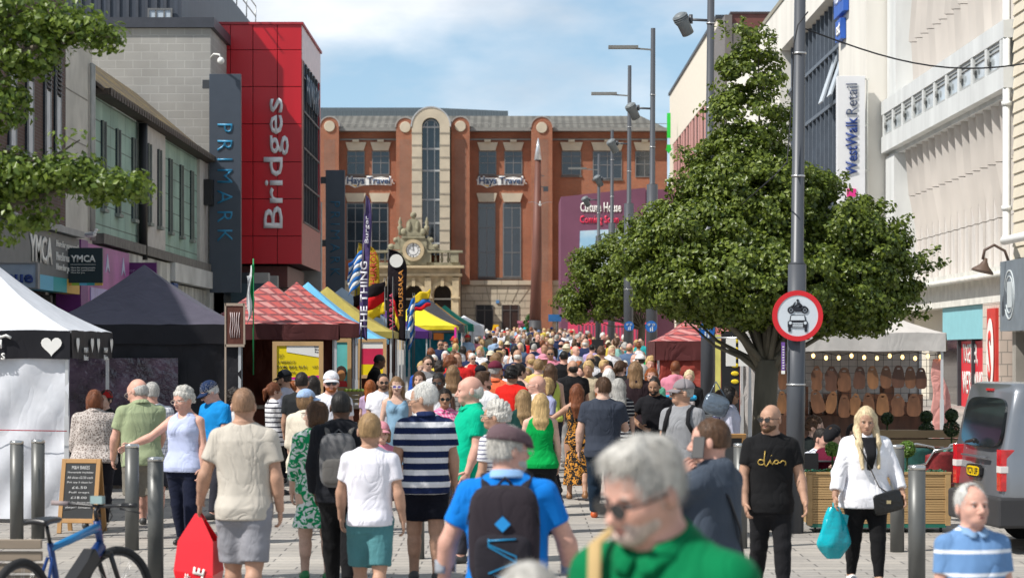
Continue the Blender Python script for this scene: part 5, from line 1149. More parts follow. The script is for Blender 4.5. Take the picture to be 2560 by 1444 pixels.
# blue route signs
BLUES = M((.01, .12, .42), .45, var=.03)
for px, d, dia, py, lab in ((1572, 74, .3, 815, 'left one of the three small blue cycle and walking signs'), (1627, 62, .3, 816, 'middle one of the three small blue cycle and walking signs'), (1764, 39.9, .27, 826, 'right one of the three small blue signs, half hidden by leaves')):
    s_ = thing('route_sign', lab, 'road sign', (Xp(px, d), d - .2, Zp(py, d)), group='small round blue route signs on columns')
    w = MB(); w.lathe([(dia / 2, -.01), (dia / 2, .01)], n=24, T=FACE['cam']); w.build('disc', BLUES, s_); w = MB(); ring(w, -.06, .05, .02, .032, -.02, -.013, 0, 0, 360, 10); ring(w, .06, .05, .02, .032, -.02, -.013, 0, 0, 360, 10); w.bar((-.06, -.016, .05), (.0, -.016, .08), .012, .004); w.bar((.06, -.016, .05), (.0, -.016, .08), .012, .004)
    for xx, hh in ((-.02, .07), (.03, .1)): w.box(xx - .014, xx + .014, -.02, -.013, -.12, -.12 + hh); w.ball((xx, -.015, -.12 + hh + .014), (.014, .004, .014), 8)
    w.build('pictogram', SWH, s_)
for px, d, lab in ((1572, 74.3, 'short grey column holding the left blue sign'), (1627, 62.3, 'short grey column holding the middle blue sign')): pass
# ---------------- bollards ----------------
BOLL = M((.105, .108, .105), .42, .25, var=.12, ns=4); STEEL = M((.55, .55, .54), .25, .9, var=.1)
def bollard(px, d, lab, grp='grey steel bollards', h=1.13):
    t = thing('bollard', lab, 'bollard', (Xp(px, d), d, 0), group=grp)
    w = MB(); w.lathe([(.074, 0), (.074, h - .04)], n=24); w.build('post', BOLL, t); w = MB(); w.lathe([(.076, h - .038), (.076, h - .008), (.066, h), (.0, h + .004)], n=24); w.build('cap', STEEL, t)
bollard(42, 26.6, 'leftmost bollard, before the white tent side, left of its twin'); bollard(95, 26.9, 'second bollard from the left, behind the bicycle and bench')
bollard(330, 25.6, 'bollard under the hand of the curly grey haired woman'); bollard(389, 22.4, 'nearest left bollard, between the bicycle and the red bag')
bollard(2292, 20.8, 'nearest right bollard, beside the handbag in front of the planter'); bollard(2243, 25.4, 'right bollard just in front of the wooden planter'); bollard(1043, 24.6, 'bollard between the legs of the striped polo man'); bollard(1851, 25.8, 'bollard behind the arm of the bald man in black')

# ---------------- trees ----------------
def leaf_mat(c1, c2, tr=.25):
    m, nt, b = _base('leaves'); geo = nt.nodes.new('ShaderNodeNewGeometry'); rp = nt.nodes.new('ShaderNodeValToRGB'); e = rp.color_ramp.elements
    e[0].color = (*c1, 1); e[1].color = (*c2, 1); x = e.new(.93); x.color = (c2[0] * 1.3, c2[1] * 1.15, c2[2], 1); e[-1].position = 1; e[1].position = .8
    nt.links.new(geo.outputs['Random Per Island'], rp.inputs[0]); nt.links.new(rp.outputs[0], b.inputs['Base Color']); b.inputs['Roughness'].default_value = .42; b.inputs['Specular IOR Level'].default_value = .45
    out = nt.nodes['Material Output']; t = nt.nodes.new('ShaderNodeBsdfTranslucent'); ms = nt.nodes.new('ShaderNodeMixShader'); ms.inputs[0].default_value = tr
    vm = nt.nodes.new('ShaderNodeVectorMath'); vm.operation = 'SCALE'; vm.inputs['Scale'].default_value = 1.6; nt.links.new(rp.outputs[0], vm.inputs[0]); nt.links.new(vm.outputs[0], t.inputs[0])
    nt.links.new(b.outputs[0], ms.inputs[1]); nt.links.new(t.outputs[0], ms.inputs[2]); nt.links.new(ms.outputs[0], out.inputs[0]); return m
LEAF = leaf_mat((.034, .063, .010), (.14, .20, .031), .3); LEAFB = leaf_mat((.05, .095, .012), (.13, .20, .03)); BARK = M((.12, .105, .075), .9, var=.4, ns=3, sc3=(1, 1, .4), bump=.012, bs=14)
def leaves(centers, norms, size, rs, flat=.5):
    n = len(centers); nrm = norms + rs.normal(size=(n, 3)) * flat + np.array([0, 0, .35]); nrm /= np.linalg.norm(nrm, axis=1)[:, None]
    t = rs.normal(size=(n, 3)); t -= nrm * (t * nrm).sum(1)[:, None]; t /= np.linalg.norm(t, axis=1)[:, None]; b = np.cross(nrm, t); s = size * rs.uniform(.6, 1.25, size=(n, 1))
    V = np.stack([centers - t * s * .55, centers - t * s * .05 + b * s * .42 + nrm * s * .10, centers + t * s * .62 - nrm * s * .06, centers - t * s * .05 - b * s * .42 + nrm * s * .10], 1).reshape(-1, 3)
    Fc = np.arange(n * 4).reshape(-1, 4); return V, Fc
def crown(blobs, n, size, clump_r, seed, shell=.75, nclump=None, cl_leaf=None):
    """blobs: (cx,cy,cz,rx,ry,rz,weight). clumps scattered on and in them, leaves round each clump"""
    rs = np.random.RandomState(seed); B = np.array(blobs, float); vol = (B[:, 3] * B[:, 4] * B[:, 5]) ** .67 * B[:, 6]; vol /= vol.sum()
    nc = nclump; which = rs.choice(len(B), nc, p=vol); d = rs.normal(size=(nc, 3)); d /= np.linalg.norm(d, axis=1)[:, None]; r = rs.uniform(shell ** 3, 1.05, size=(nc, 1)) ** (1 / 3)
    C = B[which, :3] + d * r * B[which, 3:6]; cr_ = clump_r * rs.uniform(.6, 1.35, size=nc); k = rs.choice(nc, n); dd = rs.normal(size=(n, 3)); dd /= np.linalg.norm(dd, axis=1)[:, None]; rr_ = rs.uniform(.25, 1, size=(n, 1)) ** .5
    P = C[k] + dd * rr_ * cr_[k][:, None] * np.array([1, 1, .62]); N_ = dd * .8 + d[k] * .6
    return leaves(P, N_, size, rs), C
def tree(name, label, base, blobs_px, d, n, size, clump_r, nclump, seed, trunk_r, fork_z, mat, flat_y=.9, spires=(), group=None):
    s = F / d; bl = []
    for px, py, rx, ry, wgt in blobs_px: bl.append(((px - CX) / s - base.x, 0, CH + (HZ - py) / s - base.z, rx / s, rx / s * flat_y, ry / s, wgt))
    t = thing(name, label, 'tree', base, group=group); (V, Fc), C = crown(bl, n, size, clump_r, seed, nclump=nclump)
    rs = np.random.RandomState(seed + 5); ex = []
    for px, py, dx, dz, ln_ in spires:     # leafy sprays that break the outline
        p0 = np.array([(px - CX) / s - base.x, rs.uniform(-.3, .3), CH + (HZ - py) / s - base.z]); m_ = int(ln_ * 260); tt = rs.uniform(0, 1, (m_, 1)); P = p0 + np.array([dx, 0, dz]) * ln_ * tt + rs.normal(size=(m_, 3)) * .055 * (1.3 - tt); ex.append(P)
    if ex:
        P = np.concatenate(ex); V2, F2 = leaves(P, np.tile([0, -.3, .7], (len(P), 1)), size, rs); Fc = np.concatenate([Fc, F2 + len(V)]); V = np.concatenate([V, V2])
    np_obj('crown', V, Fc, mat, t, smooth=False)
    w = MB(); r0 = random.Random(seed); fk = Vector((.03, 0, fork_z)); w.tube([(0, 0, -.05), (0, 0, .15), (-.01, .01, fork_z * .55), fk], [trunk_r * 1.35, trunk_r * 1.08, trunk_r * .95, trunk_r * .9], 14)
    idx = rs.choice(len(C), 34, replace=False)
    for i in idx[:34]:
        e = Vector(C[i]); mid = fk.lerp(e, .5) + Vector((r0.uniform(-.1, .1), r0.uniform(-.1, .1), -.12 * abs(e.x - fk.x))); w.tube([fk - Vector((0, 0, r0.uniform(0, .25))), fk.lerp(mid, .5) + Vector((0, 0, -.05)), mid, e], [trunk_r * .32, trunk_r * .22, trunk_r * .14, trunk_r * .04], 6)
    w.build('trunk', BARK, t); return t
tree('street_tree', 'big dark green street tree with a tall narrow top, behind the thick lamp column', Vector((Xp(1912, 31.5), 31.5, zg(31.5))), [
    (1868, 95, 36, 55, 1.1), (1880, 190, 78, 78, .95), (1872, 300, 100, 98, .9), (1855, 395, 112, 85, .8), (1735, 405, 42, 30, .6), (1740, 470, 75, 55, .8), (1890, 480, 190, 100, 1.1), (1800, 590, 200, 120, 1.2), (1990, 560, 190, 130, 1.2), (2100, 640, 170, 125, 1.2), (1655, 635, 105, 88, 1.1), (1900, 700, 300, 115, 1.5), (2200, 680, 110, 85, 1), (1735, 720, 150, 66, 1.1), (2080, 755, 180, 62, 1.1), (1865, 788, 90, 40, .8), (1990, 800, 120, 40, .8), (2150, 795, 100, 38, .7), (2235, 745, 60, 45, .7), (2185, 545, 45, 45, .5)], 31.5, 150000, .058, .18, 1700, 3, .165, 1.9, LEAF, .95,
    spires=((1868, 120, -.1, 1, .42), (1905, 140, .5, .8, .3), (1935, 330, .9, .4, .35), (1740, 400, -.8, .6, .3), (1730, 480, -1, .5, .3), (2190, 560, .2, 1, .35), (2230, 590, .6, .8, .35), (2270, 690, .95, .35, .55), (2290, 660, .8, .6, .4), (2250, 780, 1, -.2, .35), (2100, 470, .4, .9, .25), (1600, 590, -.6, .8, .3), (1975, 440, .3, 1, .3), (1960, 280, .9, .5, .25), (1820, 90, -.7, .7, .2)))
tree('street_tree', 'smaller street tree farther along, left of the big tree', Vector((Xp(1603, 82), 82, zg(82))), [(1610, 615, 90, 80, 1), (1530, 675, 105, 72, 1.2), (1465, 755, 66, 50, 1), (1600, 715, 130, 62, 1.2), (1490, 765, 80, 30, .7)], 82, 52000, .10, .33, 560, 8, .14, 2.2, LEAF, .9,
    spires=((1500, 650, -.6, .7, .4), (1430, 740, -.9, .4, .3), (1560, 580, -.4, .9, .35), (1420, 790, -1, .1, .25)))
# near left tree: branches reaching into the frame
tl = thing('leafy_tree', 'bright green tree whose branches reach in from the left edge', 'tree', (-7.4, 20.5, 0)); s = F / 20.5; base = Vector((-7.4, 20.5, 0)); bl = []
for px, py, rx, ry, wg in ((-330, 120, 260, 220, 1), (-300, 480, 240, 200, 1), (-120, 100, 160, 120, 1), (30, 40, 120, 50, 1), (60, 120, 90, 60, .9), (170, 60, 75, 40, .8), (230, 90, 50, 30, .6), (285, 95, 22, 16, .3), (-20, 260, 70, 70, .8), (20, 250, 35, 40, .4), (-80, 460, 150, 90, 1), (60, 440, 110, 50, 1), (170, 430, 80, 40, .9), (250, 465, 60, 32, .7), (330, 460, 45, 24, .5), (200, 350, 26, 24, .25), (60, 520, 70, 50, .7), (-40, 600, 60, 40, .5)): bl.append(((px - CX) / s - base.x, 0, CH + (HZ - py) / s, rx / s, .35, ry / s, wg))
(V, Fc), C = crown(bl, 24000, .056, .15, 11, nclump=800); np_obj('crown', V, Fc, LEAFB, tl, smooth=False)
w = MB(); w.tube([(0, 0, -.05), (0, 0, 1.4), (.1, 0, 2.6), (.2, 0, 4.6)], [.19, .16, .13, .08], 12); lc = lambda px, py, dy=0: Vector(((px - CX) / s - base.x, dy, CH + (HZ - py) / s))
for pts in ([(-330, 560), (-100, 530), (60, 500), (180, 470), (330, 455)], [(-340, 420), (-120, 420), (40, 420), (120, 400), (200, 350)], [(-330, 300), (-100, 200), (60, 130), (170, 80), (290, 95)], [(-330, 330), (-60, 280), (20, 250)], [(-330, 200), (-50, 60), (60, 20)]): w.tube([lc(*p) for p in pts], [.07, .045, .028, .015, .006][:len(pts)], 7)
w.build('trunk', BARK, tl)
tp = thing('conifer', 'small clipped evergreen beside the mast base', 'tree', (Xp(1322, 152), 152, zg(152))); (V, Fc), C = crown([(0, 0, 1.4, .35, .35, 1.2, 1)], 1500, .12, .15, 4, nclump=50); np_obj('crown', V, Fc, leaf_mat((.02, .06, .01), (.05, .12, .02)), tp, smooth=False); w = MB(); w.tube([(0, 0, 0), (0, 0, .6)], .06, 6); w.build('trunk', BARK, tp)
# ---------------- market tents ----------------
LEGM = M((.6, .61, .62), .4, .3, var=.05)
def tent(label, cx, cy, w_, dep, eave, apex, rz, roof, val, valh=.3, walls=(), wallm=None, legs=True, ridge=0, group=None, extra=None, name='canopy_tent'):
    t = thing(name, label, 'tent', (cx, cy, zg(cy)), R(rz), group); random.seed(int(cy * 7)); hw, hd = w_ / 2, dep / 2
    m = MB()
    for sx, sy in ((0, -1), (1, 0), (0, 1), (-1, 0)):
        def fn(u, v, sx=sx, sy=sy):
            if sx == 0: ex, ey = (u * 2 - 1) * hw * -sy * 1.0, sy * hd
            else: ex, ey = sx * hw, (u * 2 - 1) * hd * sx
            tx = max(-ridge, min(ridge, ex)); k = v; sag = .055 * math.sin(math.pi * v) * (1 + .6 * math.cos(2 * math.pi * u)) + .05 * math.sin(math.pi * u) * (1 - v) ** 3 * 0
            wr = .008 * math.sin(u * 31 + v * 9) * (1 - v)
            return Vector((ex + (tx - ex) * k, ey * (1 - k), eave + (apex - eave) * (k ** 1.12) - sag * .8 + wr))
        m.grid(fn, 14, 10)
    m.build('canopy', roof, t)
    v = MB()
    for a, b in (((-hw, -hd), (hw, -hd)), ((hw, -hd), (hw, hd)), ((hw, hd), (-hw, hd)), ((-hw, hd), (-hw, -hd))):
        a, b = Vector((*a, 0)), Vector((*b, 0)); n = (b - a).normalized().cross(Vector((0, 0, 1)))
        v.grid(lambda u, k: a.lerp(b, u) + n * (.012 + .014 * math.sin(u * 23 + a.x) * (1 - k)) + Vector((0, 0, eave - valh * (1 - k) + .006 * math.sin(u * 17))), 24, 3)
    v.build('valance', val, t)
    if legs:
        for sx in (-1, 1):
            for sy in (-1, 1): l = MB(); l.box(sx * (hw - .05) - .02, sx * (hw - .05) + .02, sy * (hd - .05) - .02, sy * (hd - .05) + .02, 0, eave - .01); l.box(sx * (hw - .05) - .028, sx * (hw - .05) + .028, sy * (hd - .05) - .028, sy * (hd - .05) + .028, 0, eave * .55); l.build('leg', LEGM, t)
    for side in walls:
        wl = MB(); a, b = {'front': ((-hw, -hd), (hw, -hd)), 'right': ((hw, -hd), (hw, hd)), 'back': ((hw, hd), (-hw, hd)), 'left': ((-hw, hd), (-hw, -hd))}[side]; a, b = Vector((*a, 0)) * .985, Vector((*b, 0)) * .985; n = (b - a).normalized().cross(Vector((0, 0, 1)))
        wl.grid(lambda u, k: a.lerp(b, u) + n * (.05 * math.sin(u * 9 + k * 4) * (1 - k) * .7 + .03 * math.sin(u * 26 - k * 17) * (1 - k * .6) + .012 * math.sin(u * 55 + k * 23) - .02) + Vector((0, 0, .03 + (eave - .05) * k)), 40, 20); wl.build('side_wall', wallm or val, t)
    return t
def plain(c, wr=.012, ws=3.5, **k): return cloth(c, wr, .08, ws, rough=.55, **k)
WT = plain((.70, .72, .77), .012, 2.6, transl=.12)
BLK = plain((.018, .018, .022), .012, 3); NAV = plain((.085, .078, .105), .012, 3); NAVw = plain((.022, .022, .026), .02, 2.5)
t1 = tent('white tent with black valance of white hearts at the left edge', -5.28 - 1.5, 28.9 + 1.5, 3, 3, 2.28, 3.36, 0, WT, BLK, .34, ('front',), WT)
# hearts and letters on the valance
def heart(mb, x, z, r, y, T=None, sx=1):
    pts = []
    for k in range(24):
        a = 2 * math.pi * k / 24; pts.append((x + sx * r * math.sin(a) ** 3, z + r * (.8125 * math.cos(a) - .3125 * math.cos(2 * a) - .125 * math.cos(3 * a) - .0625 * math.cos(4 * a))))
    mb.prism(pts, y, y + .004, 0, T)
w = MB(); heart(w, 1.28, 2.10, .125, -1.536); w.build('heart', WHITE, t1)
w = MB(); T = Matrix.Translation((1.536, 0, 0)) @ Matrix.Rotation(R(90), 4, 'Z')
for x_ in (-1.2, -.2, .25, 1.25): w = MB(); heart(w, x_, 2.12, .1, -.004, T, 1.0); w.build('heart', WHITE, t1)
text('M&H', .34, .11, WHITE, t1, Vector((-6.26, 28.86, 2.20)), bold=.01, ext=.004); text('Bakes', .34, .12, WHITE, t1, Vector((-6.22, 28.86, 2.07)), bold=.01, ext=.004)
w = MB(); w.tube([(.55, -1.542, 2.18), (.62, -1.542, 2.23), (.68, -1.542, 2.20), (.74, -1.542, 2.22), (.80, -1.542, 2.19)], .018, 6); w.build('emblem', WHITE, t1)
for y_ in (29.75, 31.2): text('M&H\nBakes', .3, .16, WHITE, t1, Vector((-5.24, y_, 2.08)), 'right', bold=.01, ext=.004)
w = MB(); w.tube([(-1.6, -1.56, 1.13), (1.47, -1.56, 1.08)], .006, 5); w.build('red_cord', M((.6, .02, .05), .6), t1)
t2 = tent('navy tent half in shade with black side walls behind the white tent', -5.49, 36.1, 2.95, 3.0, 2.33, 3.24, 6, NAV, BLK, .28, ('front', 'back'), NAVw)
w = MB(); w.box(-1.1, .55, -1.60, -1.585, .6, 1.85); w.build('clear_window', M((.05, .03, .05), .10, var=1.0, ns=2.6, spec=.8, bump=.03, bs=5), t2)  # reflections on the plastic are painted in as mottled base colour
def tartan():
    m, nt, b = _base('tartan'); b.inputs['Roughness'].default_value = .7; tc = nt.nodes.new('ShaderNodeTexCoord'); sx = nt.nodes.new('ShaderNodeSeparateXYZ'); nt.links.new(tc.outputs['Object'], sx.inputs[0]); L = nt.links.new
    def fr(sock, f, d):
        a = nt.nodes.new('ShaderNodeMath'); a.operation = 'MULTIPLY'; a.inputs[1].default_value = f; L(sock, a.inputs[0]); g = nt.nodes.new('ShaderNodeMath'); g.operation = 'FRACT'; L(a.outputs[0], g.inputs[0]); l = nt.nodes.new('ShaderNodeMath'); l.operation = 'LESS_THAN'; l.inputs[1].default_value = d; L(g.outputs[0], l.inputs[0]); return l.outputs[0]
    h = nt.nodes.new('ShaderNodeMath'); h.operation = 'ADD'; L(sx.outputs[0], h.inputs[0]); L(sx.outputs[1], h.inputs[1])
    def mixc(fac, c1, c2):
        x = nt.nodes.new('ShaderNodeMix'); x.data_type = 'RGBA'; L(fac, x.inputs[0])
        for i, c in ((6, c1), (7, c2)):
            if isinstance(c, tuple): x.inputs[i].default_value = (*c, 1)
            else: L(c, x.inputs[i])
        return x.outputs[2]
    c = mixc(fr(h.outputs[0], 2.6, .45), (.44, .085, .075), (.47, .21, .195)); c = mixc(fr(sx.outputs[2], 8.5, .22), c, (.13, .04, .045)); c = mixc(fr(h.outputs[0], 5.2, .30), c, (.24, .06, .065)); L(_mulcol(nt, c, _noise(nt, 4, 4), .85, 1.15), b.inputs['Base Color']); return m
TAR = tartan(); BRN = plain((.085, .028, .028), .03, 3); BRNW = plain((.10, .03, .02), .03, 3); 
g1 = 'tartan roofed market stalls'
t3 = tent('nearer red tartan roofed stall with brown valance beside the navy tent', Xp(672, 41.5) , 41.5, 2.35, 2.6, 2.32, 3.08, 5, TAR, BRN, .26, ('back', 'left'), BRNW)
t4 = tent('farther red tartan roofed stall just behind its twin and the yellow poster', Xp(742, 45.8), 45.8, 2.3, 2.6, 2.32, 3.12, 5, TAR, BRN, .26, ('back',), BRNW)
t5 = tent('light blue awning stall sloping down behind the dark feather flag', Xp(770, 51.5) , 51.5, 3.3, 2.6, 1.98, 3.2, 0, plain((.14, .42, .66)), plain((.12, .38, .62)), .10, ('back',), BRNW)
t6 = tent('olive yellow stall roof between the blue awning and the grey blue one', Xp(818, 56.5), 56.5, 3.2, 2.6, 2.1, 3.16, 0, plain((.36, .30, .08)), plain((.3, .25, .06)), .15, ('back',), BRNW)
t7 = tent('pale grey blue stall roof behind the olive yellow one', Xp(855, 61.5), 61.5, 3.4, 2.8, 2.1, 3.2, 0, plain((.30, .38, .47)), plain((.26, .33, .42)), .2)
t8 = tent('purple stall roof below the german flag', Xp(930, 66.5), 66.5, 3.2, 2.8, 2.05, 2.85, 0, plain((.09, .03, .18)), plain((.06, .02, .12)), .2)
t9 = tent('bright yellow stall roof below the greek flags', Xp(1038, 77), 77, 2.7, 2.8, 2.15, 2.85, 0, plain((.75, .62, .03)), plain((.70, .58, .03)), .12, extra=1)
t10 = tent('black gazebo next to the yellow stall roof', Xp(1078, 89), 89, 2.4, 2.8, 2.15, 3.05, 0, plain((.05, .05, .055)), plain((.045, .045, .05)), .3)
t11 = tent('orange peaked gazebo with green edge beyond the black one', Xp(1090, 98), 98, 2.5, 2.8, 2.1, 3.0, 0, plain((.72, .36, .08)), plain((.10, .32, .22)), .3, ('front',), plain((.01, .12, .16)))
t12 = tent('green peaked gazebo, last of the left row', Xp(1112, 106), 106, 2.5, 2.8, 2.1, 2.95, 0, plain((.02, .27, .18)), plain((.02, .25, .17)), .3)
t13 = tent('small white gazebo at the end of the left stalls', Xp(1160, 122), 122, 2.0, 2.4, 2.0, 2.5, 0, WT, WT, .5, ('front',), WT)
w = MB(); w.box(-.05, .35, -1.48, -1.44, 1.5, 2.1); w.build('orange_banner', M((.75, .2, .02), .6), t11)
w = MB(); w.box(1.28, 1.34, -1.45, -1.2, .9, 2.1); w.build('pink_drape', M((.7, .02, .35), .6), t9)
# right stalls
t14 = tent('red brown tartan roofed stall behind the right blue sign', Xp(1752, 43), 43, 1.75, 2.4, 2.02, 2.62, 0, TAR, plain((.10, .03, .03), .03), .33, ('front', 'left'), plain((.30, .06, .045), .04, 2.5))
t15 = tent('off white tent with hanging chopping boards and warm bulbs at the right', Xp(2095, 37.5), 37.5, 2.95, 2.9, 2.2, 2.95, -3, plain((.50, .47, .44)), plain((.47, .45, .43)), .27, ('back',), plain((.55, .52, .50)))
tx, ty = Xp(2095, 37.5), 37.5
gr = thing('wire_grid_panel', 'black wire mesh panel hanging under the off white tent', 'rack', (tx, ty - 1.2, zg(ty)))
w = MB(); [w.bar((-1.3 + .13 * k, 0, 1.1), (-1.3 + .13 * k, 0, 1.9), .006, .006) for k in range(21)]; [w.bar((-1.3, 0, 1.1 + .1 * k), (1.3, 0, 1.1 + .1 * k), .006, .006) for k in range(9)]; w.build('mesh', M((.03, .03, .03), .4), gr)
WOODB = M((.125, .055, .026), .45, var=.45, ns=5, sc3=(2.5, 1, .6)); WOODC = M((.19, .088, .036), .45, var=.4, ns=5, sc3=(2.5, 1, .6)); WOODD = M((.08, .035, .02), .45, var=.4, ns=5, sc3=(2.5, 1, .6))
def board(px, py, hh, ww, tilt, shape, mat, lab):
    dd = ty - 1.32; o = thing('chopping_board', lab, 'chopping board', Wp(px, py, dd), 0, 'wooden chopping boards hanging on the mesh'); o.rotation_euler = (0, R(tilt), 0)
    N_ = 28; pts = []
    for k in range(N_):
        a = 2 * math.pi * k / N_; c, s_ = math.cos(a), math.sin(a); z = hh * (abs(s_) ** .75) * (1 if s_ > 0 else -1) ; zz = z / hh; taper = (1 - .32 * max(0, zz)) if shape != 2 else (1 - .25 * zz); wv_ = 1 + (.16 * math.sin(zz * 5.5) if shape == 1 else 0); pts.append((ww * (abs(c) ** .6) * (1 if c > 0 else -1) * taper * wv_ , z))
    m = MB(); hz0, hr = hh * .70, ww * .30; inner = [(hr * math.cos(2 * math.pi * k / N_), hz0 + hr * .45 * math.sin(2 * math.pi * k / N_)) for k in range(N_)]
    for y in (0, .02): m.add([(a, y, b) for a, b in pts] + [(a, y, b) for a, b in inner], [(k, (k + 1) % N_, N_ + (k + 1) % N_, N_ + k) for k in range(N_)])
    m.add([(a, 0, b) for a, b in pts] + [(a, .02, b) for a, b in pts], [(k, k + N_, (k + 1) % N_ + N_, (k + 1) % N_) for k in range(N_)]); m.add([(a, 0, b) for a, b in inner] + [(a, .02, b) for a, b in inner], [(k, (k + 1) % N_, (k + 1) % N_ + N_, k + N_) for k in range(N_)])
    m.build('board', mat, o)
ORD = ['first', 'second', 'third', 'fourth', 'fifth', 'sixth', 'seventh', 'eighth', 'ninth', 'tenth', 'eleventh', 'twelfth']
adj = {0: 'straight oval', 1: 'wavy edged', 2: 'broad round bottomed'}
for i, (px, py, hh, ww, tl_, sh_, mt) in enumerate(((1957, 942, .19, .07, 0, 0, WOODB), (2042, 945, .19, .085, 0, 1, WOODB), (2079, 946, .19, .10, 0, 1, WOODD), (2110, 948, .18, .10, 2, 2, WOODB), (2149, 944, .17, .085, 3, 2, WOODD), (2182, 943, .175, .085, -4, 0, WOODC), (2215, 942, .17, .085, 1, 0, WOODB), (2246, 941, .17, .09, 2, 2, WOODD), (2276, 943, .165, .085, -2, 0, WOODB), (2303, 945, .16, .08, 0, 2, WOODD))):
    board(px, py, hh, ww, tl_, sh_, mt, f'{adj[sh_]} chopping board, {ORD[i]} from the left in the upper row')
for i, (px, py, hh, ww, tl_, sh_, mt) in enumerate(((1955, 1005, .17, .07, 0, 0, WOODC), (2043, 1003, .175, .095, -15, 2, WOODB), (2079, 1005, .17, .08, 12, 0, WOODC), (2111, 1015, .17, .085, 0, 2, WOODB), (2138, 1010, .165, .08, 6, 1, WOODC), (2172, 1008, .16, .085, -6, 0, WOODB), (2207, 1010, .165, .09, 0, 2, WOODC), (2245, 1012, .17, .10, 0, 1, WOODB), (2285, 1012, .17, .10, 0, 2, WOODB))):
    board(px, py, hh, ww, tl_, sh_, mt, f'{adj[sh_]} chopping board, {ORD[i]} from the left in the lower row')
BULB = M((1.0, .62, .22), .3, var=0, emit=3.0)
w_st = thing('string_lights', 'string of warm glowing bulbs under the off white tent edge', 'lights', (tx, ty - 1.42, zg(ty)))
w = MB(); pts = [(-1.4 + .1 * k, 0, 1.9 + .03 * math.sin(k * .9)) for k in range(29)]; w.tube(pts, .006, 5); w.build('wire', BLACK, w_st)
for k in range(15): w = MB(); w.ball((-1.32 + .19 * k, 0, 1.84 + .02 * math.sin(k * 2)), (.028, .028, .036), 8); b_o = w.build('bulb', BULB, w_st)
dr = MB(); dr.grid(lambda u, v: Vector((Xp(2333, 36) + .06 * math.sin(v * 20) * .3 + u * (.12 + .42 * (1 - v)), 36.1, .25 + v * 1.75)), 12, 16); o = dr.build('pink_sheet', cloth((.62, .30, .27), .03), None, solid=.01); tag(o, 'pink cloth sheet hanging at the right corner of the off white tent', 'sheet')
st_ = thing('stall_counter', 'dark wooden counter with goods inside the chopping board tent', 'counter', (tx, ty, zg(ty))); w = MB(); w.box(-1.2, 1.3, -.6, .3, 0, .95); w.build('table', WOODD, st_)
w = MB(); [w.box(-1.1 + .22 * k, -.95 + .22 * k, -.4, .1, .951, 1.15 + .12 * (k % 3)) for k in range(11)]; w.build('goods', M((.22, .10, .06), .6, var=.5, ns=5), st_)
hp_ = MB()
# ---------------- flags ----------------
def flagpole(label, px, d, py_top, z0, shape, mats, fn=None, group=None):
    pass
def feather(label, px, d, top, bot, wpx, mat, texts=(), lean=0, tw=0):
    s = F / d; x = Xp(px, d); zt, zb_ = Zp(top, d), Zp(bot, d); t = thing('feather_flag', label, 'flag', (x, d, zg(d))); H = zt - zg(d); Lb = zb_ - zg(d); W_ = wpx / s
    w = MB(); w.tube([(0, 0, 0), (lean * .4, 0, H * .6), (lean, 0, H)], [.02, .016, .008], 6); w.build('pole', M((.05, .05, .05), .4), t)
    w = MB(); ca, sa = math.cos(R(tw)), math.sin(R(tw))
    def f(u, v):
        z = Lb + (H - Lb) * v; ww = W_ * (1 if v < .75 else math.sqrt(max(0, 1 - ((v - .75) / .25) ** 2.2))); xx = u * ww; yy = .03 * math.sin(v * 14 + u * 3)
        return Vector((lean * v ** 1.6 + xx * ca, yy + xx * sa, z - .10 * u * (1 - v)))
    w.grid(f, 6, 40); fo = w.build('sail', mat, t, solid=.004)
    for s_, v, ln_, hh, col, du in texts: text(s_, ln_, hh, M(col, .6, var=0), t, Vector((x + W_ * du * ca + lean * v ** 1.6, d - .06, Lb + (H - Lb) * v + zg(d))), rot=90, bold=.02, ext=.01)
    return t
feather('tall violet feather flag with white lettering twisted thin, tallest left flag', 898, 44, 487, 838, 20, cloth((.075, .055, .15), .02), (('THE THING', .28, 1.25, .13, (.7, .7, .75), .5), ('Burger', .75, .5, .09, (.6, .6, .65), .5)), lean=.12, tw=0)
feather('yellow and brown feather flag reading churros', 918, 60, 612, 785, 33, cloth((.50, .34, .03), .02), (('CHURROS', .62, .95, .16, (.45, .03, .02), .55),), lean=-.05, tw=0)
feather('slim yellow feather flag behind the greek flag', 886, 62, 607, 740, 22, cloth((.42, .30, .03), .02), (), lean=.1, tw=15)
fk_ = feather('black feather flag with white disc and red letters', 966, 58, 622, 842, 48, cloth((.018, .014, .018), .02), (('KAVARMA', .25, 1.1, .14, (.4, .02, .08), .3), ('MOUSSAKA', .5, 1.1, .11, (.55, .22, .03), .72)), lean=.05)
w = MB(); w.lathe([(.16, 0), (.16, .01)], n=20, T=Matrix.Translation((.24, -.05, Zp(652, 58) - zg(58))) @ FACE['cam']); w.build('disc', WHITE, fk_)
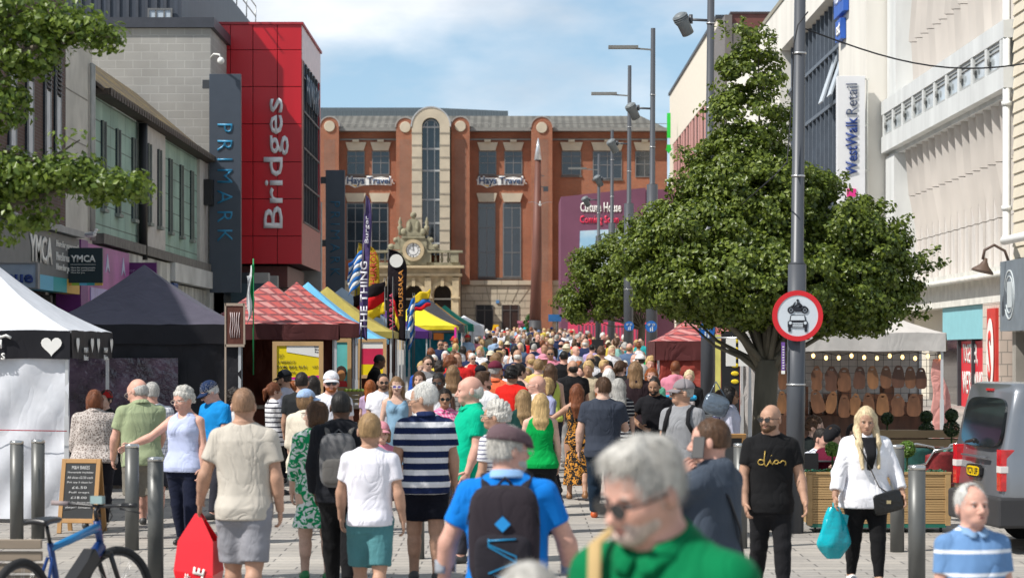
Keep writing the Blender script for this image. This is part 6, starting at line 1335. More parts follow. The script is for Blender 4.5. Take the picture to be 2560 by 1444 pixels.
def flag(label, px, d, py, w_, h_, mats, split, ang=0, sag=.3, pole=None, vert=False, name='national_flag'):
    """cloth hung from corner (px,py); split: list of (u0,u1,v0,v1,mat index)"""
    x, z = Xp(px, d), Zp(py, d); t = thing(name, label, 'flag', (x, d, zg(d))); H = z - zg(d)
    w = MB(); w.tube([(0, .02, 0 if pole is None else pole), (0, .02, H + .06)], .012, 6); w.build('pole', M((.07, .07, .07), .4) if 'nigerian' not in label else M((.02, .3, .1), .5), t)
    w = MB(); ca, sa = math.cos(R(ang)), math.sin(R(ang))
    for u0, u1, v0, v1, mi_ in split:
        def f(a, b):
            u, v = u0 + (u1 - u0) * a, v0 + (v1 - v0) * b; X_, Z_ = u * w_, -(1 - v) * h_
            return Vector((X_ * ca - Z_ * sa * 0 + .02 * math.sin(v * 9) , .10 * math.sin(u * 7 + v * 3) * (.3 + u), H + Z_ + X_ * sa - sag * u * u * .5 + .03 * math.sin(u * 9 + v * 4)))
        w.grid(f, 10, max(2, int(10 * (v1 - v0))), mi_)
    w.build('flag_cloth', mats, t, solid=.003); return t
fc = lambda c: cloth(c, .015, .1, 5, transl=.2)
BL, WH, RD, YE, BK, GR = fc((.03, .16, .50)), fc((.72, .74, .76)), fc((.60, .015, .02)), fc((.78, .58, .03)), fc((.015, .012, .015)), fc((.01, .28, .08))
greek = [(0, 1, (8 - i) / 9, (9 - i) / 9, i % 2) for i in range(9)]; gk = [(0, .0, 0, 0, 0)]
flag('blue and white striped flag flying left of the yellow churros flag', 916, 56, 617, -.52, .75, [BL, WH], greek, 35, .2)
flag('blue and white striped flag hanging low before the yellow stall', 1036, 62, 738, -.36, 1.15, [BL, WH], [(0, 1, (8 - i) / 9, (9 - i) / 9, i % 2) for i in range(9)], 55, .2)
flag('large black red and gold striped flag behind the churros flag', 962, 57, 700, -.80, .80, [BK, RD, YE], [(0, 1, .66, 1, 0), (0, 1, .33, .66, 1), (0, 1, 0, .33, 2)], 20, .25)
flag('black red and gold flag drooping before the black feather flag', 982, 52, 698, .34, .75, [BK, RD, YE], [(0, 1, .60, 1, 0), (0, 1, .2, .60, 1), (0, 1, 0, .2, 2)], -70, .1)
flag('yellow blue and red flag streaming right above the black gazebo', 1032, 66, 738, .50, .48, [YE, BL, RD], [(0, 1, .5, 1, 0), (0, 1, .25, .5, 1), (0, 1, 0, .25, 2)], 20, .0)
flag('rainbow striped flag beneath the large black red and gold flag', 958, 65, 776, -.6, .25, [YE, BL, fc((.2, .03, .3))], [(0, 1, .66, 1, 0), (0, 1, .33, .66, 1), (0, 1, 0, .33, 2)], 0, .1)
flag('green and white nigerian style flag drooping on a green pole beside the tartan stall', 633, 40, 655, -.22, .80, [GR, WH], [(0, .3, 0, 1, 0), (.3, 1, 0, 1, 1)], 62, .1, pole=1.5)
bcn = thing('hanging_banner', 'small brown framed banner with white streaks between navy and tartan tents', 'banner', (Xp(593, 34.6), 34.3, Zp(812, 34.3)))
w = MB(); w.box(-.12, .12, 0, .02, -.27, .27); w.build('cloth_panel', cloth((.11, .045, .035), .01), bcn); w = MB(); [w.tube([(-.06 + .03 * k + .008 * math.sin(z * 20 + k), -.005, z) for z in (-.18, -.09, 0, .09, .18)], .006, 5) for k in range(5)]; w.build('streaks', M((.6, .5, .5), .6), bcn); w = MB(); w.box(-.135, .135, -.01, .03, .272, .31); w.box(-.135, .135, -.01, .03, -.31, -.272); w.box(-.145, -.122, -.01, .03, -1.4, .31); w.box(.122, .145, -.01, .03, -.27, .31); w.build('frame', M((.35, .28, .22), .8), bcn)
# posters
def poster(label, x0, x1, y0, y1, d, build):
    a, b = Wp(x0, y1, d), Wp(x1, y0, d); t = thing('framed_poster', label, 'poster', (a.x, d, a.z)); W_, H_ = b.x - a.x, b.z - a.z; fr = .07
    w = MB(); [w.box(*q) for q in ((0, W_, 0, .05, H_ - fr, H_), (0, W_, 0, .05, 0, fr), (0, fr, 0, .05, fr, H_ - fr), (W_ - fr, W_, 0, .05, fr, H_ - fr))]; [w.box(q, q + fr, .01, .05, -1.0, 0) for q in (0, W_ - fr)]; w.build('frame', M((.50, .32, .15), .6, var=.15, ns=3, sc3=(1, 1, .3)), t); build(t, W_, H_, a); return t
YELP = M((.80, .62, .0), .5, var=.02); MAG = M((.65, .0, .28), .5, var=.02)
def p1(t, W_, H_, a):
    w = MB(); w.box(.07, W_ - .07, .02, .04, .07, H_ - .07); w.build('yellow_sheet', YELP, t)
    w = MB(); w.prism([(.07, .07), (W_ - .07, .07), (W_ - .07, H_ * .36), (.07, H_ * .30)], .014, .018); w.build('magenta_band', MAG, t); w = MB(); w.prism([(W_ * .28, H_ * .80), (W_ - .07, H_ * .70), (W_ - .07, H_ - .07), (W_ * .28, H_ - .07)], .013, .017); w.build('white_band', WHITE, t); w = MB(); w.box(W_ * .30, W_ * .48, .008, .013, H_ * .1, H_ * .28); w.build('photo', M((.4, .5, .6), .5, var=.4, ns=6), t)
    K = M((.03, .03, .03), .5, var=0); q = lambda s_, u, v, ww, hh: text(s_, ww, hh, K, t, a + Vector((W_ * u, .010, H_ * v)), bold=.004, ext=.002)
    q('A WEEKEND OF', .28, .61, .28, .040); q('SWIM, BIKE, RUN', .38, .51, .48, .062); q('FOR EVERYONE', .28, .415, .28, .040); q('29-30\nJULY', .17, .72, .08, .07); q('Swim\nBike\nRun', .87, .85, .08, .11); q('>GET', .84, .52, .10, .035)
poster('yellow and magenta event poster in a pine frame under the tartan stall', 681, 808, 853, 985, 39.0, p1)
def p2(t, W_, H_, a):
    w = MB(); w.box(.07, W_ - .07, .02, .04, .07, H_ - .07); w.build('teal_sheet', M((.13, .52, .50), .5), t); w = MB(); w.ball((W_ * .5, .016, H_ * .3), (.08, .004, .11), 12); w.build('drawn_face', M((.5, .22, .08), .6), t); w = MB(); w.ball((W_ * .5, .018, H_ * .36), (.10, .004, .12), 12); w.build('drawn_hair', M((.04, .02, .015), .6), t); w = MB(); w.prism([(W_ * .28, .08), (W_ * .85, .08), (W_ * .75, H_ * .2), (W_ * .4, H_ * .2)], .012, .016); w.build('drawn_dress', M((.6, .03, .03), .6), t)
poster('teal picture board with a drawn figure in red, in a pine frame', 828, 878, 845, 978, 43.2, p2)
def p3(t, W_, H_, a):
    w = MB(); w.box(.07, W_ - .07, .02, .04, .07, H_ * .35); w.build('yellow_sheet', YELP, t); w = MB(); w.box(.07, W_ - .07, .02, .04, H_ * .352, H_ * .75); w.build('red_sheet', M((.6, .02, .08), .5), t); w = MB(); w.box(.07, W_ - .07, .02, .04, H_ * .752, H_ - .07); w.build('white_sheet', WHITE, t)
poster('red yellow and white event poster behind the blue awning edge', 895, 966, 846, 945, 50, p3)
# produce on the tartan stall
cr_ = thing('produce_crate', 'wooden crate of green apples beside the teal picture board', 'crate', (Xp(885, 42.6), 42.6, zg(42.6) + .95)); w = MB(); [w.box(-.18, .18, -.15, -.13, .0 + .07 * k, .06 + .07 * k) for k in range(3)]; w.box(-.18, .18, -.13, .15, 0, .03); w.build('slats', M((.35, .27, .15), .7), cr_); w = MB(); [w.ball((-.14 + .07 * (k % 5), -.1 + .07 * (k // 5), .21), .037, 8) for k in range(20)]; w.build('apples', M((.45, .62, .06), .4), cr_)
ct = thing('stall_table', 'dark stall table behind the dark haired man in black tee', 'table', (Xp(800, 41), 41.5, zg(41))); w = MB(); w.box(-2.2, 1.2, -.4, .4, .9, .95); w.build('tabletop', M((.3, .25, .2), .7), ct); w = MB(); w.box(-2.15, 1.15, -.35, .35, 0, .899); w.build('skirt', BRNW, ct)
# ---------------- street bits ----------------
def aboard(label, px, d, wid, hgt, yaw, writing=None):
    t = thing('chalkboard_sign', label, 'chalkboard', (Xp(px, d), d, zg(d)), R(yaw)); PINE = M((.42, .23, .085), .5, var=.15, ns=4, sc3=(1, 1, .3)); CH_ = M((.022, .024, .026), .7, var=.15)
    for sgn, nm in ((-1, 'front'), (1, 'back')):
        T = Matrix.Translation((0, sgn * .24, 0)) @ Matrix.Rotation(R(-13) * -sgn * -1 * -1, 4, 'X'); T = Matrix.Translation((0, sgn * .20, 0)) @ Matrix.Rotation(R(13) * sgn, 4, 'X')
        w = MB(); hw = wid / 2
        for q in ((-hw, -hw + .05, -.015, .015, 0, hgt), (hw - .05, hw, -.015, .015, 0, hgt), (-hw + .05, hw - .05, -.014, .014, hgt - .05, hgt), (-hw + .05, hw - .05, -.014, .014, .12, .17)): w.box(*q, T=T)
        fo = w.build('frame', PINE, t, bevel=.003); w = MB(); w.box(-hw + .04, hw - .04, -.008, .008, .15, hgt - .03, T=T); w.build('board', CH_, fo)
        if writing and sgn == -1:
            base = Matrix.Translation(t.location) @ Matrix.Rotation(R(yaw), 4, 'Z') @ T; n = len(writing)
            for k, s_ in enumerate(writing):
                me = text_mesh(s_, (hw * 2 - .16) * (.7 if k == 0 else min(1, .35 + .045 * len(s_))), .042 if k == 0 else .028); o = bpy.data.objects.new('chalk_writing', me); me.materials.clear(); me.materials.append(M((.6, .6, .6), .8, var=0)); COL.objects.link(o); o.parent = fo
                o.matrix_local = T @ Matrix.Translation((-.0, -.012, hgt - .10 - k * .058)) @ FACE['cam']
aboard('pine chalkboard with white menu writing before the white tent', 205, 27.7, .46, .86, -8, ['M&H BAKES', 'Homemade traybakes', 'All slices £2.50 each', 'Pick any 3 slices for', '£6.50', 'Full trays', '£18.00', 'Ask for dietary and', 'allergen information'])
aboard('blank black chalkboard in a pine frame by the tree trunk', 1812, 29.8, .52, 1.05, 8)
# bench
bnch = thing('slatted_bench', 'weathered timber slatted bench at the bottom left corner', 'bench', (Xp(40, 17.9), 17.9, 0)); w = MB()
for k in range(6): w.box(-1.2, .20, -.06 + .02 * k, -.02 + .02 * k, .72 - .09 * k - .07, .72 - .09 * k)
w.build('backrest', M((.26, .21, .16), .8, var=.2, ns=3, sc3=(.3, 1, 2)), bnch, bevel=.006); w = MB(); [w.box(-1.2, .2, -.5 + .1 * k, -.42 + .1 * k, .40, .44) for k in range(4)]; w.build('seat', M((.26, .21, .16), .8, var=.2, ns=3, sc3=(.3, 1, 2)), bnch); 
for x_ in (-1.0, .08): w = MB(); w.box(x_, x_ + .06, -.45, .06, 0, .395); w.build('leg', DGREY, bnch)
# bicycle
bk = thing('electric_bicycle', 'blue and black electric mountain bicycle at the bottom left', 'bicycle', (Xp(172, 16.95), 16.95, 0), R(65))
TY = M((.016, .016, .017), .85, var=.2, ns=30, bump=.004, bs=60); FRB = M((.004, .030, .14), .35, var=.05, coat=.2); FRC = M((.010, .16, .38), .35, var=.05, coat=.2); BKP = M((.012, .012, .014), .35, var=.1)
def wheel(cx_, steer=0):
    r = .345; T = Matrix.Translation((cx_, 0, r + .01)) @ Matrix.Rotation(steer, 4, 'Z'); w = MB(); n = 40
    vs = [T @ Vector(((r - .027 + .029 * math.cos(b)) * math.cos(a), .029 * math.sin(b), (r - .027 + .029 * math.cos(b)) * math.sin(a))) for a in [2 * math.pi * i / n for i in range(n)] for b in [2 * math.pi * j / 8 for j in range(8)]]
    w.add(vs, [(i * 8 + j, i * 8 + (j + 1) % 8, ((i + 1) % n) * 8 + (j + 1) % 8, ((i + 1) % n) * 8 + j) for i in range(n) for j in range(8)], 0, True); wo_ = w.build('wheel', TY, bk)
    w = MB(); [w.tube([T @ Vector((rr_ * math.cos(a), 0, rr_ * math.sin(a))) for a in [2 * math.pi * i / 32 for i in range(33)]], .011, 6) for rr_ in (.288,)]; w.build('rim', M((.06, .06, .065), .3, .5), wo_)
    w = MB(); [w.tube([T @ Vector((.02 * math.cos(a), .02 * (-1) ** i, .02 * math.sin(a))), T @ Vector((.288 * math.cos(a + .15 * (-1) ** i), 0, .288 * math.sin(a + .15 * (-1) ** i)))], .0016, 4, cap=False) for i, a in enumerate([2 * math.pi * i / 28 for i in range(28)])]; w.build('spokes', M((.5, .5, .5), .3, .8), wo_); w = MB(); w.tube([T @ Vector((0, -.06, 0)), T @ Vector((0, .06, 0))], .028, 10); w.tube([T @ Vector((0, -.035, 0)), T @ Vector((0, -.03, 0))], .09, 20); w.build('hub', BKP, wo_)
wheel(-.56); wheel(.58, R(-14))
hb = Vector((.34, 0, .90)); bbk = Vector((-.10, 0, .33)); st0 = Vector((-.22, 0, .78)); hbl = Vector((.385, 0, .72))
w = MB(); w.tube([hbl, bbk], [.045, .055], 10); w.tube([st0, bbk], [.022, .026], 10, 0); w.tube([(-.56, .05, .355), (-.3, .04, .5), tuple(st0 - Vector((0, -.02, .1)))], .012, 8); w.tube([(-.56, -.05, .355), (-.3, -.04, .5), tuple(st0 - Vector((0, .02, .1)))], .012, 8); w.tube([(-.56, .05, .355), tuple(bbk)], .013, 8); w.tube([(-.56, -.05, .355), tuple(bbk)], .013, 8); w.tube([hbl, hb], .026, 10); w.build('frame', FRB, bk)
w = MB(); w.tube([hb - Vector((0, 0, .05)), st0 - Vector((0, 0, .04))], [.034, .024], 10); w.build('top_tube', FRC, bk); w = MB(); w.bar(hbl.lerp(bbk, .25) + Vector((.02, 0, .045)), hbl.lerp(bbk, .85) + Vector((.02, 0, .045)), .10, .10); w.tube([bbk - Vector((0, .05, 0)), bbk + Vector((0, .05, 0))], .07, 14); w.build('battery', BKP, bk)
w = MB(); fx = Vector((.58, 0, .355)); cr2_ = Vector((.42, 0, .66)); [w.tube([cr2_ + Vector((0, .06 * s_, 0)), fx + Vector((0, .06 * s_, 0))], [.019, .017], 8) for s_ in (-1, 1)]; w.tube([cr2_ + Vector((0, -.07, 0)), cr2_ + Vector((0, .07, 0))], .026, 8); w.build('fork', BKP, bk)
w = MB(); w.tube([hb, (.32, 0, .97), (.36, 0, 1.0)], .017, 8); w.tube([(.30, .36, 1.02), (.34, .15, 1.01), (.36, 0, 1.0), (.34, -.15, 1.01), (.30, -.36, 1.02)], .012, 8); w.build('handlebar', BKP, bk); 
for s_ in (-1, 1): w = MB(); w.tube([(.325, .23 * s_, 1.015), (.30, .36 * s_, 1.02)], .018, 10); w.build('grip', M((.25, .2, .2), .7) if s_ > 0 else BKP, bk); w = MB(); w.tube([(.36, .18 * s_, .99), (.40, .26 * s_, .97), (.40, .33 * s_, .96)], .006, 5); w.build('brake_lever', BKP, bk)
w = MB(); w.box(.33, .37, -.05, .05, 1.02, 1.075); w.build('display', M((.25, .35, .35), .2), bk); w = MB(); w.tube([st0, (-.26, 0, .90)], .014, 8); w.build('seat_post', BKP, bk)
w = MB(); w.grid(lambda u, v: Vector((-.40 + .28 * u, (v * 2 - 1) * (.075 * (1 - u) ** .8 + .02), .925 + .012 * math.cos((v - .5) * 3) + .012 * math.sin(u * 3))), 12, 8); w.build('saddle', BKP, bk, solid=.035)
w = MB(); w.tube([bbk + Vector((0, .07, 0)), bbk + Vector((.12, .075, -.12))], .011, 6); w.tube([bbk + Vector((0, -.07, 0)), bbk + Vector((-.12, -.075, .12))], .011, 6); w.box(.06, .12, .08, .17, .19, .21, 0); w.box(-.26, -.2, -.17, -.08, .44, .46); w.tube([bbk + Vector((0, -.06, 0)), bbk + Vector((0, -.063, 0))], .085, 20); w.build('crankset', BKP, bk)
w = MB(); [w.tube([(.36, .08 * s_, 1.0), (.46, .05 * s_, .93), (.42, .02, .78)], .004, 5) for s_ in (-1, 1)]; w.build('cable', BKP, bk)
# planter
pln = thing('wooden_planter', 'long pine slatted planter box on castors at the right', 'planter', (Xp(2188, 27.9), 27.9, zg(27.9)))
PINE2 = M((.42, .27, .12), .65, var=.15, ns=4, sc3=(.4, 1, 3)); w = MB(); W2 = .82
for r_ in range(4):
    for k in range(5): w.box(-W2, W2, -.27, -.25 + .004 * ((k + 1) % 2), .10 + .142 * r_ + .027 * k, .10 + .142 * r_ + .027 * k + .022)
w.box(-W2 + .01, W2 - .01, -.249, .25, .10, .66); w.build('slats', PINE2, pln); w = MB(); [w.box(x_, x_ + .06, -.285, -.271, .08, .67) for x_ in (-W2, W2 - .06)]; w.box(-W2 - .01, W2 + .01, -.285, -.24, .665, .69); w.build('frame', PINE2, pln)
w = MB(); w.box(-W2 + .05, W2 - .05, -.27, .25, .055, .095); w.build('base', M((.01, .13, .09), .5), pln)
for x_ in (-.72, -.2, .3, .72): w = MB(); w.tube([(x_ - .012, -.2, .03), (x_ + .012, -.2, .03)], .03, 10); w.build('castor', BLACK, pln)
GTOP = MB(); V, Fc = leaves(np.random.RandomState(3).uniform([-.8, -.24, .675], [.8, .24, .70], (900, 3)), np.tile([0, 0, 1], (900, 1)), .035, np.random.RandomState(4)); np_obj('green_mat', V, Fc, M((.02, .14, .08), .7), pln, smooth=False)
TOP = leaf_mat((.04, .10, .015), (.14, .26, .05), .2)
def topiary(label, px, py, d, r, balls=1, col=TOP, base_z=None):
    z = Zp(py, d); gz_ = zg(d) if base_z is None else base_z; t = thing('topiary_ball', label, 'plant', (Xp(px, d), d, gz_)); h_ = z - gz_; rs = np.random.RandomState(int(px)); n = 700; dd = rs.normal(size=(n * balls, 3)); dd /= np.linalg.norm(dd, axis=1)[:, None]
    P = dd * r * rs.uniform(.86, 1.04, (n * balls, 1)); P[:, 2] += h_
    if balls == 2: P[n:] = P[n:] * [1.25, 1.25, 1] ; P[n:, 2] = (P[n:, 2] - h_) * 1.25 + h_ - r * 2.1
    V, Fc = leaves(P, dd, .03, rs); np_obj('foliage', V, Fc, col, t, smooth=False); w = MB(); w.tube([(0, 0, 0), (0, 0, h_)], .012, 6); w.ball((0, 0, h_), r * .85, 12); w.build('stem', M((.03, .06, .015), .9), t)
DT = leaf_mat((.008, .022, .006), (.03, .06, .015), .1)
topiary('small bright round topiary left end of the planter', 2081, 1122, 27.9, .08, base_z=.71); topiary('small bright round topiary behind the blonde woman', 2268, 1122, 27.95, .095, base_z=.71); topiary('low bright topiary ball at the far left of the planter', 2074, 1182, 27.8, .05, base_z=.71); topiary('low bright topiary beside the handbag', 2283, 1176, 27.8, .06, base_z=.71)
topiary('dark double ball topiary at the tent corner', 2316, 1041, 33, .085, 2, DT); topiary('dark double ball topiary right of the pink sheet', 2379, 1037, 32, .085, 2, DT); topiary('dark topiary ball under the chopping boards', 2218, 1045, 33, .08, 1, DT)
pl2 = thing('low_planter', 'low dark wood planter behind the cafe chairs', 'planter', (Xp(2330, 33), 33, zg(33))); w = MB(); [w.box(-.9, .8, -.2, .2, .1 + .12 * k, .2 + .12 * k) for k in range(7)]; w.build('slats', M((.28, .19, .10), .7), pl2)
# cafe chairs
def chair(label, px, d, yaw, col):
    t = thing('cafe_chair', label, 'chair', (Xp(px, d), d, zg(d)), R(yaw), 'woven cafe chairs'); AL = M((.62, .62, .62), .2, .9, var=0); WV = M(col, .6, var=.3, ns=20, bump=.004, bs=50)
    w = MB(); w.lathe([(.20, .43), (.21, .45), (.2, .46)], n=16); w.build('seat', WV, t); w = MB(); w.grid(lambda u, v: Vector((.23 * math.sin((u - .5) * 3.0) * (1 + .06 * v), .20 * math.cos((u - .5) * 3.0) + .05 * v, .47 + .38 * v - .05 * (2 * u - 1) ** 2 * v)), 14, 8); w.build('backrest', WV, t, solid=.015)
    w = MB(); w.tube([(-.27, -.18, .42), (-.29, -.12, .66), (-.26, .1, .70), (-.2, .2, .86), (0, .27, .90), (.2, .2, .86), (.26, .1, .70), (.29, -.12, .66), (.27, -.18, .42)], .013, 8); w.build('arm_frame', AL, t)
    for sx in (-1, 1):
        for sy in (-1, 1): w = MB(); w.tube([(sx * .2, sy * .17, .43), (sx * .26, sy * .22, 0)], .012, 8); w.build('leg', AL, t)
chair('red woven cafe chair with chrome frame beside the van', 2352, 29.2, 200, (.22, .02, .022)); chair('dark green woven cafe chair left of the red one', 2292, 30.0, 170, (.01, .07, .06)); chair('pale teal cafe chair half hidden behind the van', 2400, 30.5, 190, (.08, .25, .2))
tb = thing('cafe_table', 'black topped cafe table behind the planter', 'table', (Xp(2055, 29.3), 29.3, zg(29.3))); w = MB(); w.lathe([(.34, .72), (.34, .74)], n=20); w.build('tabletop', M((.05, .05, .055), .3), tb); w = MB(); w.tube([(0, 0, 0), (0, 0, .72)], .03, 8); w.lathe([(.22, 0), (.05, .04)], n=12); w.build('leg', STEEL, tb)
mb_ = thing('menu_board', 'small black menu stand on the cafe table', 'menu', (Xp(2025, 28.6), 28.6, .71)); w = MB(); w.box(-.10, .10, 0, .02, 0, .2); w.build('board', BLACK, mb_); w = MB(); w.tube([(-.08, 0, .2), (-.05, 0, .24), (0, 0, .21), (.05, 0, .24), (.08, 0, .2)], .004, 5); w.build('scroll', BLACK, mb_)
# van
vn_ = thing('silver_van', 'silver grey panel van parked at the right edge seen from its rear corner', 'van', (Xp(2508, 25.0), 25.0, 0), R(-84.5))
SIL = M((.25, .265, .29), .28, .65, var=.05, ns=1, coat=.5); VG = M((.012, .016, .018), .05, var=.3, spec=.9); 
# local frame: y forward (length), x to the vehicle's right; origin = rear right corner on the ground
def vsec(y, z0=.32, zt=1.76, w0=0.0, inset=0.0): return y
Wv, Lv, Hv = 1.86, 4.6, 1.78
prof = [(0.02, .36), (0.0, .62), (.0, 1.0), (.03, 1.08), (.09, 1.45), (.16, 1.68), (.26, 1.76), (.45, Hv)]     # (inset, z) cross-section half
def rear_y(z): return .0 if z < .98 else (.0 + (z - .98) * .20)
w = MB(); rings = []; ysl = [0.0, .04, .12, .5, 1.5, 3.0, 3.6]
vs = []
for yi, y in enumerate(ysl):
    k_ = {0: .05, 1: .02}.get(yi, 0)
    for side in (0, 1):
        for ins, z in (prof if side == 0 else prof[::-1]):
            ii = ins * .55 + k_; x = (-ii if side == 0 else -Wv + ii); vs.append((x, y + (rear_y(z) if y < .5 else rear_y(z) * max(0, 1 - (y - .4) / 1.0)), z - (k_ * .4 if z > 1.6 else 0)))
n = len(prof) * 2; w.add(vs, [(i * n + k, (i + 1) * n + k, (i + 1) * n + (k + 1) % n, i * n + (k + 1) % n) for i in range(len(ysl) - 1) for k in range(n)] + [tuple(range(n))], 0, True)
# cab and bonnet
def cab(y, top, ins): return [(-ins * .55, y, .36), (-ins * .4, y, 1.0), (-ins, y, top * .8), (-ins - .15, y, top), (-Wv + ins + .15, y, top), (-Wv + ins, y, top * .8), (-Wv + ins * .4, y, 1.0), (-Wv + ins * .55, y, .36)]
q = []; [q.extend(c_) for c_ in (cab(3.6, Hv, .08), cab(4.0, 1.45, .1), cab(4.3, 1.10, .12), cab(4.75, .95, .2), cab(4.85, .6, .3))]; w.add(q, [(i * 8 + k, (i + 1) * 8 + k, (i + 1) * 8 + (k + 1) % 8, i * 8 + (k + 1) % 8) for i in range(4) for k in range(8)] + [tuple(range(32, 40))], 0, True)
w.build('body', SIL, vn_)
def rp_(pts, y=-.012, t_=.012): return pts
T0 = Matrix.Identity(4)
def rear_panel(x0, x1, z0, z1, proud=.01, n=6, r=.06):
    m = MB(); vs = []
    cx_, cz_ = (x0 + x1) / 2, (z0 + z1) / 2
    for k in range(24):
        a = 2 * math.pi * (k + .5) / 24; c, s_ = math.cos(a), math.sin(a); x = cx_ + (x1 - x0) / 2 * (abs(c) ** .4) * (1 if c > 0 else -1); z = cz_ + (z1 - z0) / 2 * (abs(s_) ** .4) * (1 if s_ > 0 else -1); vs.append((x, rear_y(z) - proud, z))
    m.add(vs + [(x, y + .03, z) for x, y, z in vs], [tuple(range(24))] + [(k, k + 24, (k + 1) % 24 + 24, (k + 1) % 24) for k in range(24)]); return m
rear_panel(-1.66, -.22, 1.10, 1.62, .012).build('rear_window', VG, vn_); wn = vn_.children[-1]
rear_panel(-1.5, -.55, .98, 1.0, .02).build('door_handle', SIL, vn_); rear_panel(-1.3, -.78, .76, .90, .015).build('plate_recess', BLACK, vn_); pk_ = rear_panel(-1.26, -.82, .78, .88, .022).build('number_plate', M((.78, .52, .0), .4, var=0), vn_)
me = text_mesh('YC71 LFF', .40, .07, bold=.02); me.materials.clear(); me.materials.append(BLACK); o = bpy.data.objects.new('lettering', me); COL.objects.link(o); o.parent = pk_; o.matrix_local = Matrix.Translation((-1.04, -.026, .83)) @ FACE['cam']
LRED = M((.55, .01, .015), .12, var=.35, ns=14, spec=.8, coat=.5)
for x0 in (-.19, -Wv + .03):
    m = MB(); m.box(x0 + .03, x0 + .17, -.022, .14, .66, 1.09); tlp = m.build('tail_light', LRED, vn_, bevel=.006); m = MB(); m.box(x0 + .035, x0 + .174, -.027, .13, .85, .92); m.build('indicator', M((.7, .66, .64), .15), tlp, bevel=.004)
m = MB(); m.box(-1.05, -.8, .13, .2, 1.69, 1.715); m.build('brake_light', LRED, vn_); m = MB(); m.tube([(-1.45, .03, 1.12), (-1.1, .02, 1.16), (-1.05, .0, 1.14)], .02, 6); m.build('wiper', BLACK, vn_)
m = MB(); m.box(-Wv - .02, .02, -.06, .35, .28, .60); m.box(-.03, .03, .35, 4.6, .26, .46); m.build('bumper', M((.03, .03, .033), .7), vn_, bevel=.03)
for y_ in (.85, 3.95):
    for x_ in (-.12, -Wv + .12): m = MB(); m.tube([(x_ - .1, y_, .33), (x_ + .13 * (1 if x_ > -.9 else -1), y_, .33)], .33, 24); wh = m.build('wheel', TY, vn_); m = MB(); m.lathe([(.2, 0), (.18, .02), (.05, .03)], n=16, T=Matrix.Translation((x_ + (.13 if x_ > -.9 else -.13), y_, .33)) @ Matrix.Rotation(R(90 if x_ > -.9 else -90), 4, 'Y')); m.build('rim', M((.3, .3, .3), .3, .8), wh)
m = MB(); m.box(-.001, .012, .5, .508, .62, 1.7); m.box(-.001, .012, 2.0, 2.008, .5, 1.7); m.box(.0, .014, .55, 3.4, 1.06, 1.075); m.build('seams', BLACK, vn_); m = MB(); m.box(0, .04, 1.75, 1.95, .98, 1.01); m.build('side_handle', SIL, vn_)
m = MB(); m.prism([(-.75, 1.30), (-.65, 1.45), (-.58, 1.32), (-.68, 1.2)], .10, .104); m.build('window_sticker', M((.02, .45, .55), .4), vn_)
# distant bits
def post_sign(): pass
mpb = thing('map_board', 'tall black and green street map board in the crowd', 'sign', (Xp(1494, 78), 78, zg(78))); w = MB(); w.box(-.19, .19, 0, .12, 0, 1.0); w.build('map_panel', M((.10, .13, .09), .5, var=.4, ns=4), mpb); w = MB(); w.box(-.19, .19, 0, .12, 1.002, 1.72); w.build('header', BLACK, mpb)
kk = thing('kiosk', 'small pink kiosk box in front of the stone doors', 'kiosk', (Xp(1315, 160), 160, zg(160))); w = MB(); w.box(-.5, .5, 0, .8, 0, 2.0); w.build('cabinet', M((.42, .10, .17), .5), kk); w = MB(); w.box(-.58, .58, -.1, .9, 2.0, 2.15); w.build('roof', M((.45, .13, .2), .5), kk); w = MB(); w.box(-.35, .35, -.02, -.002, 1.2, 1.8); w.build('window', BLACK, kk)
yb = thing('yellow_cabinet', 'yellow rounded street cabinet left of the pink kiosk', 'cabinet', (Xp(1240, 160), 160, zg(160))); w = MB(); w.prism([(-.25, 0), (.25, 0), (.25, 1.6), (.17, 1.9), (-.17, 1.9), (-.25, 1.6)], 0, .4); w.build('body', M((.75, .42, .0), .5), yb); w = MB(); w.box(-.12, .12, -.02, -.002, 1.2, 1.7); w.build('opening', M((.4, .05, .02), .5), yb)
ns_ = thing('direction_sign', 'dark blue street name sign on a post under the left tree', 'sign', (Xp(1392, 120), 120, zg(120))); w = MB(); w.tube([(0, 0, 0), (0, 0, 2.5)], .05, 8); w.build('post', BLACK, ns_); w = MB(); w.box(-.42, .22, -.05, 0, 2.2, 2.55); w.build('panel', M((.02, .12, .32), .5), ns_)
cl = thing('cool_box', 'bright blue lidded plastic tub on the stall beside the bearded man', 'tub', (Xp(1690, 37.5), 37.5, zg(37.5) + .95)); w = MB(); w.box(-.28, .28, -.2, .2, 0, .22); w.build('tub', M((.5, .45, .45), .3), cl, bevel=.03); w = MB(); w.box(-.31, .31, -.22, .22, .225, .30); w.build('lid', M((.02, .38, .70), .35), cl, bevel=.03)
tbl = thing('stall_table', 'trestle table under the bright blue tub', 'table', (Xp(1690, 37.5), 37.5, zg(37.5))); w = MB(); w.box(-.6, .6, -.3, .3, .90, .945); w.build('tabletop', MGREY, tbl); [MB().box(x_, x_ + .05, y_, y_ + .05, 0, .895).build('leg', MGREY, tbl) for x_ in (-.5, .45) for y_ in (-.25, .2)]
yp = thing('banner_stand', 'black banner with yellow ovals beside the stall tables', 'banner', (Xp(1832, 36), 36, zg(36))); w = MB(); w.box(-.17, .10, 0, .03, .4, 2.25); w.build('panel', BLACK, yp); w = MB(); [w.ball((.03, -.01, 1.5 + .12 * k), (.06, .01, .035), 10) for k in range(6)]; w.build('ovals', M((.75, .55, .02), .5), yp); w = MB(); w.box(-.26, -.18, 0, .02, .7, 2.2); w.build('side_strip', M((.6, .55, .15), .5, var=.3), yp)
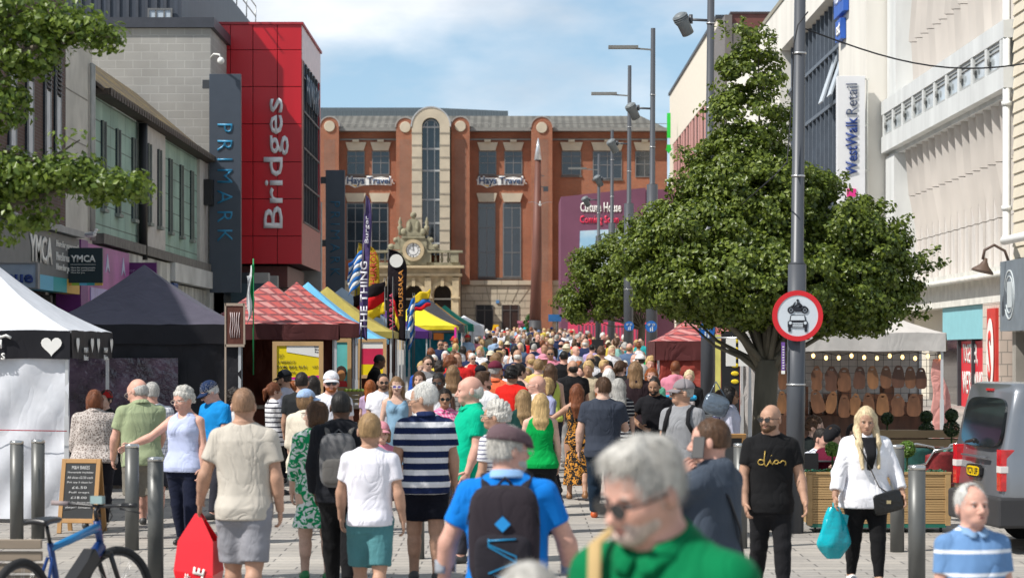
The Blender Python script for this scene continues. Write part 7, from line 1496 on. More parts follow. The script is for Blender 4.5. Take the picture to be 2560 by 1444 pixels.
wt = thing('hanging_clothes', 'white shirts hanging on a rail beside the tree trunk', 'clothes', (Xp(1850, 35), 35, zg(35))); w = MB(); [w.box(x_, x_ + .14, 0, .05, 1.75, 2.15) for x_ in (-.2, -.02)]; w.build('shirts', WHITE, wt); w = MB(); w.tube([(-.35, .02, 2.16), (.6, .02, 2.16)], .015, 6); w.tube([(.3, .02, 0), (.3, .02, 2.16)], .02, 6); w.build('rail', STEEL, wt)
# ---------------- people near enough to tell apart ----------------
def hgt(px_top, d): return CH - zg(d) - (px_top - HZ) * d / F
def P(label, px, yt, d, **k):
    k.setdefault('h', hgt(yt, d)); return person(label, px, d, **k)
def sellip(mb, c, r, T, m=0, e=.45, n=20):
    def f(u, v):
        a = u * 2 * math.pi; t = (v - .5) * math.pi * .998; s_ = lambda q: abs(q) ** e * (1 if q > 0 else -1)
        return T @ Vector((c[0] + r[0] * s_(math.cos(t)) * s_(math.cos(a)), c[1] + r[1] * s_(math.cos(t)) * s_(math.sin(a)), c[2] + r[2] * s_(math.sin(t))))
    mb.grid(f, n, n // 2, m)
def backpack(label, I, yaw, main, trim, w_=.30, h_=.46, dp=.15, z=.685, straps=True, detail=None, wb=1.0):
    back = float(np.interp(z, TORSO['m'][0], TORSO['m'][2])) * wb + .012
    c = I['W'](I['up']((0, back + .045, z))); t = thing('backpack', label, 'backpack', c, R(yaw)); T = Matrix.Rotation(I['lean'], 4, 'X')
    m = MB(); sellip(m, (0, 0, 0), (w_ / 2, dp / 2, h_ / 2), T, 0, .5); t_body = m.build('bag_body', cloth(main, .012, ws=9), t)
    m = MB(); sellip(m, (0, dp * .32, -h_ * .2), (w_ * .40, dp * .34, h_ * .24), T, 0, .45); m.build('front_pocket', cloth(trim, .01, ws=9), t)
    m = MB(); m.tube([T @ Vector((-.04, -dp * .4, h_ * .48)), T @ Vector((0, -dp * .4, h_ * .56)), T @ Vector((.04, -dp * .4, h_ * .48))], .009, 6); m.build('grab_handle', cloth(main, 0), t)
    m = MB(); a_ = [T @ Vector((w_ * .5 * math.cos(q), dp * .30 + .0, h_ * .12 + h_ * .36 * math.sin(q))) for q in [math.pi * i / 16 for i in range(17)]]; m.tube(a_, .004, 5); m.build('zip', M((.02, .02, .02), .4), t)
    if straps:
        Rb = Matrix.Rotation(R(yaw), 4, 'Z')
        for sd in (-1, 1):
            pts = [I['W'](I['up']((sd * .045, back + .030, .765))), I['W'](I['up']((sd * .060, back * .7 + .012, .815))), I['W'](I['up']((sd * .068, .006, .850))), I['W'](I['up']((sd * .070, -.052 * wb, .815))), I['W'](I['up']((sd * .078, -.082 * wb, .74))), I['W'](I['up']((sd * .105 * wb, -.05, .66)))]
            pts = [Rb.inverted() @ (p - c) for p in pts]; m = MB(); m.tube(pts, [.026] * len(pts), 8, flat=.35); m.build('strap', cloth(trim, .004), t)
    if detail: detail(t, T, w_, h_, dp)
    return t
# 1 bald man in black tee
I = P('bald bearded man in black tee with gold script on chest, walking beside the thick column', 1927, 1005, 20.6, yaw=4, hy=-38, hp=0, skin='tan', hair='none', beard='brown', glasses='sun', top='tee', tc=(.010, .010, .011), bot='jeans', bc=(.012, .012, .014), shoe=(.02, .02, .02), stride=.22, armL=(2, 13, 18, -2), armR=(4, 15, 22, 6), w=1.04)
def chest_strokes(I, strokes, zc, mat, r=.004, back=False):
    m = MB(); TA, TB, TC, zs = I['TA'], I['TB'], I['TC'], TORSO['m'][0]
    for st_ in strokes:
        pts = []
        for x, z in st_:
            xx, zz = x / I['S'], zc + z / I['S']; a, b, c = np.interp(zz, zs, TA) + .012, np.interp(zz, zs, TB) + .0135, np.interp(zz, zs, TC); y = c - b * max(0, 1 - (abs(xx) / a) ** 2.3) ** (1 / 2.3); p = I['up']((xx, y, zz)); pts.append((p[0] * I['S'], p[1] * I['S'] - .006, (p[2] - I['zmin']) * I['S']))
        m.tube(pts, r, 5)
    m.build('chest_lettering', mat, I['body'])
def arc(cx, cz, rx, rz, a0, a1, n=12): return [(cx + rx * math.cos(R(a0 + (a1 - a0) * i / n)), cz + rz * math.sin(R(a0 + (a1 - a0) * i / n))) for i in range(n + 1)]
chest_strokes(I, [arc(-.105, -.01, .026, .022, 60, 420, 14), [(-.072, .085), (-.080, .03), (-.078, -.03), (-.062, -.045), (-.045, -.02), (-.030, .012), (-.026, -.015), (-.012, -.028), (.006, .0)], [(-.022, .045), (-.018, .050)], arc(.022, -.008, .018, .016, 0, 360), [(.04, -.006), (.052, -.016), (.062, -.006), (.074, .004), (.092, .000), (.104, -.008), (.106, -.028), (.096, -.036)]], .715, M((.62, .42, .10), .35, .3, var=0), .0042)
# 2 blonde woman
J = P('woman with long blonde hair in oversized white shirt and black leggings, carrying a teal bag', 2165, 1015, 21.8, yaw=6, hy=-8, hp=8, sex='f', skin='tan', hair='longfront', hc='ash', top='shirt', tc=(.80, .80, .84), hem=.44, bot='leggings', bc=(.010, .010, .011), shoe=(.7, .7, .7), stride=.16, armL=(6, 20, 12, 12), armR=(2, 22, 24, 12), w=1.22, sleeve=1.72)
m = MB(); m.grid(lambda u, v: Vector(J['up'](((u - .5) * (.022 + .062 * v), -(float(np.interp(.62 + .22 * v, TORSO['f'][0], J['TB'])) + .0225 + (.030 * math.exp(-((v - .52) / .2) ** 2))) * (1 - .05 * abs(u - .5)), .62 + .215 * v))), 4, 14)
m.v = [tuple(Vector((p[0], p[1], p[2] - J['zmin'])) * J['S']) for p in m.v]; m.build('black_top', cloth((.012, .012, .014), .004), J['body'], solid=.006)
# held teal bag
hand = lambda I, k, e=.06: I['W'](np.array(I['arms'][k][2]) + np.array(I['arms'][k][3]) * e)
def carrier(label, I, k, w_, h_, dp, mat, yaw, kind='paper', name='carrier_bag'):
    c = hand(I, k, .045); t = thing(name, label, 'bag', (c.x, c.y, c.z), R(yaw)); m = MB()
    if kind == 'paper':
        zt, zb_ = -.22, -.22 - h_
        hw, hd = w_ / 2, dp / 2; vs = [(-hw * .9, -hd * .6, zt), (hw * .9, -hd * .6, zt), (hw * .9, hd * .6, zt), (-hw * .9, hd * .6, zt), (-hw, -hd, (zt + zb_) / 2), (hw, -hd, (zt + zb_) / 2 - .03), (hw, hd, (zt + zb_) / 2), (-hw, hd, (zt + zb_) / 2 + .02), (-hw * .7, -hd, zb_), (hw * .7, -hd, zb_), (hw * .7, hd, zb_), (-hw * .7, hd, zb_)]
        m.add(vs, [(i * 4 + k_, i * 4 + (k_ + 1) % 4, (i + 1) * 4 + (k_ + 1) % 4, (i + 1) * 4 + k_) for i in range(2) for k_ in range(4)] + [(8, 9, 10, 11)])
        m.add([(-.02, -.02, -.01), (.02, -.02, -.01), (hw * .9, -hd * .6, zt), (-hw * .9, -hd * .6, zt)], [(0, 1, 2, 3)]); m.add([(-.02, .02, -.01), (.02, .02, -.01), (hw * .9, hd * .6, zt), (-hw * .9, hd * .6, zt)], [(0, 1, 2, 3)])
        m.build('bag_body', mat, t, solid=.004)
        text('SALE', .26, .10, WHITE, t, Vector((c.x, c.y, c.z)) + Matrix.Rotation(R(yaw), 3, 'Z') @ Vector((.03, -hd - .010, (zt + zb_) / 2 - .10)), face=(Matrix.Rotation(R(yaw), 4, 'Z') @ FACE['cam']), rot=78, bold=.03, ext=.002); text('70% OFF', .2, .05, WHITE, t, Vector((c.x, c.y, c.z)) + Matrix.Rotation(R(yaw), 3, 'Z') @ Vector((-.06, -hd - .010, (zt + zb_) / 2 - .12)), face=(Matrix.Rotation(R(yaw), 4, 'Z') @ FACE['cam']), rot=78, bold=.02, ext=.002)
    else:
        def f(u, v):
            a = u * 2 * math.pi; z = -.02 - h_ * v; r = .05 + (w_ / 2 - .03) * min(1, v * 1.5) ** .8 * (1 - max(0, v - .72) ** 1.3 * 4.5); r *= 1 + .08 * math.sin(a * 5 + v * 7)
            return Vector((r * math.cos(a), r * .55 * math.sin(a), z))
        m.grid(f, 26, 18); m.add([(.03, 0, -.06), (w_ * .55, .01, -.10), (w_ * .46, 0, -.2)], [(0, 1, 2)]); m.build('bag_body', mat, t)
        m = MB(); m.tube([(.0, 0, .02), (.0, 0, -.04)], .014, 6); m.build('handle', mat, t)
    return t
carrier('shiny teal plastic bag hanging from the hand of the blonde woman', J, 0, .28, .46, .16, M((.005, .36, .43), .18, var=.15, bump=.02, bs=9), 20, 'soft')
hb_ = thing('handbag', 'quilted black handbag at the hip of the blonde woman', 'handbag', J['W'](np.array(J['up']((.098, -.085, .475)))), R(8)); m = MB(); sellip(m, (0, 0, 0), (.14, .045, .095), Matrix.Rotation(R(-14), 4, 'Y'), 0, .3); m.build('bag_body', M((.010, .010, .010), .28, var=.1, bump=.008, bs=26), hb_); m = MB(); m.box(-.02, .02, -.052, -.044, -.01, .02); m.build('clasp', M((.6, .5, .3), .2, .9), hb_)
c_ = hb_.location; m = MB(); Q_ = Matrix.Rotation(R(-8), 4, 'Z'); pts = [Vector((0, 0, .09))] + [Q_ @ (J['W'](np.array(J['up'](p))) - c_) for p in ((.05, -.098, .56), (.0, -.100, .66), (-.045, -.095, .755), (-.072, -.05, .83), (-.072, .01, .85))]; m.tube(pts, .0055, 6); m.build('strap', M((.05, .04, .03), .3, .6), hb_)
# 3 old man bottom right
P('white haired older man in pale blue polo with white stripes at bottom right', 2432, 1212, 12.6, yaw=12, hy=6, hp=-6, skin='pink', hair='receding', hc='white', top='polo', tm=cloth((.13, .25, .46), .02, pat='hstripe', col2=(.72, .75, .8), f=8.5, duty=.16), bot='trousers', bc=(.10, .10, .11), w=1.06, belly=.03, hs=1.12, extra={'collar': cloth((.20, .33, .52), 0)})
# 4 front man
K4 = P('blurred grey haired man in green polo and dark sunglasses, closest to the camera', 1728, 1022, 6.5, yaw=-38, hy=-14, hp=4, skin='pink', hair='quiff', hc='silver', beard=(.55, .42, .36), glasses='sun', top='polo', tc=(.0, .15, .052), bot='trousers', w=1.07, belly=.03, res=.8, lean=15, hs=.92)
m = MB(); m.tube([Vector(((p[0]) * K4['S'], p[1] * K4['S'], (p[2] - K4['zmin']) * K4['S'])) for p in [K4['up'](q) for q in ((-.055, .085, .79), (-.066, .03, .866), (-.066, -.045, .855), (-.045, -.095, .79), (-.02, -.115, .70), (.03, -.125, .60))]], .022, 8, flat=.3); m.build('shoulder_strap', cloth((.42, .30, .14), .004), K4['body'])
P('head and shoulders of a pale haired person at the very bottom, seen from behind', 1322, 1392, 6.2, yaw=175, skin='fair', hair='short', hc='silver', top='tee', tc=(.5, .47, .42), bot='trousers', res=1.0)
# 6 phone man
K6 = P('man in blue grey hooded top holding a phone to his ear', 1778, 1036, 13.9, yaw=236, hy=18, hp=4, skin='pink', hair='crop', hc='brown', top='hoodie', tc=(.055, .070, .095), bot='jeans', bc=(.02, .025, .035), w=1.02, armL=(5, 8, 20, 0), armR=(60, 30, 150, -35))
c = K6['H']((.064, -.028, .912)); c = K6['W'](c); t = thing('mobile_phone', 'black mobile phone held to the ear of the hooded man', 'phone', c, R(200)); t.rotation_euler = (R(0), R(28), R(75)); m = MB(); m.box(-.005, .005, -.035, .035, -.070, .070); m.build('case', BLACK, t, bevel=.004); m = MB(); m.box(.0052, .0062, -.031, .031, -.065, .065); m.build('screen', M((.004, .004, .005), .6, var=0, spec=.1), t)
m = MB(); m.tube([Vector(((p[0]) * K6['S'], p[1] * K6['S'], (p[2] - K6['zmin']) * K6['S'])) for p in [K6['up'](q) for q in ((.075, -.02, .842), (.065, .045, .83), (.03, .085, .74), (-.03, .092, .64), (-.095, .07, .54))]], .020, 8, flat=.3); m.build('shoulder_strap', BLK, K6['body'])
# 7 flat cap man
K7 = P('man in flat cap and bright blue polo with crutches and a dark backpack', 1268, 1062, 12.9, yaw=176, hy=-52, hp=2, skin='pink', hair='short', hc='silver', beard='silver', hat='flat', hatc=(.115, .075, .085), glasses='clear', top='polo', tc=(.005, .17, .58), extra={'collar': cloth((.25, .42, .68), .0)}, bot='trousers', bc=(.05, .05, .06), w=1.22, armL=(6, 24, 18, 8), armR=(6, 24, 18, 8), stride=.1, hem=.44)
def bp_detail(t, T, w_, h_, dp):
    m = MB(); y = dp * .52; m.prism([(-.042, .075), (0, .033), (.042, .075), (0, .117)], y, y + .012, 0, T); m.build('diamond_patch', M((.01, .25, .62), .4), t)
    m = MB(); y = dp * .60; m.tube([T @ Vector((x * .072, y + .01, z)) for x, z in ((-1, 0), (1, -.01), (1, -.03), (-1, -.09), (-1, -.12), (1, -.06 - .12), (0, -.2), (-1, -.15), (-1, -.12), (1, -.04), (1, -.0))], .0042, 5); m.tube([T @ Vector((x, y, z)) for x, z in ((-.01, -.2), (-.02, -.3), (-.05, -.36))], .004, 5); m.tube([T @ Vector((x, y, z)) for x, z in ((.01, -.2), (.02, -.28), (.01, -.36))], .004, 5); m.build('bungee_cord', M((.01, .27, .55), .4), t)
    for sd in (-1, 1): m = MB(); sellip(m, (sd * w_ * .36, dp * .25, -.03), (.028, .03, h_ * .26), T, 0, .4); m.build('side_panel', cloth((.25, .28, .36), .005), t)
backpack('dark backpack with blue diamond and cord on the flat cap man', K7, 176, (.030, .024, .030), (.022, .020, .026), .38, .55, .19, .665, detail=bp_detail, wb=1.25)
for k, sd, lab in ((0, 1, 'grey elbow crutch in the right hand side of the flat cap man'), (1, -1, 'grey elbow crutch on the left of the flat cap man')):
    hnd = hand(K7, k, .05); el = K7['W'](np.array(K7['arms'][k][1]) * .35 + np.array(K7['arms'][k][2]) * .65); t = thing('crutch', lab, 'crutch', (hnd.x, hnd.y, 0), 0, 'elbow crutches'); CG = M((.33, .34, .36), .35, .6)
    m = MB(); m.tube([(0, 0, 0), (0, 0, hnd.z), (el.x - hnd.x, el.y - hnd.y + .05, el.z)], .013, 8); m.build('tube', CG, t); m = MB(); m.tube([(0, .04, hnd.z), (0, -.09, hnd.z)], .016, 8); m.tube([(0, 0, 0), (0, 0, .05)], .018, 8); m.build('handgrip', BLACK, t); m = MB(); m.grid(lambda u, v: Vector((el.x - hnd.x + .055 * math.cos(u * 5 - .3), el.y - hnd.y + .055 * math.sin(u * 5 - .3), el.z - .03 + .07 * v)), 10, 3); m.build('cuff', M((.3, .32, .36), .5), t, solid=.006)
# 8 striped polo
P('white haired man in navy and white striped polo and black shorts, back view', 1063, 960, 22.2, yaw=188, hy=62, hp=6, skin='tan', hair='short', hc='white', glasses='clear', top='polo', tm=cloth((.012, .022, .075), .02, pat='hstripe', col2=(.72, .72, .75), f=9.2, duty=.46), extra={'collar': cloth((.012, .022, .075))}, bot='shorts', bc=(.008, .009, .016), w=1.1, armL=(4, 12, 12, 4), armR=(4, 12, 12, 2), stride=.12, hs=1.08)
# 9 boy
P('boy in white tee and teal shorts with short sandy hair, back view', 925, 1040, 19.0, yaw=178, skin='tan', hair='crop', hc='sandy', top='tee', tc=(.76, .75, .82), bot='kneeshorts', bc=(.075, .21, .23), w=1.02, armL=(-6, 13, 18, 8), armR=(14, 14, 6, 2), stride=.16, hs=1.16, hem=.47)
# 10 hoodie
K = P('man with shaved dark head in black hooded top wearing a grey backpack', 853, 977, 21.4, yaw=176, skin='brown', hair='buzz', hc='black', top='hoodie', tc=(.012, .013, .017), bot='trousers', bc=(.008, .008, .009), w=1.1, stride=.2, hs=1.06)
backpack('plain grey backpack on the man in black hooded top', K, 176, (.13, .13, .135), (.11, .105, .10), .32, .48, .16, .665, wb=1.05)
# 11 floral dress
P('woman with brown bob in green and white leaf print dress, back view', 790, 1002, 22.3, yaw=196, hy=50, sex='f', skin='fair', hair='bob', hc='brown', glasses='clear', top='dress', tm=cloth((.01, .27, .10), .02, pat='floral', col2=(.66, .70, .68), f=13, duty=.50), hem=.30, sleeve=1.45, bot=None, shoe=(.02, .2, .06), w=1.12, stride=.10)
# 12 cap woman
P('woman in pale blue cap, cream top and black leggings, between tartan stall and backpacker', 768, 970, 27.6, yaw=166, hy=-52, sex='f', skin='fair', hair='bob', hc='light', hat='cap', hatc=(.30, .42, .62), top='shirt', tc=(.62, .56, .46), bot='leggings', bc=(.008, .008, .009), shoe=(.6, .6, .62), w=1.2, sleeve=1.1, stride=.25)
# 13 cream tee man
K = P('muscular man in cream tee and grey shorts carrying a red shopping bag', 610, 966, 18.6, yaw=174, hy=0, skin='tan', hair='buzz', hc=(.26, .15, .09), top='tee', tc=(.50, .46, .40), bot='kneeshorts', bc=(.25, .25, .275), w=1.06, armL=(-2, 11, 16, 4), armR=(-4, 20, 32, 14), stride=.14)
carrier('glossy red shopping bag with white sale lettering in the hand of the cream tee man', K, 1, (.33), .46, .20, M((.70, .015, .025), .3, var=.08, coat=.3), -18, 'paper')
# 14 curly woman
P('woman with curly grey hair in sleeveless pale blouse resting a hand on a bollard', 462, 968, 26.1, yaw=-22, hy=-18, hp=10, sex='f', skin='pink', hair='curly', hc='silver', glasses='clear', top='tank', neck='v', tc=(.45, .50, .70), bot='trousers', bc=(.010, .013, .03), w=1.2, armL=(34, 42, 14, 56), armR=(0, 10, 12, 0), shoe=(.02, .02, .02), stride=.1, hs=1.05)
P('bald man with glasses in sage green polo and khaki shorts by the bollard', 356, 945, 26.9, yaw=205, hy=36, hp=16, skin='pink', hair='balding', hc='grey', glasses='clear', top='polo', tc=(.30, .35, .21), bot='kneeshorts', bc=(.17, .155, .13), w=1.22, belly=.05, lean=8, armL=(20, 10, 20, 0), armR=(14, 12, 10, 0), stride=.08, hs=1.06)
P('grey haired man in white checked shirt just behind the sage polo man', 378, 950, 28.6, yaw=190, hy=30, skin='pink', hair='crop', hc='grey', top='tee', tm=cloth((.65, .65, .68), pat='plaid', col2=(.2, .22, .3), f=22, duty=.3), bot='kneeshorts', w=1.15)
P('woman with auburn shoulder length hair in beige lace knit, at the white tent', 236, 973, 28.1, yaw=188, sex='f', skin='fair', hair='bob', hc='auburn', top='shirt', tm=cloth((.24, .20, .18), .02, pat='lace', col2=(.50, .45, .42), f=34, duty=.13), hem=.47, bot='trousers', bc=(.015, .015, .02), w=1.42, sleeve=1.5, stride=.1, lean=6)
P('person in red dotted headscarf serving inside the white tent', 262, 992, 30.6, yaw=-20, sex='f', hair='bun', hc='dark', hat='bandana', hatc=(.5, .02, .02), top='tee', tc=(.02, .02, .02), h=1.55)
P('man in navy cap, dark gilet and bright blue tee, looking down left', 548, 945, 29.6, yaw=-48, hy=-20, hp=22, skin='pink', hair='short', hc='white', hat='cap', hatc=(.015, .03, .08), glasses='sun', top='tee', tc=(.008, .22, .56), bot='trousers', w=1.22, lean=8, belly=.03)
P('dark curly haired person in white top behind the navy cap man', 590, 968, 31.8, yaw=150, hy=-40, sex='f', hair='curly', hc='dark', top='tee', tc=(.6, .6, .62))
P('woman with auburn ponytail in striped tee and black skirt at the tartan stall', 684, 953, 33.4, yaw=115, hp=6, sex='f', skin='fair', hair='pony', hc='auburn', glasses='clear', top='tee', tm=cloth((.70, .70, .72), pat='hstripe', col2=(.02, .02, .04), f=15, duty=.28), bot='skirt', bc=(.012, .012, .012), armL=(30, 8, 50, 0), armR=(30, 8, 50, 0))
P('bearded man in black cap and pale grey tee, before the yellow poster', 712, 922, 35.3, yaw=-110, hp=8, skin='tan', hair='crop', hc='dark', hat='cap', hatc=(.01, .012, .016), beard='brown', top='tee', tc=(.42, .43, .52), bot='jeans')
P('dark haired man in charcoal tee seen from behind under the yellow poster', 755, 928, 32.4, yaw=176, skin='tan', hair='crop', hc='dark', top='tee', tc=(.022, .024, .026), bot='jeans', w=1.12, hs=1.05)
P('red haired woman in glasses left of the charcoal tee man', 728, 948, 36.0, yaw=-70, sex='f', hair='bob', hc='ginger', glasses='clear', top='tee', tc=(.3, .3, .25))
P('long dark haired woman beside the charcoal tee man', 783, 936, 34.6, yaw=185, sex='f', hair='long', hc='dark', top='tee', tc=(.1, .1, .1))
K = P('ginger bearded man in white cap, sunglasses and white tee facing the camera', 828, 927, 30.6, yaw=6, skin='pink', hair='crop', hc='ginger', hat='cap', hatc=(.72, .72, .75), glasses='sun', beard='ginger', top='tee', tc=(.7, .7, .76), bot='jeans', w=1.12, hs=1.05)
q = K['H']((0, -.058, .972)); q = K['W'](q); text('YALU', .062, .018, M((.02, .02, .03), .5, var=0), K['body'], q + Vector((0, -.012, 0)), ext=.003)
P('dark bearded man in sunglasses and white tee facing the camera', 958, 930, 34.8, yaw=4, hy=6, skin='tan', hair='crop', hc='dark', glasses='sun', beard='brown', top='tee', tc=(.72, .72, .78), bot='jeans')
P('woman in pale blue sundress and white framed sunglasses', 992, 938, 32.6, yaw=8, hy=-4, sex='f', skin='fair', hair='long', hc='light', glasses='white', top='sundress', tc=(.20, .33, .45), hem=.3, bot=None, neck='low', belly=.05, armL=(6, 12, 10, 2))
P('black man in sunglasses and white vest facing the camera', 1096, 930, 33.5, yaw=-8, skin='brown', hair='afro', hc='black', glasses='sun', top='tank', neck='low', tc=(.7, .7, .74), bot='jeans')
P('woman with parted brown hair and white top squinting at the camera', 1048, 925, 36.0, yaw=-6, sex='f', skin='fair', hair='bob', hc='brown', top='tee', tc=(.7, .7, .72))
P('woman with tied dark hair, sunglasses and pink checked shirt', 1112, 968, 29.6, yaw=4, sex='f', skin='olive', hair='bun', hc='dark', glasses='sun', top='polo', tm=cloth((.62, .10, .25), pat='plaid', col2=(.72, .5, .6), f=24, duty=.3), bot='jeans', w=1.06)
P('shopper with long wavy brown hair in pale checked shirt, back view', 1132, 910, 37.5, yaw=178, sex='f', hair='long', hc='light', top='tee', sleeve=1.9, tm=cloth((.5, .5, .46), pat='plaid', col2=(.05, .06, .07), f=14, duty=.28), w=1.15)
P('balding man in emerald green polo walking left', 1176, 939, 24.2, yaw=-72, hy=-12, hp=4, skin='pink', hair='balding', hc='silver', top='polo', tc=(.0, .42, .24), bot='jeans', w=1.12, belly=.04, armL=(4, 6, 22, 0), armR=(4, 8, 18, 0), hs=1.06, stride=.2)
P('woman with short curly grey hair in thin striped tee and cream strap bag', 1240, 1001, 21.6, yaw=-125, hy=20, sex='f', skin='tan', hair='curly', hc='silver', glasses='clear', top='tee', tm=cloth((.70, .70, .73), pat='hstripe', col2=(.12, .12, .20), f=26, duty=.3), bot='jeans', w=1.14, hs=1.06)
P('brown haired bearded man in white shirt beside the emerald polo man', 1208, 925, 32.5, yaw=150, hy=-30, skin='pink', hair='quiff', hc='brown', beard='brown', top='tee', tc=(.6, .6, .62))
P('man in maroon cap and coral orange polo, back view', 1240, 902, 36.6, yaw=165, hy=-25, skin='tan', hair='crop', hc='grey', hat='cap', hatc=(.13, .02, .04), beard='brown', top='polo', tc=(.66, .14, .06), w=1.12, hs=1.05)
P('dark haired person in scarlet tee with small shoulder strap', 1280, 912, 35.5, yaw=160, hair='curly', hc='black', top='tee', tc=(.66, .02, .015), skin='olive')
P('woman with dark ponytail in black vest beside the scarlet tee', 1300, 905, 38.5, yaw=150, hy=-30, sex='f', hair='pony', hc='dark', top='tank', tc=(.02, .02, .022))
P('bald man with dark glasses in white polo looking left', 1342, 933, 31.2, yaw=-100, hy=0, skin='pink', hair='none', glasses='clear', top='polo', tc=(.66, .66, .66), w=1.12)
P('blonde child faced woman laughing beside the bald man in white polo', 1364, 940, 33.2, yaw=-60, sex='f', hair='bob', hc='blonde', top='tee', tc=(.3, .32, .5), skin='pink')
P('woman with long blonde hair in bright green vest, back view', 1351, 982, 27.6, yaw=182, sex='f', skin='fair', hair='long', hc='blonde', top='tank', tc=(.0, .30, .06), bot='jeans', bc=(.012, .012, .014), w=1.08, armL=(2, 10, 8, 2), armR=(4, 14, 10, 4), stride=.14)
P('woman with strawberry blonde waves in dark green top, back view', 1308, 970, 29.8, yaw=190, sex='f', hair='long', hc='sandy', top='tee', tc=(.01, .045, .04), w=1.15)
P('dark haired woman in lime yellow top with grey shoulder bag', 1376, 905, 38.5, yaw=178, sex='f', hair='long', hc='brown', top='tank', tc=(.50, .58, .12))
P('man with cropped fair hair in pale yellow tee, back view', 1346, 893, 41, yaw=178, hair='crop', hc='sandy', top='tee', tc=(.62, .46, .16), w=1.12)
P('woman with long auburn hair in orange flower print dress, back view', 1442, 956, 32.6, yaw=185, sex='f', skin='tan', hair='long', hc='auburn', top='sundress', tm=cloth((.02, .02, .02), .02, pat='floral', col2=(.55, .24, .04), f=16, duty=.52), hem=.14, bot=None, neck='low', armL=(2, 8, 10, 0), armR=(30, 50, 20, 60), shoe=(.25, .12, .05))
P('broad man in slate blue tee, dark jeans and orange trainers walking away', 1507, 935, 29.5, yaw=180, hy=35, skin='fair', hair='short', hc='brown', beard='ginger', top='tee', tc=(.040, .048, .068), bot='jeans', bc=(.012, .025, .045), shoe=(.55, .10, .02), w=1.18, belly=.02, armL=(30, 14, 60, 4), armR=(4, 14, 12, 4), stride=.34)
P('woman with long grey hair in striped top beside the slate tee man', 1546, 942, 32.8, yaw=185, sex='f', hair='long', hc='grey', top='tee', tm=cloth((.02, .02, .03), pat='hstripe', col2=(.5, .5, .5), f=20, duty=.3))
P('woman with thick brown hair in plum black jumper, back view', 1588, 900, 36.4, yaw=182, sex='f', hair='long', hc='light', top='hoodie', tc=(.03, .018, .022), w=1.28)
P('bald man in lilac tee leaning forward in the crowd', 1508, 905, 42, yaw=150, hp=15, skin='pink', hair='none', top='tee', tc=(.50, .44, .68), w=1.15, lean=14)
P('man with dark ponytail in black tee near the lilac tee', 1552, 898, 41.5, yaw=165, hy=-30, hair='pony', hc='brown', beard='dark', top='tee', tc=(.02, .02, .02))
P('laughing woman with brown hair in white tee beside the lilac tee man', 1466, 906, 43, yaw=-10, sex='f', hair='bob', hc='auburn', top='tee', tc=(.6, .6, .7))
P('bearded man in black tee with hand on hip before the stall', 1637, 938, 33.2, yaw=-4, hy=-12, hp=12, skin='olive', hair='crop', hc='dark', beard='dark', top='tee', tc=(.012, .012, .015), bot='jeans', bc=(.05, .07, .1), armL=(10, 34, 40, -42), armR=(4, 14, 12, 4))
P('ginger person in glasses and mint green tee at the blue lidded tub', 1629, 916, 37, yaw=-5, sex='f', skin='pink', hair='bob', hc='ginger', glasses='clear', top='tee', tc=(.15, .48, .32))
K = P('man in grey cap and grey tee with black rucksack straps, looking left', 1706, 948, 26.9, yaw=-30, hy=-52, skin='tan', hair='crop', hc='grey', hat='cap', hatc=(.22, .20, .21), glasses='sun', top='tee', tc=(.24, .245, .26), bot='jeans', w=1.08, hs=1.05)
backpack('black rucksack worn by the grey cap man', K, -30, (.015, .015, .018), (.012, .012, .014), .28, .42, .14, .69, wb=1.05)
P('dark haired woman in white shirt and sunglasses by the tree trunk', 1826, 962, 31.2, yaw=78, sex='f', skin='olive', hair='bob', hc='black', glasses='sun', top='shirt', tc=(.55, .55, .66), bot='skirt', w=1.1)
P('woman with brown hair in blue patterned top behind the white shirt', 1805, 972, 32.4, yaw=60, sex='f', hair='bob', hc='brown', top='tee', tm=cloth((.03, .05, .18), pat='floral', col2=(.5, .55, .65), f=20, duty=.55))
sb = thing('shoulder_bag', 'silver blue quilted shoulder bag beside the white shirt woman', 'handbag', Wp(1790, 1012, 31.0)); m = MB(); sellip(m, (0, 0, 0), (.17, .07, .14), Matrix.Rotation(R(20), 4, 'Y'), 0, .6); m.build('bag_body', M((.16, .20, .25), .25, .5, bump=.01, bs=18), sb); m = MB(); m.tube([(-.1, 0, .1), (.0, 0, .3), (.12, 0, .1)], .012, 6); m.build('strap', M((.16, .2, .25), .3, .5), sb)
# seated at the cafe
seat = lambda lab, px, yt, d, **k: P(lab, px, 900, d, h=1.72, sit=1, dz=Zp(yt, d) - zg(d) - 1.72 * 1.0, **k)
seat('seated young man in black flat cap and maroon jacket behind the planter', 2092, 1062, 29.2, yaw=-30, hy=-8, hp=20, skin='fair', hair='crop', hc='brown', hat='flat', hatc=(.012, .012, .014), top='hoodie', tc=(.10, .008, .025), bot='jeans', armL=(30, 8, 80, -10), armR=(30, 8, 80, -10), lean=6)
seat('seated man with short faded hair in white top at the cafe table', 2052, 1070, 29.9, yaw=20, hy=30, hp=10, skin='pink', hair='crop', hc='dark', top='tee', tc=(.6, .62, .7), bot='jeans', armL=(30, 8, 70, -10), armR=(30, 8, 70, -10))
seat('seated boy with brown curls in dark dotted shirt at the cafe', 2038, 1042, 31.2, yaw=20, hy=45, skin='fair', hair='curly', hc='brown', top='tee', tc=(.015, .02, .02), bot='jeans')
seat('seated cafe guest in mustard top partly hidden by the blonde woman', 2135, 1060, 31, yaw=0, skin='fair', sex='f', hair='bob', hc='dark', top='tee', tc=(.55, .3, .03), bot='jeans')
P('small child in pink cap below the pale blue sundress', 955, 1065, 27.5, yaw=10, h=hgt(1065, 27.5), skin='fair', sex='f', hair='bob', hc='light', hat='cap', hatc=(.6, .25, .3), top='tee', tc=(.6, .2, .3), bot='shorts', hs=1.35)
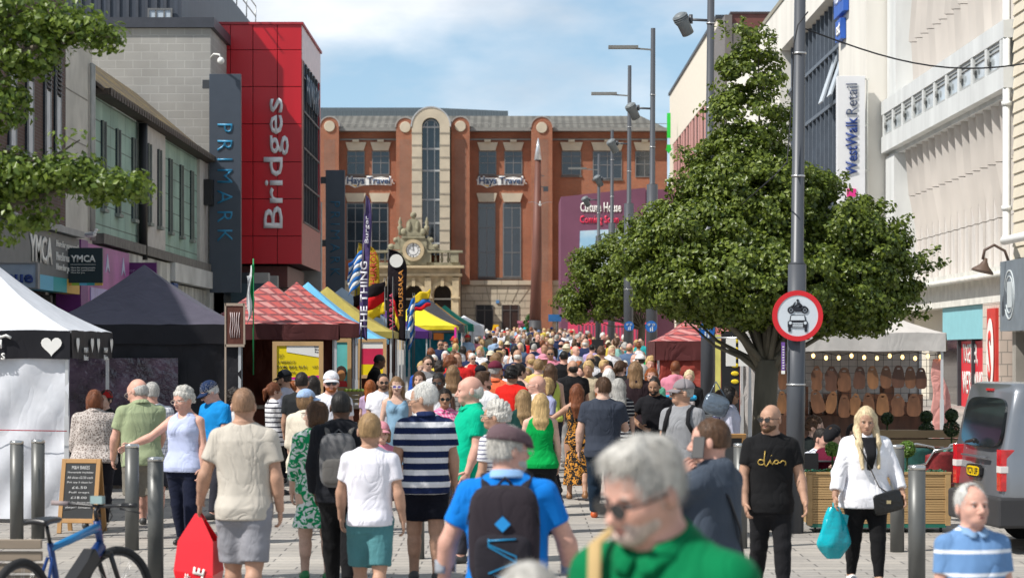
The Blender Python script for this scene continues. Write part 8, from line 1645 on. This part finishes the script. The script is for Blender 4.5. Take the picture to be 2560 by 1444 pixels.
P('stallholder in black leaning over the counter beneath the blue awning', 925, 880, 46, yaw=100, hp=15, skin='brown', hair='crop', hc='black', top='tee', tc=(.01, .01, .01), lean=12)
P('girl with long ginger hair in lilac tee near the blue awning', 926, 935, 40.0, yaw=170, sex='f', hair='long', hc='ginger', top='tee', tc=(.45, .33, .5), h=1.40, hs=1.15)
for px_, yt_, d_, lab, kw in ((1436, 845, 84, 'left steward in red tee with white back lettering near the map board', {}), (1468, 850, 82, 'right steward in red tee with white back lettering near the map board', {})):
    K = P(lab, px_, yt_, d_, yaw=180, hair='crop', hc='brown', top='tee', tc=(.62, .01, .015), bot='jeans', fingers=False, group='stewards in red tees'); q = K['W'](np.array(K['up']((0, .08, .76)))); text('STAFF', .22, .08, WHITE, K['body'], q + Vector((0, -.03, 0)), bold=.03); text('EVENT', .2, .05, WHITE, K['body'], q + Vector((0, -.03, -.14)), bold=.03)
P('child in yellow tee near the thin tree trunk', 1589, 862, 55, yaw=-30, hair='crop', hc='dark', top='tee', tc=(.75, .6, .01), h=1.35, hs=1.2, fingers=False)
P('woman in mint vest and white shorts seen between the blue signs', 1540, 842, 66, yaw=180, sex='f', hair='pony', hc='brown', top='tank', tc=(.3, .55, .5), bot='shorts', bc=(.6, .58, .55), fingers=False)
P('person in green tee beside the red brown stall', 1640, 860, 50, yaw=0, hair='short', hc='dark', top='tee', tc=(.0, .3, .08), fingers=False)
# ---------------- crowd ----------------
arch = []
specs = [dict(sex='m', hair='crop', top='tee', w=1.05), dict(sex='m', hair='short', top='polo', w=1.15), dict(sex='m', hair='buzz', top='tee', w=1.12), dict(sex='m', hair='crop', hat='cap', top='tee', w=1.05), dict(sex='m', hair='balding', top='tee', w=1.2, belly=.04), dict(sex='m', hair='quiff', top='hoodie', w=1.05, beard='brown'), dict(sex='m', hair='curly', top='tee', w=1.0), dict(sex='m', hair='crop', top='tee', glasses='sun', w=1.1),
         dict(sex='f', hair='long', top='tee', w=1.05), dict(sex='f', hair='long', top='tank', w=1.0), dict(sex='f', hair='bob', top='tee', w=1.15), dict(sex='f', hair='pony', top='tee', w=1.0), dict(sex='f', hair='bun', top='tank', w=1.1, glasses='sun'), dict(sex='f', hair='curly', top='shirt', w=1.15), dict(sex='f', hair='long', top='dress', hem=.3, bot=None, w=1.0), dict(sex='f', hair='bob', hat='bucket', top='tee', w=1.1)]
hair_words = {'buzz': 'shaved {} hair', 'crop': 'cropped {} hair', 'short': 'short {} hair', 'none': 'a bald head', 'balding': 'thinning {} hair', 'quiff': 'swept {} hair', 'curly': 'curly {} hair', 'long': 'long {} hair', 'bob': '{} bob', 'pony': '{} ponytail', 'bun': '{} bun'}
top_words = {'tee': 'tee', 'polo': 'polo', 'hoodie': 'hooded top', 'tank': 'vest', 'shirt': 'shirt', 'dress': 'dress'}
for i, sp_ in enumerate(specs):
    pr_ = dict(h=1.75 if sp_['sex'] == 'm' else 1.64, px=1300 + i, d=47, x=0, yaw=0, res=1.2, stride=.2 if i % 2 else .08, armL=(5 + 3 * (i % 4), 9, 15 + 12 * (i % 3), 2), armR=(5 + 4 * (i % 3), 9, 15 + 20 * (i % 4 == 1), 2), fingers=False, tc=(.5, .5, .5), shoe=(.1, .1, .1))
    pr_.update(sp_); l_ = 'x'; px_ = pr_.pop('px'); d_ = pr_.pop('d'); h_ = pr_.pop('h')
    A_ = person(l_, px_, d_, h_, **pr_); arch.append((A_['body'], list(A_['body'].children), sp_, h_))
tops = [('black', (.014, .014, .016), 9), ('white', (.68, .68, .72), 8), ('navy', (.02, .03, .08), 4), ('grey', (.22, .22, .23), 3), ('red', (.55, .02, .02), 2), ('pink', (.62, .22, .30), 2), ('pale blue', (.28, .40, .58), 2), ('royal blue', (.02, .08, .4), 2), ('teal', (.02, .28, .30), 1), ('yellow', (.62, .48, .08), 1), ('green', (.02, .24, .09), 1), ('orange', (.60, .18, .04), 1), ('beige', (.48, .40, .28), 2), ('lilac', (.40, .32, .55), 1), ('maroon', (.14, .02, .03), 1), ('denim', (.09, .14, .24), 2), ('cream', (.60, .54, .42), 2)]
topw = [t_ for t_ in tops for _ in range(t_[2])]
hairs = [('blonde', 'blonde', 4), ('ash blonde', 'ash', 2), ('brown', 'brown', 5), ('light brown', 'light', 3), ('dark', 'dark', 4), ('ginger', 'ginger', 1), ('auburn', 'auburn', 2), ('grey', 'grey', 3), ('white', 'white', 2), ('black', 'black', 2), ('sandy', 'sandy', 2)]
hairw = [t_ for t_ in hairs for _ in range(t_[2])]
skins = ['fair'] * 6 + ['pink'] * 6 + ['tan'] * 5 + ['olive'] * 2 + ['brown', 'mid']
bots = [(.015, .018, .03), (.02, .04, .08), (.05, .05, .05), (.2, .17, .12), (.01, .01, .01), (.3, .3, .3)]
taken = [(o.location.x, o.location.y) for o in COL.objects if o.parent is None and o.get('category') == 'person']
rc = random.Random(21); used = set(); placed = 0; tries = 0
def slotmat(o, m, k=0):
    o.material_slots[k].link = 'OBJECT'; o.material_slots[k].material = m
gb_ = 'people in the street crowd'
while placed < 224 and tries < 12000:
    tries += 1; y = 39 + (168 - 39) * rc.random() ** 1.45; xl_ = -2.2 if y > 48 else -1.6; xr_ = 3.2 + min(1.6, max(0, (y - 40) * .03)); xr_ = min(xr_, 4.2 if y < 110 else 3.6)
    x = rc.uniform(xl_, xr_)
    if any((x - a) ** 2 + ((y - b) * (.8 if y < 60 else .55)) ** 2 < .47 ** 2 for a, b in taken): continue
    if abs(x - Xp(1603, 82)) < .4 and abs(y - 82) < .6: continue
    px_ = CX + x * F / y
    body0, kids0, sp_, h0 = rc.choice(arch); tn, tcol, _ = rc.choice(topw); hn, hk_, _ = rc.choice(hairw); back = rc.random() < .58
    hw_ = hair_words[sp_['hair']].format(hn)
    if sp_.get('hat') == 'cap': hw_ = rc.choice(('dark', 'blue', 'white', 'red', 'turquoise')) + ' cap'
    if sp_.get('hat') == 'bucket': hw_ = rc.choice(('cream', 'denim', 'pink')) + ' sun hat over ' + hn + ' bob'
    zone = ('near crowd', 'mid crowd', 'far crowd', 'farthest crowd')[0 if y < 54 else 1 if y < 78 else 2 if y < 112 else 3]; side = ('left of', 'mid', 'right of')[0 if x < -.2 else 1 if x < 2 else 2]
    fac = 'facing away' if back else 'facing camera'
    bw = ''
    lab = f"person with {hw_}, {tn} {top_words[sp_['top']]}, {fac}, {side} {zone}"
    if lab in used: continue
    used.add(lab); taken.append((x, y)); sc_ = rc.uniform(.95, 1.045)
    if rc.random() < .05: sc_ = rc.uniform(.72, .85)
    b = body0.copy(); COL.objects.link(b); b.location = (x, y, zg(y)); b.rotation_euler = (0, 0, R((180 if back else 0) + rc.gauss(0, 26))); b.scale = (sc_, sc_, sc_); tag(b, lab, 'person', gb_)
    slotmat(b, skin_mat(SKIN[rc.choice(skins)]), 0); bc_ = rc.choice(bots)
    for k_ in kids0:
        c = k_.copy(); COL.objects.link(c); c.parent = b; nm = k_.name.split('.')[0]
        if nm in ('hair', 'beard'): slotmat(c, hair_mat(HC[hk_]))
        elif nm in ('shirt', 'polo_shirt', 'vest_top', 'hooded_top', 'dress', 'collar', 'jacket'): slotmat(c, cloth(tcol, .02))
        elif nm in ('trousers', 'shorts', 'jeans', 'leggings', 'skirt'): slotmat(c, cloth(bc_, .012, ws=10))
        elif nm in ('cap', 'hat'):
            cw = hw_.split()[0]; slotmat(c, cloth({'dark': (.015, .015, .02), 'blue': (.03, .08, .3), 'white': (.65, .65, .65), 'red': (.5, .03, .03), 'turquoise': (.02, .45, .52), 'cream': (.6, .55, .42), 'denim': (.1, .15, .28), 'pink': (.6, .25, .32)}[cw], .006, ws=12))
    placed += 1
for b, ks, _, _ in arch:
    for k_ in ks: bpy.data.objects.remove(k_)
    bpy.data.objects.remove(b)
print('CROWD', placed, tries)
# seagulls
def gull(label, loc, sc=1, fly=False, yaw=0):
    t = thing('seagull', label, 'seagull', loc, R(yaw)); Gw = M((.75, .75, .74), .7); Gg = M((.30, .32, .35), .7); m = MB(); m.ball((0, 0, .12), (.07, .16, .075), 12); m.ball((0, -.15, .24), (.045, .055, .045), 10); m.tube([(0, -.10, .14), (0, -.14, .22)], [.05, .035], 8); m.tube([(0, .12, .12), (0, .26, .10)], [.05, .02], 8); m.build('body', Gw, t)
    m = MB(); m.tube([(0, -.19, .235), (0, -.25, .225)], [.012, .004], 6); m.build('beak', M((.7, .4, .05), .5), t)
    for sd in (-1, 1):
        m = MB()
        if fly: m.grid(lambda u, v: Vector((sd * (.04 + .55 * u), -.06 + .14 * v + .06 * u, .14 + .16 * math.sin(u * 2.2) * .8)), 8, 3)
        else: m.grid(lambda u, v: Vector((sd * (.068 - .03 * u * u + .006 * math.sin(v * 3)), -.08 + .30 * u, .10 + .09 * v * (1 - u * .6))), 8, 4)
        m.build('wing', Gg, t, solid=.012); 
        if not fly: m = MB(); m.tube([(sd * .025, 0, .06), (sd * .025, 0, 0)], .008, 5); m.build('leg', M((.6, .35, .3), .6), t)
gull('seagull standing on the ledge above the purple shop front', (XF + .15, 62.2, 5.0), 1.0, yaw=100); gull('flying seagull in front of the rust brown mast', (Xp(1350, 120), 120, Zp(518, 120)), 1, True)
